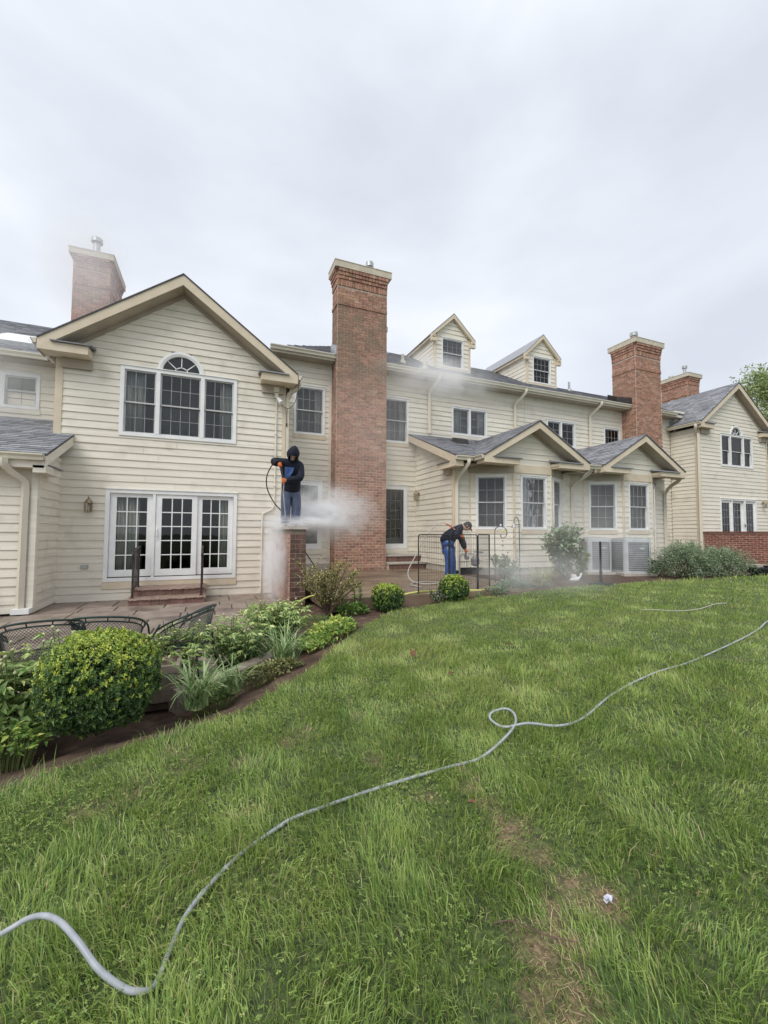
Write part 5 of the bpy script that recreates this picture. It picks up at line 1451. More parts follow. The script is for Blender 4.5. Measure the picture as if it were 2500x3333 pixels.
for z in (0.02,-0.12,-0.26): m.lathe((6.90,8.38,z-0.03), [(0.004,0),(0.024,0.03),(0.004,0.06)], 6)
m.build('chime_string', M['brass'], t)
# ---------------------------------------------------------------- gas meter
t = thing('gas_meter', (6.55,9.75,-1.1), 'grey gas meter with regulator and pipes behind the wire pen', 'gas meter')
m = MB(); m.lathe((6.60,9.60,-0.92), [(0.04,0),(0.10,0.03),(0.115,0.08),(0.115,0.2),(0.08,0.26),(0.03,0.28)], 14); m.build('meter_body', M['acdark'], t)
m = MB(); m.tube(catmull([(6.20,9.75,-1.2),(6.20,9.75,-0.72),(6.22,9.75,-0.62),(6.30,9.73,-0.59),(6.55,9.68,-0.58),(6.60,9.62,-0.60)],5),0.022,8); m.tube(catmull([(6.66,9.62,-0.62),(6.74,9.66,-0.56),(6.95,9.75,-0.56),(6.98,10.2,-0.56)],5),0.022,8); m.build('pipe', M['metal'], t)
m = MB(); m.tube([(6.36,9.72,-0.66),(6.44,9.70,-0.66)],0.085,12); m.build('regulator', M['metal'], t)
m = MB(); m.lathe((6.08,10.0,-0.62),[(0.10,0),(0.12,0.08),(0.09,0.14),(0.03,0.16)],12); m.tube(catmull([(5.98,10.0,-0.52),(6.0,10.0,-0.33),(6.08,10.0,-0.28),(6.16,10.0,-0.33),(6.18,10.0,-0.52)],4),0.012,6); m.tube([(6.08,10.0,-0.62),(6.08,10.0,-1.2)],0.02,6); m.build('valve', M['metal'], t)
# ---------------------------------------------------------------- pots, goose figure
def pot(x, y, z, r_, h, label, group=None):
    t = thing('plant_pot', (x,y,z), label, 'pot', group)
    m = MB(); m.lathe((x,y,z), [(r_*0.72,0),(r_*0.95,h*0.82),(r_*1.06,h*0.83),(r_*1.06,h),(r_*0.96,h),(r_*0.9,h*0.86),(r_*0.1,h*0.84)], 18); m.build('body', M['black'], t)
pot(14.56,7.10,-1.20,0.27,0.23,'black plastic nursery pot on the lawn edge below the brick wall', 'black nursery pots')
pot(15.30,7.05,-1.20,0.26,0.26,'black plastic nursery pot at the very right edge', 'black nursery pots')
pot(12.45,8.75,-1.20,0.22,0.38,'tall black pot between the right air conditioner and the bush')
gs = thing('goose_figure', (8.11,7.62,-1.2), 'white garden goose ornament lying under the tall leafy shrub', 'ornament')
m = MB(); m.tube(catmull([(7.92,7.62,-1.12),(8.0,7.62,-1.12),(8.10,7.62,-1.12),(8.20,7.62,-1.10)],4),[0.02]*3+[0.04]*3+[0.055]*3+[0.06,0.055,0.05,0.035],8); m.build('body', M['white'], gs, smooth=True)
m = MB(); m.tube(catmull([(8.18,7.62,-1.10),(8.25,7.62,-1.06),(8.28,7.62,-0.99)],4),[0.03,0.026,0.024,0.022,0.02,0.02,0.022,0.026,0.026],8); m.tube([(8.285,7.62,-0.985),(8.33,7.62,-0.99)],[0.016,0.006],6); m.build('neck', M['white'], gs, smooth=True)
m = MB(); m.hexa([(8.0,7.58,-1.09),(8.13,7.58,-1.08),(8.13,7.66,-1.08),(8.0,7.66,-1.09),(7.97,7.60,-0.98),(8.09,7.60,-1.0),(8.09,7.64,-1.0),(7.97,7.64,-0.98)]); m.build('wing', M['white'], gs)
# ---------------------------------------------------------------- right brick wall, running toward the lawn
bw = thing('brick_wall', (20.2,9.0,-1.13), 'red brick patio wall in front of the far right townhouse', 'wall')
m = MB(); m.box(20.11,20.35,6.6,11.75,-1.3,0.03); c = m.build('wall_core', M['mortar'], bw)
brick_face(c, ((20.11,0.0),(0.0,-1.0),(-1.0,0.0)), -11.75, -6.6, -1.13, 0.03, 0.24, 0.0859, 0.008, 290, 'brickred', 'brickred') if 'brickred' in M else brick_face(c, ((20.11,0.0),(0.0,-1.0),(-1.0,0.0)), -11.75, -6.6, -1.13, 0.03, 0.24, 0.0859, 0.008, 290, 'wetbrick', 'wetbrick')
m = MB(); m.box(20.06,20.40,6.55,11.78,0.032,0.09); m.build('coping', M['brickred'], bw)
m = MB(); m.box(18.2,20.10,6.6,11.6,-1.25,-1.13); fo = m.build('side_path', M['wetcon']); fo['kind'] = 'structure'
m = MB(); m.box(17.9,18.19,6.6,11.6,-1.3,-1.10); tag(m.build('path_edging', M['concrete']), 'pale concrete edging strip beside the path below the red brick wall', 'edging')

# ================================================================== hoses
M['hosegrey'] = mat('grey_rubber_hose', (0.30,0.32,0.35), (0.40,0.42,0.45), scale=20, rough=0.38)
M['hoseyellow'] = mat('yellow_hose', (0.55,0.56,0.14), (0.66,0.66,0.22), scale=20, rough=0.45)
M['hosepink'] = mat('pale_grey_hose', (0.40,0.37,0.34), (0.50,0.47,0.43), scale=20, rough=0.45)
def hose(name, pts, r_, mt, label, n=7):
    m = MB(); m.tube(catmull(pts, n), r_, 10); return tag(m.build(name, M[mt], smooth=True), label, 'hose')
H = [(-1.4,1.55,.03),(-1.0,1.74,.08),(-0.67,1.90,.11),(-0.575,1.93,.14),(-0.49,1.88,.16),(-0.40,1.77,.15),(-0.315,1.66,.10),(-0.24,1.59,.06),(-0.19,1.56,.04),(-0.14,1.56,.014),(-0.10,1.66,.03),(-0.06,1.77,.03),(0.02,1.88,.03),(0.14,2.02,.014),(0.32,2.13,.014),(0.45,2.18,.014),(0.93,2.25,.014),(1.35,2.27,.014),(1.59,2.27,.014),(1.85,2.36,.04),(2.04,2.48,.05),(2.14,2.62,.05),(2.13,2.71,.05),(2.0,2.70,.05),(1.93,2.62,.045),(1.95,2.49,.04),(2.10,2.42,.065),(2.31,2.34,.04),(2.61,2.40,.014),(3.19,2.61,.014),(3.86,2.73,.014),(4.46,2.77,.014),(5.6,2.96,.014),(6.41,3.15,.014),(6.98,3.32,.014),(8.2,3.6,.03)]
H = [(x*(1.45-0.6*h)/1.45, y*(1.45-0.6*h)/1.45, h) if i < 9 else (x, y, h) for i, (x, y, h) in enumerate(H)]
hose('garden_hose', [(x, y, float(zg(x, y))+h) for x, y, h in H], 0.0092, 'hosegrey', 'long thick grey hose looping across the foreground lawn')
H2 = [(6.2,4.55),(6.37,4.45),(6.53,4.25),(6.91,4.17),(7.64,4.33),(7.9,4.32)]
hose('garden_hose', [(x, y, float(zg(x, y))+0.03) for x, y in H2], 0.007, 'hosepink', 'thin pale hose half hidden in the grass at the far right of the lawn')
H3 = [(1.02,6.85,-1.52),(1.28,7.55,-1.40),(1.62,8.05,-1.30),(1.95,8.25,-1.27),(2.3,7.75,-1.28),(2.6,7.30,-1.30),(3.0,7.22,-1.25),(3.5,7.30,-1.18),(4.0,7.45,-1.18),(4.6,7.35,-1.18),(5.2,7.32,-1.20),(5.6,7.50,-1.20),(6.0,7.85,-1.22),(6.4,8.2,-1.24)]
hose('garden_hose', H3, 0.018, 'hoseyellow', 'yellow hose lying along the back of the planting bed')
# ================================================================== plants
def unit(v): return v/np.maximum(np.linalg.norm(v, axis=1, keepdims=True), 1e-9)
def leaf_arrays(P, D, L, W, U=None, fold=0.25, droop=0.15):
    """one folded leaf (2 triangles) per row: P base, D direction, L length, W width"""
    n = len(P); D = unit(D)
    if U is None: U = np.tile(np.array([[0,0,1.]]), (n, 1))+nr.normal(0, 0.35, (n, 3))
    S = unit(np.cross(D, U)); Nn = unit(np.cross(S, D))
    L = np.broadcast_to(np.asarray(L, float), (n,))[:, None]; W = np.broadcast_to(np.asarray(W, float), (n,))[:, None]
    mid = P+D*L*0.45
    V = np.stack([P, mid-S*W/2+Nn*W*fold, P+D*L-Nn*L*droop, mid+S*W/2+Nn*W*fold], 1).reshape(-1, 3)
    o = np.arange(n)[:, None]*4
    return V, np.concatenate([o+np.array([[0,1,2]]), o+np.array([[0,2,3]])], 0)
def foliage(parent, name, P, D, L, W, col, mt, **kw):
    V, T = leaf_arrays(P, D, L, W, **kw)
    return npmesh(name, V, T, mt, parent, attrs={'rnd': np.tile(col, 2)})
M['lf_box'] = leafmat('boxwood_leaf', (0.023,0.058,0.017), (0.609,0.667,0.102), rough=0.35, trans=0.2, extra=((0.35,(0.065,0.138,0.032)),(0.6,(0.160,0.275,0.051)),(0.8,(0.362,0.478,0.072))))
M['lf_green'] = leafmat('fresh_leaf', (0.092,0.192,0.048), (0.739,0.750,0.200), rough=0.42, trans=0.28, extra=((0.5,(0.251,0.418,0.099)),))
M['lf_peony'] = leafmat('peony_leaf', (0.119,0.192,0.075), (0.714,0.750,0.307), rough=0.4, trans=0.22, extra=((0.5,(0.291,0.430,0.152)),))
M['lf_grey'] = leafmat('grey_green_leaf', (0.087,0.138,0.087), (0.522,0.609,0.406), rough=0.5, trans=0.2, extra=((0.5,(0.217,0.304,0.174)),))
M['lf_strap'] = leafmat('strap_leaf', (0.07,0.13,0.05), (0.50,0.58,0.33), rough=0.35, trans=0.25, extra=((0.5,(0.20,0.32,0.11)),))
M['lf_straw'] = leafmat('variegated_grass_leaf', (0.232,0.246,0.087), (0.700,0.700,0.392), rough=0.5, trans=0.25)
M['lf_azalea'] = leafmat('small_olive_leaf', (0.101,0.113,0.045), (0.690,0.626,0.254), rough=0.45, trans=0.2, extra=((0.5,(0.265,0.278,0.100)),))
M['bark'] = mat('twig_bark', (0.09,0.06,0.04), (0.16,0.11,0.075), scale=25, rough=0.9, bump=0.4)
M['stem'] = mat('green_stem', (0.10,0.14,0.04), (0.18,0.22,0.07), scale=25, rough=0.6)
M['bud'] = mat('peony_bud', (0.30,0.34,0.16), (0.52,0.50,0.33), scale=60, rough=0.5)

def clipped_bush(x, y, rx, ry, h, zb, n, label, name='round_bush', mt='lf_box', ls=0.028, bright=0.5, power=2.6, group=None):
    t = thing(name, (x, y, zb), label, 'bush', group)
    c = np.array([x, y, zb+h*0.52])
    u = unit(nr.normal(0, 1, (n, 3)))
    k = (np.abs(u)**power).sum(1)**(-1/power)
    S = np.array([rx, ry, h*0.5])
    lump = 1+0.03*np.sin(u[:, :1]*9+u[:, 1:2]*7+1+x*3)+0.03*np.sin(u[:, 2:3]*11+u[:, :1]*5)+0.02*np.sin(u[:, 1:2]*17+u[:, 2:3]*13)
    P = c+u*k[:, None]*S*lump*np.where(nr.random((n, 1)) < 0.25, nr.uniform(0.80, 0.96, (n, 1)), nr.uniform(0.93, 1.06, (n, 1)))
    Nn = unit(u/S)
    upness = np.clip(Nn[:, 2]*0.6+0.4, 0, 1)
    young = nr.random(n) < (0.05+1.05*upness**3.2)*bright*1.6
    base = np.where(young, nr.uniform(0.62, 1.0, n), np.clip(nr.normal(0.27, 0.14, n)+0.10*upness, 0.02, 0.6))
    ax = unit(Nn*0.8+np.array([[0,0,0.55]])+nr.normal(0, 0.3, (n, 3)))
    Ps, Ds, Ls, Cs, Us = [], [], [], [], []
    a1 = unit(np.cross(ax, np.tile(np.array([[0.3,0.2,0.93]]), (n, 1))+nr.normal(0, 0.2, (n, 3)))); a2 = np.cross(ax, a1)
    for q in range(6):
        a = 2*math.pi*q/6+nr.uniform(-0.4, 0.4, n)
        d = a1*np.cos(a)[:, None]+a2*np.sin(a)[:, None]
        D = unit(d*0.85+ax*(0.35+0.5*(q % 2)))
        Ps.append(P+ax*0.004*q); Ds.append(D); Ls.append(ls*nr.uniform(0.7, 1.25, n)); Cs.append(np.clip(base+nr.normal(0, 0.07, n), 0, 1)); Us.append(ax)
    # darker leaves inside the shell
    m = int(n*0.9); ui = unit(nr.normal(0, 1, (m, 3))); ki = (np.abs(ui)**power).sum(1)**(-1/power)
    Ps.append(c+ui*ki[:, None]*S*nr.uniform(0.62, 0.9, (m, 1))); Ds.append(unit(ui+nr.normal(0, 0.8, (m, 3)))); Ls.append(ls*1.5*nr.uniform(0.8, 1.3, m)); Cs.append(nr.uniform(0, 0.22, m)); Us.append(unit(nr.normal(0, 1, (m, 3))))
    P, D, L, C, U = (np.concatenate(q) for q in (Ps, Ds, Ls, Cs, Us))
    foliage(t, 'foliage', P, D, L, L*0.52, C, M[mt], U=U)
    mb = MB()
    for q in range(9):
        a = q*0.7; rr = rng.uniform(0.3, 0.7)
        mb.tube(catmull([(x+0.03*math.cos(a), y+0.03*math.sin(a), zb-0.06), (x+rx*rr*0.4*math.cos(a), y+ry*rr*0.4*math.sin(a), zb+h*0.3), (x+rx*rr*math.cos(a), y+ry*rr*math.sin(a), zb+h*0.72)],4), [0.014]*4+[0.01]*4+[0.006], 5)
    mb.build('stems', M['bark'], t)
    return t

def branch_shrub(x, y, zb, rx, h, nb, nl, ls, lw, label, mt, name='leafy_shrub', cat='shrub', shape='vase', col=(0.45,0.2), bark='bark', spread=1.0, group=None, low=0.15):
    """branches that fork, leaves set along them"""
    t = thing(name, (x, y, zb), label, cat, group)
    mb = MB(); P, D = [], []
    for i in range(nb):
        a = 2*math.pi*(i+rng.random()*0.7)/nb; rr = rx*math.sqrt(rng.uniform(0.05, 1))*spread
        hh = h*rng.uniform(0.62, 1.0)*(1-0.25*(rr/rx)**2) if shape == 'dome' else h*rng.uniform(0.55, 1.0)
        p0 = Vector((x+rng.uniform(-.03,.03), y+rng.uniform(-.03,.03), zb-0.04)); p2 = Vector((x+rr*math.cos(a), y+rr*math.sin(a), zb+hh))
        p1 = p0.lerp(p2, 0.5)+Vector((rng.uniform(-.1,.1)*rx, rng.uniform(-.1,.1)*rx, h*0.10))
        path = catmull([p0, p1, p2], 6)
        mb.tube(path, [0.011-0.008*j/(len(path)-1) for j in range(len(path))], 4)
        forks = [(path[j], (path[j+1]-path[j]).normalized()) for j in range(2, len(path)-1)]
        tips = [path]
        for (q, dq) in forks:
            for s in range(2):
                v = (dq+Vector((rng.uniform(-1,1), rng.uniform(-1,1), rng.uniform(-0.3,0.8)))*0.9).normalized()
                e = q+v*rx*rng.uniform(0.25, 0.5)
                if e.z < zb+0.02: e.z = zb+0.02
                mb.tube([q, e], [0.004, 0.0018], 3); tips.append([q, q.lerp(e, .5), e])
        per = max(2, int(nl/(nb*len(tips))))
        for pa in tips:
            for _ in range(per):
                f = rng.random()**0.7; j = min(int(f*(len(pa)-1)), len(pa)-2)
                q = pa[j].lerp(pa[j+1], rng.random())
                if q.z < zb+h*low: continue
                P.append(q); D.append(Vector((rng.uniform(-1,1), rng.uniform(-1,1), rng.uniform(-0.5,0.9))))
    P = np.array(P); D = np.array(D); n = len(P)
    hrel = (P[:, 2]-zb)/h
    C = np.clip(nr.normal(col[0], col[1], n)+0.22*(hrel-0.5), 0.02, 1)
    L = ls*nr.uniform(0.65, 1.25, n)
    foliage(t, 'foliage', P, D, L, L*lw, C, M[mt])
    mb.build('branches', M[bark], t)
    return t

def straps(x, y, zb, n, L, W, label, mt='lf_strap', name='strap_leaved_plant', cat='plant', rad=0.06, bend=1.0, col=(0.5,0.2), up=0.9, group=None):
    t = thing(name, (x, y, zb), label, cat, group)
    k = 6; V = []; fs = []; C = []
    for i in range(n):
        a = rng.uniform(0, 2*math.pi); r0 = rad*math.sqrt(rng.random()); l = L*rng.uniform(0.6, 1.15); w = W*rng.uniform(0.7, 1.2)
        bx, by = x+r0*math.cos(rng.uniform(0,6.3)), y+r0*math.sin(rng.uniform(0,6.3))
        el = math.radians(rng.uniform(62, 88))*up; da = bend*rng.uniform(0.5, 1.5)
        p = Vector((bx, by, zb-0.02)); b0 = len(V); s = Vector((-math.sin(a), math.cos(a), 0))
        tw = rng.uniform(-0.5, 0.5); s = (s*math.cos(tw)+Vector((0,0,1))*math.sin(tw)*0.4)
        for j in range(k+1):
            f = j/k; ww = w*(1-f**2.5)*0.5+0.0006
            V += [tuple(p-s*ww), tuple(p+s*ww)]
            d = Vector((math.cos(a)*math.cos(el), math.sin(a)*math.cos(el), math.sin(el)))
            p = p+d*(l/k); el -= da*0.32*(0.4+f)
            if p.z < zb+0.01: p.z = zb+0.01
        for j in range(k): fs.append((b0+2*j, b0+2*j+1, b0+2*j+3, b0+2*j+2)); C.append(rng.gauss(*col))
    npmesh('leaves', np.array(V), np.array(fs), M[mt], t, attrs={'rnd': np.clip(np.array(C), 0, 1)})
    mb = MB(); mb.lathe((x,y,zb-0.04), [(rad*0.8,0),(rad*0.5,0.05),(rad*0.2,0.08)], 8); mb.build('crown', M['stem'], t)
    return t

def peony(x, y, zb, rx, h, ns, label, buds=True, ll=0.085, group=None, name='peony_plant'):
    t = thing(name, (x, y, zb), label, 'plant', group)
    mb = MB(); bd = MB(); P, D, Ls = [], [], []
    for i in range(ns):
        a = rng.uniform(0, 6.283); rr = rx*math.sqrt(rng.random()); hh = h*rng.uniform(0.65, 1.05)
        p0 = Vector((x+0.35*rr*math.cos(a), y+0.35*rr*math.sin(a), zb-0.03)); p2 = Vector((x+rr*math.cos(a), y+rr*math.sin(a), zb+hh))
        path = catmull([p0, p0.lerp(p2, 0.55)+Vector((0,0,0.03)), p2], 5)
        mb.tube(path, [0.0045]*len(path), 4)
        for j in range(3, len(path)-1):
            for s in range(2 if j < 9 else 1):
                b = rng.uniform(0, 6.283); v = Vector((math.cos(b), math.sin(b), rng.uniform(-0.1, 0.45)))
                pet = path[j]+v*rng.uniform(0.05, 0.12)
                mb.tube([path[j], pet], [0.0022, 0.0015], 3)
                for q in range(5):
                    c = b+(q-2)*0.55
                    P.append(pet); D.append(Vector((math.cos(c), math.sin(c), v.z-0.25+rng.uniform(-0.2,0.2)))); Ls.append(ll*rng.uniform(0.7, 1.25))
        if buds and rng.random() < 0.75:
            q = path[-1]; r_ = 0.014*rng.uniform(0.8, 1.2)
            bd = MB(); bd.lathe((q.x, q.y, q.z-0.004), [(r_*0.4,0),(r_,r_*0.7),(r_*0.95,r_*1.3),(r_*0.3,r_*2)], 7); bd.build('bud', M['bud'], t, smooth=True)
    P = np.array(P); D = np.array(D); L = np.array(Ls); n = len(P)
    hrel = (P[:, 2]-zb)/h
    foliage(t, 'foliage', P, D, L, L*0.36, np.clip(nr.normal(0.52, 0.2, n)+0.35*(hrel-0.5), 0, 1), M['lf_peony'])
    mb.build('stalks', M['stem'], t)
    return t

def mound(x, y, zb, rx, ry, h, n, ls, lw, label, mt, name='leafy_mound', cat='plant', col=(0.5,0.22), group=None, rot=0.0):
    """low spreading clump of upright leaves"""
    t = thing(name, (x, y, zb), label, cat, group)
    a = nr.uniform(0, 2*math.pi, n); r_ = np.sqrt(nr.random(n))
    lx, ly = rx*r_*np.cos(a), ry*r_*np.sin(a)
    X = x+lx*math.cos(rot)-ly*math.sin(rot); Y = y+lx*math.sin(rot)+ly*math.cos(rot)
    zz = h*(1-r_**2.2*0.75)*nr.uniform(0.35, 1.0, n)**0.6*(1+0.2*wav(X, Y, 9))
    P = np.stack([X, Y, np.maximum(zg(X, Y), zb-0.05)+zz], 1)
    D = np.stack([np.cos(a)*0.6, np.sin(a)*0.6, np.full(n, 0.35)], 1)+nr.normal(0, 0.5, (n, 3))
    L = ls*nr.uniform(0.6, 1.3, n)
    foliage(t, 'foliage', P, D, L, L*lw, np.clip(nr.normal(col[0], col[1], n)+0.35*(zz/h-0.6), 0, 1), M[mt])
    mb = MB()
    for i in range(0, n, max(1, n//90)): mb.tube([(x+(X[i]-x)*0.75, y+(Y[i]-y)*0.75, float(zg(X[i], Y[i]))-0.02), tuple(P[i])], [0.003, 0.0018], 3)
    mb.build('stalks', M['stem'], t)
    return t
Z = lambda x, y: float(zg(x, y))
clipped_bush(-0.79, 3.95, 0.37, 0.37, 0.67, -1.52, 5200, 'large round clipped bush with yellow green tips in the left foreground bed', ls=0.021, bright=0.72)
clipped_bush(2.93, 6.98, 0.255, 0.25, 0.43, -1.40, 1300, 'small round bright green bush in the bed left of the wire pen', ls=0.027, bright=0.8)
clipped_bush(4.32, 7.00, 0.27, 0.26, 0.50, -1.35, 1400, 'small bright green bush growing in front of the wire pen', ls=0.027, bright=0.8, power=2.1)
branch_shrub(3.97, 7.0, -1.36, 0.2, 0.30, 10, 700, 0.035, 0.5, 'thin grey green shrublet at the left foot of the wire pen', 'lf_grey', shape='dome')
branch_shrub(1.85, 7.02, -1.42, 0.46, 0.90, 22, 5200, 0.036, 0.5, 'twiggy olive leaved shrub in front of the wet brick pillar', 'lf_azalea', name='twiggy_shrub', col=(0.55,0.22), low=0.22, spread=1.25)
peony(0.80, 6.05, -1.60, 0.44, 0.62, 46, 'tall bushy peony clump with round buds left of the brick pillar')
peony(-1.42, 4.25, -1.58, 0.24, 0.66, 20, 'budded peony growing before the leftmost patio chair')
peony(-1.08, 4.42, -1.60, 0.2, 0.76, 14, 'slender budded peony between the left patio chair and the round clipped bush')
peony(-0.28, 4.92, -1.62, 0.32, 0.66, 20, 'open budded peony in front of the sideways patio chair', ll=0.07)
peony(0.22, 5.35, -1.62, 0.36, 0.56, 20, 'low budded peony beside the square planter and kerb', ll=0.075)
straps(0.40, 5.40, -1.58, 130, 0.55, 0.022, 'broad tuft of dark green day lily leaves behind the kerb', col=(0.35,0.15), rad=0.22, bend=0.9)
straps(-0.10, 4.00, -1.48, 95, 0.52, 0.017, 'arching daffodil leaves at the lawn edge right of the round clipped bush', rad=0.09, bend=1.0, col=(0.6,0.2))
straps(0.20, 4.32, -1.50, 55, 0.38, 0.015, 'smaller daffodil tuft between the two larger daffodil clumps', rad=0.08, bend=1.0, col=(0.5,0.2))
straps(0.80, 4.92, -1.48, 95, 0.52, 0.017, 'arching daffodil leaves beside the dark ground cover near the bright leafy mound', rad=0.12, bend=0.9, col=(0.6,0.2))
mound(1.55, 5.85, -1.52, 0.62, 0.30, 0.26, 1500, 0.075, 0.42, 'bright green leafy mound along the lawn edge', 'lf_green', col=(0.62,0.2), rot=R(50))
mound(0.62, 4.72, -1.52, 0.36, 0.15, 0.16, 700, 0.05, 0.5, 'dark reddish green ground cover at the lawn edge between daffodils', 'lf_azalea', name='ground_cover_plant', col=(0.3,0.2), rot=R(22))
mound(0.05, 4.35, -1.55, 0.25, 0.14, 0.14, 380, 0.05, 0.5, 'low leafy plant behind the first daffodil tuft', 'lf_green', name='ground_cover_plant', col=(0.35,0.2), rot=R(35))
mound(-1.36, 3.86, -1.54, 0.26, 0.16, 0.18, 480, 0.06, 0.45, 'leafy ground cover left of the round clipped bush at the picture edge', 'lf_green', name='ground_cover_plant', col=(0.5,0.2))
mound(-1.50, 4.02, -1.55, 0.26, 0.2, 0.34, 420, 0.13, 0.36, 'large leaved plant at the left picture edge below the leftmost chair', 'lf_peony', col=(0.45,0.25))
branch_shrub(2.42, 7.08, -1.38, 0.12, 0.52, 3, 160, 0.06, 0.5, 'single slender sapling left of the small round bush', 'lf_green', name='sapling', cat='plant', col=(0.4,0.2), low=0.35)
mound(2.28, 7.02, -1.38, 0.28, 0.15, 0.19, 420, 0.07, 0.45, 'dark green leafy plant between the twiggy shrub and small round bush', 'lf_green', name='ground_cover_plant', col=(0.35,0.2))
mound(1.62, 6.85, -1.50, 0.30, 0.2, 0.18, 500, 0.035, 0.35, 'feathery dark green clump under the twiggy olive shrub', 'lf_green', name='ground_cover_plant', col=(0.2,0.12))
straps(4.95, 7.08, -1.33, 26, 0.24, 0.018, 'drooping leafy tuft at the right foot of the wire pen', rad=0.06, bend=1.4, col=(0.3,0.15))
branch_shrub(6.75, 8.55, -1.22, 0.36, 0.72, 11, 900, 0.085, 0.55, 'light leafy bush between the two garden hooks', 'lf_grey', col=(0.55,0.22), shape='dome')
branch_shrub(8.55, 8.45, -1.22, 0.52, 1.42, 20, 2600, 0.11, 0.5, 'tall large leaved shrub in front of the bay window', 'lf_grey', col=(0.6,0.2), low=0.05)
branch_shrub(9.12, 8.40, -1.22, 0.22, 0.78, 8, 450, 0.10, 0.5, 'mid green leafy shrub before the left air conditioner', 'lf_green', col=(0.45,0.2), low=0.05)
straps(7.05, 7.62, -1.20, 260, 0.62, 0.012, 'pale striped ornamental grass fountain at the lawn edge', mt='lf_straw', name='ornamental_grass', rad=0.14, bend=1.25, col=(0.55,0.25))
mound(6.15, 7.55, -1.25, 0.45, 0.3, 0.26, 900, 0.06, 0.5, 'low misty green ground cover left of the ornamental grass', 'lf_grey', name='ground_cover_plant', col=(0.45,0.2))
mound(5.45, 7.25, -1.28, 0.35, 0.2, 0.16, 500, 0.05, 0.5, 'sparse grey green ground cover right of the wire pen', 'lf_grey', name='ground_cover_plant', col=(0.4,0.2))
def juniper(x, y, rx, ry, h, n, label):
    t = thing('spreading_bush', (x, y, -1.2), label, 'bush', 'fine leaved low bushes by the far lawn')
    a = nr.uniform(0, 2*math.pi, n); f = nr.random(n)**0.5; el = nr.uniform(0.05, 1.45, n)
    d = np.stack([np.cos(a)*np.cos(el), np.sin(a)*np.cos(el), np.sin(el)], 1)
    S = np.array([rx, ry, h])
    lump = 1+0.13*np.sin(a*5+1)+0.10*np.sin(a*9+el*6)
    P = np.array([[x, y, -1.18]])+d*S*(0.55+0.45*f)[:, None]*lump[:, None]
    D = d*np.array([1,1,0.6])+nr.normal(0, 0.5, (n, 3))
    L = 0.055*nr.uniform(0.6, 1.3, n)
    foliage(t, 'foliage', P, D, L, L*0.36, np.clip(nr.normal(0.55, 0.2, n)+0.25*(f-0.6)+0.15*(el-0.8), 0, 1), M['lf_grey'])
    mb = MB()
    for i in range(0, n, n//60): mb.tube([(x,y,-1.25), tuple(P[i])], [0.012,0.004], 4)
    mb.build('branches', M['bark'], t)
juniper(12.35, 7.75, 1.05, 0.75, 0.84, 12000, 'larger fine leaved grey green bush right of the air conditioners')
juniper(13.95, 7.75, 1.0, 0.75, 0.70, 9500, 'smaller fine leaved grey green bush nearest the red brick wall')
branch_shrub(-4.2, 9.3, -1.62, 0.42, 0.95, 12, 2400, 0.05, 0.28, 'dark evergreen shrub at the left edge against the low wing', 'lf_green', name='evergreen_shrub', col=(0.2,0.12))
# ---------------------------------------------------------------- tree beyond the right townhouse
def tree(x, y, zb, h, cr, label, n=42000):
    t = thing('broadleaf_tree', (x, y, zb), label, 'tree')
    mb = MB(); top = Vector((x, y, zb+h*0.82))
    trunk = catmull([(x,y,zb-0.2),(x+0.15,y,zb+h*0.3),(x-0.1,y+0.1,zb+h*0.6),top],6)
    mb.tube(trunk, [0.34*(1-0.85*i/(len(trunk)-1)) for i in range(len(trunk))], 9)
    P, D = [], []
    clumps = []
    for i in range(58):
        f = rng.uniform(0.35, 1.0); j = int(f*(len(trunk)-1)); q = trunk[j]
        a = rng.uniform(0, 6.283); L = cr*rng.uniform(0.45, 1.05)*(1.15-0.55*abs(f-0.6)*1.4)
        e = q+Vector((math.cos(a)*L, math.sin(a)*L, L*rng.uniform(0.1, 0.75)))
        mb.tube(catmull([q, q.lerp(e,.5)+Vector((0,0,-0.1)), e],4), [0.07-0.006*k for k in range(9)], 5)
        clumps += [(e, L*0.42), (q.lerp(e, 0.7), L*0.36)]
    per = n//len(clumps)
    for (c, r_) in clumps:
        u = unit(nr.normal(0, 1, (per, 3)))*nr.random((per, 1))**0.6*r_*np.array([[1,1,0.7]])
        P.append(np.array(c)+u); D.append(u+nr.normal(0, 0.6*r_, (per, 3)))
    P = np.concatenate(P); D = np.concatenate(D); L = 0.20*nr.uniform(0.6, 1.3, len(P))
    foliage(t, 'crown', P, D, L, L*0.6, np.clip(nr.normal(0.6, 0.2, len(P)), 0, 1), M['lf_tree'])
    mb.build('trunk', M['bark'], t, smooth=True)
M['lf_tree'] = leafmat('tree_leaf', (0.10,0.16,0.06), (0.58,0.62,0.34), rough=0.4, trans=0.45, extra=((0.5,(0.30,0.40,0.14)),))
tree(41.0, 16.5, -1.2, 14.8, 4.0, 'pale green tree rising behind the far right townhouse roof')
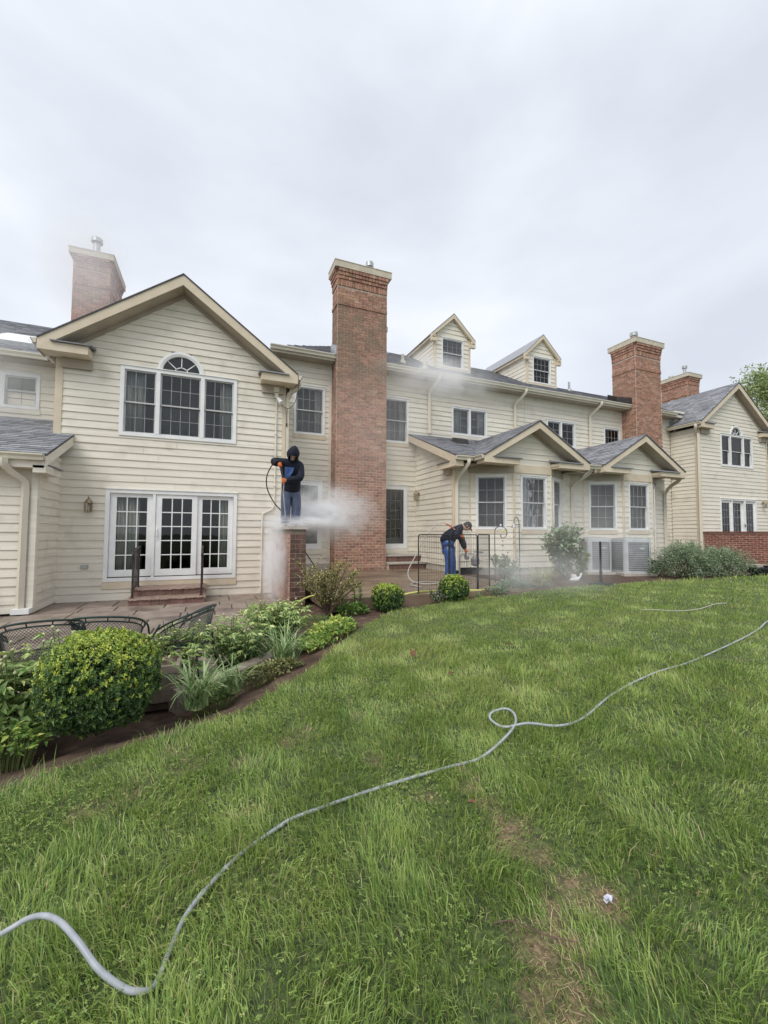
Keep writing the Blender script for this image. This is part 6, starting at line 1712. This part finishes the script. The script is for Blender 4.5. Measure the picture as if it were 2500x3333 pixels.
# ---------------------------------------------------------------- litter on the lawn
M['deadleaf'] = mat('dead_leaf', (0.11,0.045,0.022), (0.20,0.09,0.045), scale=40, rough=0.7)
M['paper'] = mat('crumpled_paper', (0.42,0.43,0.58), (0.62,0.62,0.68), scale=60, rough=0.6)
def fallen(x, y, s, label, rot, tilt=0.3):
    z = Z(x, y)+0.055
    n = 7; V = []
    for i in range(n):
        f = i/(n-1); w = s*0.35*math.sin(math.pi*min(f*0.9+0.05,1))*(1+0.3*((i % 2)*2-1)); zc = 0.25*s*math.sin(f*3)*tilt
        for k, ww in enumerate((-w, 0, w)): V.append((f*s, ww, zc+abs(ww)*0.6))
    V = [(x+a*math.cos(rot)-b_*math.sin(rot), y+a*math.sin(rot)+b_*math.cos(rot), z+c) for a, b_, c in V]
    fs = []
    for i in range(n-1):
        for k in range(2): fs.append((i*3+k, i*3+k+1, i*3+4+k, i*3+3+k))
    mb = MB(); mb.add(V+[(a,b_,c-0.002) for a,b_,c in V], fs+[tuple(len(V)+q for q in reversed(f)) for f in fs])
    tag(mb.build('fallen_leaf', M['deadleaf']), label, 'leaf', 'dead leaves on the lawn')
fallen(2.05,4.17,0.12,'reddish dead leaf standing up in the middle of the lawn',R(60),1.6)
fallen(2.12,3.53,0.07,'small pinkish brown dead leaf lying below the upright red leaf',R(20))
fallen(3.27,4.0,0.06,'small brown dead leaf on the lawn above the hose loop',R(120))
fallen(4.0,4.7,0.06,'small dark dead leaf far back on the lawn',R(80))
fallen(1.28,1.86,0.045,'tan dead leaf at the top of the bare soil patch',R(140))
m = MB(); m.tube(catmull([(0.98,1.33,Z(1,1.3)+.02),(1.05,1.30,Z(1,1.3)+.03),(1.12,1.22,Z(1,1.3)+.028),(1.21,1.15,Z(1,1.3)+.03)],5),0.0026,6); m.tube([(1.12,1.22,Z(1,1.3)+.028),(1.14,1.17,Z(1,1.3)+.04)],0.0018,5); tag(m.build('fallen_twig', M['bark']), 'thin dark twig lying across the bare patch of lawn', 'twig')
m = MB(); z = Z(1.44,1.22)+0.02
for k in range(5):
    a = rng.uniform(0,6.28); c = (1.44+rng.uniform(-.006,.006),1.22+rng.uniform(-.012,.012),z+rng.uniform(0,.015)); d = Vector((math.cos(a),math.sin(a),rng.uniform(-.3,.5)))*0.010; e = Vector((-math.sin(a),math.cos(a),rng.uniform(0,.8)))*0.007
    V = [Vector(c)-d-e,Vector(c)+d-e,Vector(c)+d+e,Vector(c)-d+e]; m.hexa(V+[v+Vector((0,0,0.002)) for v in V])
tag(m.build('paper_scrap', M['paper']), 'crumpled white and lilac paper scrap on the bare patch', 'litter')
# ================================================================== people
M['skin'] = mat('skin', (0.50,0.30,0.22), (0.58,0.37,0.28), scale=20, rough=0.5)
M['navy'] = mat('dark_navy_jacket', (0.010,0.012,0.022), (0.022,0.025,0.040), scale=7, rough=0.6, bump=1.0, bscale=9, spec=0.18)
M['blue'] = mat('blue_rain_trousers', (0.035,0.085,0.25), (0.06,0.13,0.34), scale=5, stretch=(2,2,0.6), rough=0.42, bump=0.6, bscale=10)
M['denim'] = mat('wet_grey_blue_trousers', (0.055,0.075,0.135), (0.10,0.125,0.20), scale=5, stretch=(2,2,0.6), rough=0.5, bump=0.6, bscale=10)
M['orange'] = mat('orange_glove', (0.72,0.17,0.04), (0.80,0.24,0.07), scale=20, rough=0.45)
M['boot'] = mat('black_boot', (0.012,0.012,0.013), (0.03,0.03,0.03), scale=20, rough=0.4)
M['mask'] = mat('grey_face_mask', (0.32,0.30,0.28), (0.42,0.40,0.37), scale=20, rough=0.8)
M['hair'] = mat('dark_hair', (0.02,0.014,0.01), (0.04,0.03,0.022), scale=40, rough=0.6)
M['white_metal'] = mat('bare_lance_metal', (0.55,0.56,0.58), (0.68,0.69,0.70), scale=20, rough=0.3, metal=0.6)
M['redpart'] = mat('red_hose_fitting', (0.45,0.05,0.03), (0.55,0.08,0.05), scale=20, rough=0.5)
M['hair_eye'] = mat('eye_dark', (0.02,0.018,0.015), rough=0.3)

def skinned(name, J, E, mt, parent, sub=2, root=0):
    """J: list of ((x,y,z), rx, ry); E: index pairs. Skin + subdivision, kept as a plain mesh"""
    me = bpy.data.meshes.new(name)
    L = ROOT[parent.name]
    me.from_pydata([tuple(Vector(j[0])-L) for j in J], E, [])
    o = bpy.data.objects.new(name, me); COL.objects.link(o)
    sk = o.modifiers.new('skin', 'SKIN'); sk.use_smooth_shade = True
    if not me.skin_vertices: me.skin_vertices.new()
    for i, j in enumerate(J):
        d = me.skin_vertices[0].data[i]; d.radius = (j[1], j[2] if len(j) > 2 else j[1]); d.use_root = (i == root)
    sb = o.modifiers.new('sub', 'SUBSURF'); sb.levels = sub; sb.render_levels = sub
    dg = bpy.context.evaluated_depsgraph_get(); dg.update()
    ne = bpy.data.meshes.new_from_object(o.evaluated_get(dg))
    ne.name = name; ne.materials.clear(); ne.materials.append(M[mt])
    for p in ne.polygons: p.use_smooth = True
    bpy.data.objects.remove(o)
    q = bpy.data.objects.new(name, ne)
    return link(q, parent)

def ellipsoid(mb, c, ax, rad, n=16, m=12, cut=None, noise=0.0):
    """ax: 3 unit axes (right, front, up); rad 3 radii; cut(dx,dy,dz)->True removes the face"""
    V = []; fs = []
    for i in range(m+1):
        ph = math.pi*i/m
        for j in range(n):
            th = 2*math.pi*j/n
            d = (math.sin(ph)*math.cos(th), math.sin(ph)*math.sin(th), math.cos(ph))
            p = Vector(c)+ax[0]*(d[0]*rad[0])+ax[1]*(d[1]*rad[1])+ax[2]*(d[2]*rad[2])
            V.append(p)
    for i in range(m):
        for j in range(n):
            th = 2*math.pi*(j+.5)/n; ph = math.pi*(i+.5)/m
            if cut and cut(math.sin(ph)*math.cos(th), math.sin(ph)*math.sin(th), math.cos(ph)): continue
            fs.append((i*n+j, i*n+(j+1) % n, (i+1)*n+(j+1) % n, (i+1)*n+j))
    mb.add(V, fs)

def glove(parent, wrist, palm, grip_axis, out, mt='orange'):
    """hand closed round a bar: wrist -> palm centre, fingers curl round grip_axis on the side 'out'"""
    w = Vector(wrist); c = Vector(palm); g = Vector(grip_axis).normalized(); o = Vector(out).normalized()
    o = (o-g*o.dot(g)).normalized(); s = g.cross(o).normalized()
    J = [(w, 0.034, 0.032), (w.lerp(c, 0.55), 0.040, 0.034), (c-s*0.012, 0.044, 0.030)]; E = [(0,1),(1,2)]
    skinned('glove', J, E, mt, parent, 2)
    hand = MB()
    for k, (off, ln) in enumerate(((0.034,0.9),(0.012,1.0),(-0.010,0.95),(-0.031,0.78))):
        b = c+g*off
        p = [b-s*0.030+o*0.006, b-s*0.022+o*0.034*ln, b+s*0.008+o*0.044*ln, b+s*0.032*ln+o*0.026, b+s*0.030*ln-o*0.004]
        hand.tube(catmull(p, 3), [0.0115]*6+[0.0105]*4+[0.009]*3, 7)
    p = [c+g*0.03-s*0.025, c+g*0.058+s*0.004+o*0.01, c+g*0.048+s*0.03+o*0.022]
    hand.tube(catmull(p, 3), [0.014,0.014,0.013,0.013,0.012,0.012,0.010], 7)
    hand.build('glove_fingers', M[mt], parent, smooth=True)

def head(parent, c, front, upv, hair=False, r_=0.098):
    f = Vector(front).normalized(); u = Vector(upv); u = (u-f*u.dot(f)).normalized(); x = f.cross(u).normalized()
    ax = (x, f, u)
    m = MB()
    ellipsoid(m, c, ax, (0.076, 0.098, 0.115), 18, 14)
    m.tube([Vector(c)+f*0.092+u*0.03, Vector(c)+f*0.118-u*0.012, Vector(c)+f*0.096-u*0.022], [0.008, 0.014, 0.010], 7)      # nose
    for s in (-1, 1): m.tube([Vector(c)+x*s*0.074-f*0.008+u*0.022, Vector(c)+x*s*0.086-f*0.016+u*0.004, Vector(c)+x*s*0.074-f*0.004-u*0.024], [0.010, 0.014, 0.008], 6)
    m.tube([Vector(c)+f*0.086-x*0.022-u*0.055, Vector(c)+f*0.094-u*0.052, Vector(c)+f*0.086+x*0.022-u*0.055], [0.004,0.008,0.004], 6)
    m.tube([Vector(c)-f*0.02-u*0.07, Vector(c)-f*0.045-u*0.16], [0.052, 0.055], 10)
    h = m.build('head', M['skin'], parent, smooth=True)
    e = MB()
    for s in (-1, 1): ellipsoid(e, Vector(c)+f*0.086+x*s*0.032+u*0.014, ax, (0.012,0.008,0.007), 8, 6)
    e.build('eyes', M['hair_eye'], h)
    if hair:
        m = MB(); ellipsoid(m, Vector(c)-f*0.006+u*0.006, ax, (0.081,0.102,0.118), 18, 14, cut=lambda a, b, d: b > 0.25 and d < 0.55 or d < -0.35)
        m.build('hair', M['hair'], h, smooth=True)
    return ax

# ---------------------------------------------------------------- worker on the wall
w1 = thing('person', (1.60, 9.30, 0.10), 'hooded worker in dark jacket and orange gloves aiming a pressure lance from the wall', 'person')
pel = (1.575,9.34,1.00); che = (1.585,9.20,1.33); nk = (1.57,9.09,1.52); hd = (1.555,8.985,1.64)
shL = (1.41,9.15,1.48); elL = (1.13,9.12,1.50); haL = (1.275,8.96,1.41)
shR = (1.75,9.16,1.43); elR = (1.715,9.02,1.14); haR = (1.345,8.93,1.075)
hpL = (1.475,9.34,0.95); knL = (1.465,9.30,0.54); anL = (1.470,9.36,0.18)
hpR = (1.675,9.34,0.95); knR = (1.690,9.30,0.54); anR = (1.690,9.36,0.18)
tl = (1.455,9.22,0.135); tr_ = (1.700,9.22,0.135)
J = [(pel,.15,.11),(che,.17,.12),(nk,.06,.06),(shL,.065),(elL,.047),(haL,.032),(shR,.065),(elR,.047),(haR,.032),(hpL,.088),(knL,.062),(anL,.044),(hpR,.088),(knR,.062),(anR,.044),(hd,.075)]
E_ = [(0,1),(1,2),(1,3),(3,4),(4,5),(1,6),(6,7),(7,8),(0,9),(9,10),(10,11),(0,12),(12,13),(13,14),(2,15)]
skinned('body', J, E_, 'skin', w1)
mid = lambda a, b, t=.5: tuple(Vector(a).lerp(Vector(b), t))
J = [((1.575,9.335,0.80),.23,.19),((1.575,9.335,0.98),.225,.19),((1.58,9.30,1.18),.23,.19),(che,.235,.19),(nk,.12,.11),(shL,.115),(mid(shL,elL),.105),(elL,.098),(mid(elL,haL,.6),.075),(mid(elL,haL,.85),.062),(shR,.115),(mid(shR,elR),.105),(elR,.098),(mid(elR,haR,.5),.08),(mid(elR,haR,.88),.062)]
skinned('jacket', J, [(0,1),(1,2),(2,3),(3,4),(3,5),(5,6),(6,7),(7,8),(8,9),(3,10),(10,11),(11,12),(12,13),(13,14)], 'navy', w1)
J = [((1.575,9.34,1.04),.19,.15),((1.575,9.34,0.90),.20,.16),((1.475,9.335,0.82),.135),(knL,.115),((1.465,9.35,0.30),.108),((1.467,9.36,0.10),.115),((1.680,9.335,0.82),.135),(knR,.115),((1.69,9.35,0.30),.108),((1.69,9.36,0.10),.115)]
skinned('trousers', J, [(0,1),(1,2),(2,3),(3,4),(4,5),(1,6),(6,7),(7,8),(8,9)], 'denim', w1)
mb = MB(); mb.add([(1.39,9.02,1.38),(1.58,9.00,1.37),(1.55,9.01,1.27),(1.47,9.05,1.12),(1.40,9.06,1.14)]+[(1.39,9.06,1.38),(1.58,9.04,1.37),(1.55,9.05,1.27),(1.47,9.09,1.12),(1.40,9.10,1.14)], [(0,1,2,3,4),(9,8,7,6,5)]+[(i,(i+1)%5,5+(i+1)%5,5+i) for i in range(5)]); mb.build('bib', M['blue'], w1)
for a, b in ((anL, tl), (anR, tr_)): skinned('boot', [((a[0],a[1],0.30),.06),((a[0],a[1]+.02,.16),.058,.06),((b[0],b[1]+.05,.148),.048,.046),((b[0],b[1]-.02,.142),.042,.04)], [(0,1),(1,2),(2,3)], 'boot', w1, 2)
ax = head(w1, hd, (-0.20,-0.42,-0.88), (0,-0.8,0.8))
m = MB(); ellipsoid(m, Vector(hd)+ax[1]*-0.012+ax[2]*0.008, ax, (0.135,0.150,0.168), 20, 16, cut=lambda a, b, d: b > 0.45 and abs(a) < 0.62 and -0.80 < d < 0.50)
pk = Vector(hd)+ax[2]*0.10-ax[1]*0.06
V2 = []
for v in m.v:
    p = Vector(v); d = p-Vector(hd); k = d.dot(ax[2])
    s_ = 1+0.05*math.sin(38*d.x+11*d.z)+0.04*math.sin(29*d.z+17*d.y)
    p = Vector(hd)+d*s_
    if k > 0.08: p += (ax[2]*0.5-ax[1]*0.6)*(k-0.08)*0.55
    V2.append(tuple(p))
m.v = V2
m.build('hood', M['navy'], w1, smooth=True)
cw = MB(); ellipsoid(cw, Vector(nk)+Vector((0,-0.01,0.02)), (Vector((1,0,0)),Vector((0,1,0)),Vector((0,0,1))), (0.13,0.11,0.06), 16, 8); cw.build('hood_collar', M['navy'], w1, smooth=True)
m = MB(); ellipsoid(m, Vector(hd)+ax[1]*0.055-ax[2]*0.045, ax, (0.062,0.062,0.060), 12, 8); m.build('face_mask', M['mask'], w1, smooth=True)
gd = (Vector(haR)-Vector(haL)).normalized()
glove(w1, mid(elL,haL,.82), haL, gd, (-0.3,-1,0)); glove(w1, mid(elR,haR,.86), haR, gd, (0.1,-1,0))
# lance
ln = thing('pressure_lance', (1.38,9.0,0.45), 'pressure washer lance with black grip held by the hooded worker', 'lance', 'pressure washer lances')
nz = Vector((1.425,9.06,0.28)); p0 = Vector(haL)-gd*0.05
m = MB(); m.tube([p0-gd*0.03, Vector(haR)+gd*0.05], 0.021, 8); m.tube(catmull([p0, p0+Vector((-0.05,-0.02,0.03)), p0+Vector((-0.10,0.0,-0.02))],4), 0.017, 7); m.build('grip', M['black'], ln)
m = MB(); m.tube([Vector(haR)+gd*0.05, Vector((1.36,9.0,0.80)), Vector((1.375,9.01,0.66))], 0.013, 8); m.build('lance_tube', M['white_metal'], ln)
m = MB(); m.tube([Vector((1.375,9.01,0.66)), nz], 0.010, 8); m.build('nozzle_tube', M['white_metal'], ln)
hose('pressure_hose', [p0+Vector((-0.10,0.0,-0.02)), (1.10,9.10,1.36),(1.03,9.18,1.15),(1.06,9.25,0.9),(1.22,9.34,0.62),(1.42,9.42,0.42),(1.60,9.48,0.26),(1.78,9.42,0.02),(1.80,9.2,-0.28),(1.83,9.0,-0.42),(1.98,8.6,-0.75),(2.10,8.4,-1.05),(2.14,8.3,-1.18),(2.5,8.6,-1.185),(3.2,9.2,-1.185)], 0.012, 'black_hose' if 'black_hose' in M else 'bronze', 'black pressure hose running from the hooded worker over the wall')

# ---------------------------------------------------------------- worker bending behind the pen
w2 = thing('person', (5.42, 9.03, -1.20), 'worker in black cap, black jacket and blue trousers bending over behind the wire pen', 'person')
EX2 = Vector((math.cos(yaw), -math.sin(yaw), 0)); DX2 = Vector((math.sin(yaw), math.cos(yaw), 0))
def q2(e, z, d=0.0): return tuple(Vector((5.42,9.03,0))+EX2*e+DX2*d+Vector((0,0,z)))
hip = q2(-0.03,-0.20); wa = q2(0.02,-0.05); chs = q2(0.17,0.10); nck = q2(0.34,0.15); hdc = q2(0.46,0.145)
sN = q2(0.24,0.06,-0.17); sF = q2(0.24,0.07,0.17)
eN = q2(0.10,-0.13,-0.20); hN = q2(0.30,-0.09,-0.16)
eF = q2(0.36,-0.20,0.10); hF = q2(0.42,-0.46,-0.02)
hpN = q2(-0.03,-0.27,-0.09); kN = q2(0.01,-0.70,-0.10); aN = q2(-0.01,-1.10,-0.10)
hpF = q2(-0.02,-0.27,0.09); kF = q2(0.10,-0.70,0.12); aF = q2(0.12,-1.10,0.14)
J = [(hip,.12,.13),(chs,.13,.15),(nck,.055),(sN,.06),(eN,.045),(hN,.03),(sF,.06),(eF,.045),(hF,.03),(hpN,.085),(kN,.06),(aN,.042),(hpF,.085),(kF,.06),(aF,.042),(mid(nck,hdc,.6),.055)]
skinned('body', J, E_, 'skin', w2)
J = [(q2(-0.055,-0.34),.19,.21),(q2(-0.02,-0.13),.19,.21),(chs,.19,.22),(nck,.095,.095),(sN,.11),(mid(sN,eN),.10),(eN,.092),(mid(eN,hN,.55),.075),(mid(eN,hN,.85),.058),(sF,.11),(mid(sF,eF),.10),(eF,.09),(mid(eF,hF,.55),.075),(mid(eF,hF,.86),.058)]
skinned('jacket', J, [(0,1),(1,2),(2,3),(2,4),(4,5),(5,6),(6,7),(7,8),(2,9),(9,10),(10,11),(11,12),(12,13)], 'navy', w2)
J = [(q2(-0.04,-0.14),.175,.19),(q2(-0.04,-0.30),.18,.20),(mid(hpN,kN,.25),.14),(kN,.118),(mid(kN,aN,.6),.105),(q2(-0.01,-1.17,-0.10),.11),(mid(hpF,kF,.25),.14),(kF,.118),(mid(kF,aF,.6),.105),(q2(0.12,-1.17,0.14),.11)]
skinned('trousers', J, [(0,1),(1,2),(2,3),(3,4),(4,5),(1,6),(6,7),(7,8),(8,9)], 'blue', w2)
for a in (aN, aF):
    A = Vector(a); skinned('boot', [(A+Vector((0,0,0.05)),.055),((A.x,A.y,-1.145),.052),(tuple(A+EX2*0.10+Vector((0,0,-0.055))),.046,.042),(tuple(A+EX2*0.17+Vector((0,0,-0.06))),.04,.036)], [(0,1),(1,2),(2,3)], 'boot', w2, 2)
hf = EX2*0.62+Vector((0,0,-0.78)); hu = EX2*0.78+Vector((0,0,0.62))
ax = head(w2, hdc, hf, hu, hair=True)
m = MB(); ellipsoid(m, Vector(hdc)+ax[2]*0.018, ax, (0.088,0.108,0.120), 20, 14, cut=lambda a, b, d: d < 0.22); m.build('cap', M['boot'], w2, smooth=True)
m = MB(); c0 = Vector(hdc)+ax[2]*0.045
V = []
for k in range(9):
    a = R(-70+140*k/8); V.append(c0+ax[1]*(0.095*math.cos(a))+ax[0]*(0.084*math.sin(a))); V.append(c0+ax[1]*(0.075+0.105*math.cos(a))+ax[0]*(0.088*math.sin(a))-ax[2]*0.022*math.cos(a))
m.add(V+[v+ax[2]*0.006 for v in V], [(2*k,2*k+1,2*k+3,2*k+2) for k in range(8)]+[(18+2*k,18+2*k+2,18+2*k+3,18+2*k+1) for k in range(8)]+[(2*k+1,2*k+19,2*k+21,2*k+3) for k in range(8)]); m.build('cap_peak', M['boot'], w2)
gd2 = (Vector(hF)-Vector(hN)).normalized()
glove(w2, mid(eN,hN,.80), hN, gd2, EX2); glove(w2, mid(eF,hF,.86), hF, gd2, EX2)
ln = thing('pressure_lance', (5.8,8.9,-0.9), 'pressure washer lance pointed at the ground by the bending worker', 'lance', 'pressure washer lances')
m = MB(); m.tube([Vector(hN)-gd2*0.08, Vector(hF)+gd2*0.06], 0.018, 8); m.build('grip', M['black'], ln)
m = MB(); m.tube([Vector(hF)+gd2*0.06, q2(0.44,-0.62,-0.02)], 0.012, 8); m.build('lance_tube', M['black'], ln)
m = MB(); m.tube(catmull([q2(0.44,-0.62,-0.02), q2(0.46,-0.72,-0.02), q2(0.455,-0.88,-0.02)],4), 0.011, 8); m.build('nozzle_tube', M['white_metal'], ln)
hose('pressure_hose', [tuple(Vector(hN)-gd2*0.08), q2(0.10,0.08,-0.2), q2(-0.02,0.165,-0.2), q2(-0.15,0.235,-0.2), q2(-0.32,0.19,-0.2), q2(-0.50,0.02,-0.25), q2(-0.68,-0.25,-0.3), q2(-0.86,-0.60,-0.35), q2(-1.02,-0.92,-0.4), q2(-0.98,-1.12,-0.5), q2(-0.75,-1.185,-0.7), q2(-0.45,-1.185,-0.75), q2(-0.30,-1.185,-0.55), q2(-0.5,-1.185,-0.35), q2(-0.80,-1.185,-0.45), q2(-0.96,-1.185,-0.75), q2(-0.98,-1.185,-1.05), q2(-0.80,-1.185,-1.35)], 0.0125, 'hosepink', 'pale hose arching from the bending worker to a coil on the patio')
m = MB(); m.tube(catmull([q2(0.10,0.08,-0.2), q2(0.02,0.145,-0.2), q2(-0.08,0.205,-0.2)],4), 0.0165, 8); tag(m.build('hose_sleeve', M['redpart']), 'red sleeve on the hose behind the bending worker', 'hose fitting')
# ================================================================== drifting spray from the pressure washers
def mistmat(name, dens, scale, lo, hi, stretch=(1,1,1), aniso=0.0, col=(0.992,0.994,0.998)):
    """soft cloud: noise times a falloff to the edge of the object's own box"""
    m = bpy.data.materials.new(name); m.use_nodes = True
    t = m.node_tree; t.nodes.clear()
    N, Lk = t.nodes.new, t.links.new
    out = N('ShaderNodeOutputMaterial'); pv = N('ShaderNodeVolumePrincipled')
    pv.inputs['Color'].default_value = rgba(col); pv.inputs['Anisotropy'].default_value = aniso
    tcn = N('ShaderNodeTexCoord')
    vl = N('ShaderNodeVectorMath'); vl.operation = 'LENGTH'; Lk(tcn.outputs['Object'], vl.inputs[0])
    fo = N('ShaderNodeMapRange'); fo.interpolation_type = 'SMOOTHSTEP'; fo.inputs['From Min'].default_value = 0.97; fo.inputs['From Max'].default_value = 0.05
    Lk(vl.outputs['Value'], fo.inputs['Value'])
    g = N('ShaderNodeNewGeometry')
    mp = N('ShaderNodeMapping'); mp.inputs['Scale'].default_value = stretch; Lk(g.outputs['Position'], mp.inputs['Vector'])
    nz = N('ShaderNodeTexNoise'); nz.inputs['Scale'].default_value = scale; nz.inputs['Detail'].default_value = 4; nz.inputs['Roughness'].default_value = 0.6; nz.inputs['Distortion'].default_value = 0.6
    Lk(mp.outputs['Vector'], nz.inputs['Vector'])
    mr = N('ShaderNodeMapRange'); mr.inputs['From Min'].default_value = lo; mr.inputs['From Max'].default_value = hi; Lk(nz.outputs['Fac'], mr.inputs['Value'])
    a = N('ShaderNodeMath'); a.operation = 'MULTIPLY'; Lk(fo.outputs['Result'], a.inputs[0]); Lk(mr.outputs['Result'], a.inputs[1])
    b = N('ShaderNodeMath'); b.operation = 'MULTIPLY'; Lk(a.outputs['Value'], b.inputs[0]); b.inputs[1].default_value = dens
    Lk(b.outputs['Value'], pv.inputs['Density']); Lk(pv.outputs['Volume'], out.inputs['Volume'])
    m.cycles.volume_step_rate = 1.0 if hasattr(m, 'cycles') and hasattr(m.cycles, 'volume_step_rate') else 1.0
    return m
def puff(name, c, rad, mt, label, rz=0.0):
    mb = MB()
    ellipsoid(mb, (0,0,0), (Vector((1,0,0)),Vector((0,1,0)),Vector((0,0,1))), (1,1,1), 20, 14)
    me = bpy.data.meshes.new(name); me.from_pydata(mb.v, [], mb.f); me.materials.append(mt)
    bm = bmesh.new(); bm.from_mesh(me); bmesh.ops.remove_doubles(bm, verts=bm.verts, dist=1e-5); bmesh.ops.recalc_face_normals(bm, faces=bm.faces); bm.to_mesh(me); bm.free()
    o = bpy.data.objects.new(name, me); COL.objects.link(o); o.location = c; o.scale = rad; o.rotation_euler = (0,0,rz)
    o['label'] = label; o['category'] = 'mist'; o['kind'] = 'stuff'; o['group'] = 'drifting water spray'
M['mistA'] = mistmat('dense_spray', 22.0, 2.6, 0.40, 0.66, (1,1,1.5))
M['mistB'] = mistmat('sheet_spray', 16.0, 6.0, 0.36, 0.66, (0.7,0.7,2))
M['mistC'] = mistmat('thin_mist', 0.6, 0.9, 0.36, 0.66)
M['mistD'] = mistmat('low_mist', 0.75, 1.3, 0.36, 0.66)
M['mistE'] = mistmat('falling_spray', 15.0, 7.0, 0.38, 0.68, (2,2,0.7))
M['mistF'] = mistmat('loose_spray', 6.0, 3.0, 0.34, 0.68)
M['mistG'] = mistmat('chimney_mist', 0.75, 0.7, 0.0, 0.60)
M['mistH'] = mistmat('gutter_mist', 2.4, 1.1, 0.36, 0.66)
M['mistI'] = mistmat('wide_haze', 0.24, 0.6, 0.25, 0.7)
puff('water_spray', (2.25,9.62,0.34), (1.00,0.42,0.46), M['mistA'], 'dense white spray cloud blowing right from the wall top')
puff('water_spray', (2.45,9.75,0.42), (1.75,0.65,0.95), M['mistF'], 'loose outer haze of spray in front of the tall chimney foot')
puff('water_spray', (1.80,9.22,0.20), (1.30,0.30,0.19), M['mistB'], 'flat bright sheet of spray skimming the wall coping')
puff('water_spray', (1.17,8.80,-0.60), (0.36,0.48,1.12), M['mistE'], 'white spray falling down the left face of the brick wall')
puff('water_spray', (6.6,11.5,5.0), (2.7,0.9,0.9), M['mistH'], 'thin grey mist under the main gutter right of the tall chimney')
puff('water_spray', (-5.4,12.0,3.0), (2.5,2.0,2.6), M['mistC'], 'thin white mist in front of the low wing at the left edge')
puff('water_spray', (-4.15,16.2,8.7), (1.7,1.3,2.6), M['mistG'], 'thin white mist around the left chimney top')
puff('water_spray', (6.3,6.9,-0.9), (2.1,1.6,0.75), M['mistD'], 'low mist drifting over the lawn edge past the ornamental grass')
puff('water_spray', (4.6,11.0,2.8), (3.6,1.0,3.0), M['mistI'], 'very thin haze drifting past the tall chimney up to the roofline')

puff('water_spray', (8.6,8.0,0.1), (4.6,1.7,1.7), M['mistI'], 'very thin veil of mist over the far lawn before the sunrooms')
# single droplets thrown off the coping
n = 5200
a = nr.random(n)
X = 1.0+2.1*a**1.2+nr.normal(0, 0.06, n); Y = 9.15+nr.normal(0, 0.14, n)+0.3*a; Zd = 0.16+nr.normal(0, 1, n)*(0.05+0.28*a)+0.12*a
fall = nr.random(n) < 0.28
X = np.where(fall, 1.20+nr.normal(0, 0.11, n), X); Y = np.where(fall, 9.05+nr.normal(0, 0.12, n), Y); Zd = np.where(fall, 0.1-1.6*nr.random(n), Zd)
keep = (Zd > -1.55) & ((X < 1.42) | (Zd > 0.11) | (Y < 8.4))
P = np.stack([X, Y, Zd], 1)[keep]; n = len(P)
r_ = nr.uniform(0.0018, 0.0045, n)[:, None]
o6 = np.array([(1,0,0),(-1,0,0),(0,1,0),(0,-1,0),(0,0,1),(0,0,-1)], float)
V = (P[:, None, :]+r_[:, None, :]*o6[None]).reshape(-1, 3)
T8 = np.array([(0,2,4),(2,1,4),(1,3,4),(3,0,4),(2,0,5),(1,2,5),(3,1,5),(0,3,5)])
F8 = (np.arange(n)[:, None, None]*6+T8[None]).reshape(-1, 3)
M['drop'] = mat('white_water_drop', (0.80,0.82,0.85), (0.88,0.89,0.91), scale=20, rough=0.15)
tag(npmesh('water_droplets', V, F8, M['drop'], smooth=True), 'fine white droplets thrown off the wall coping by the lance', 'mist', kind='stuff')
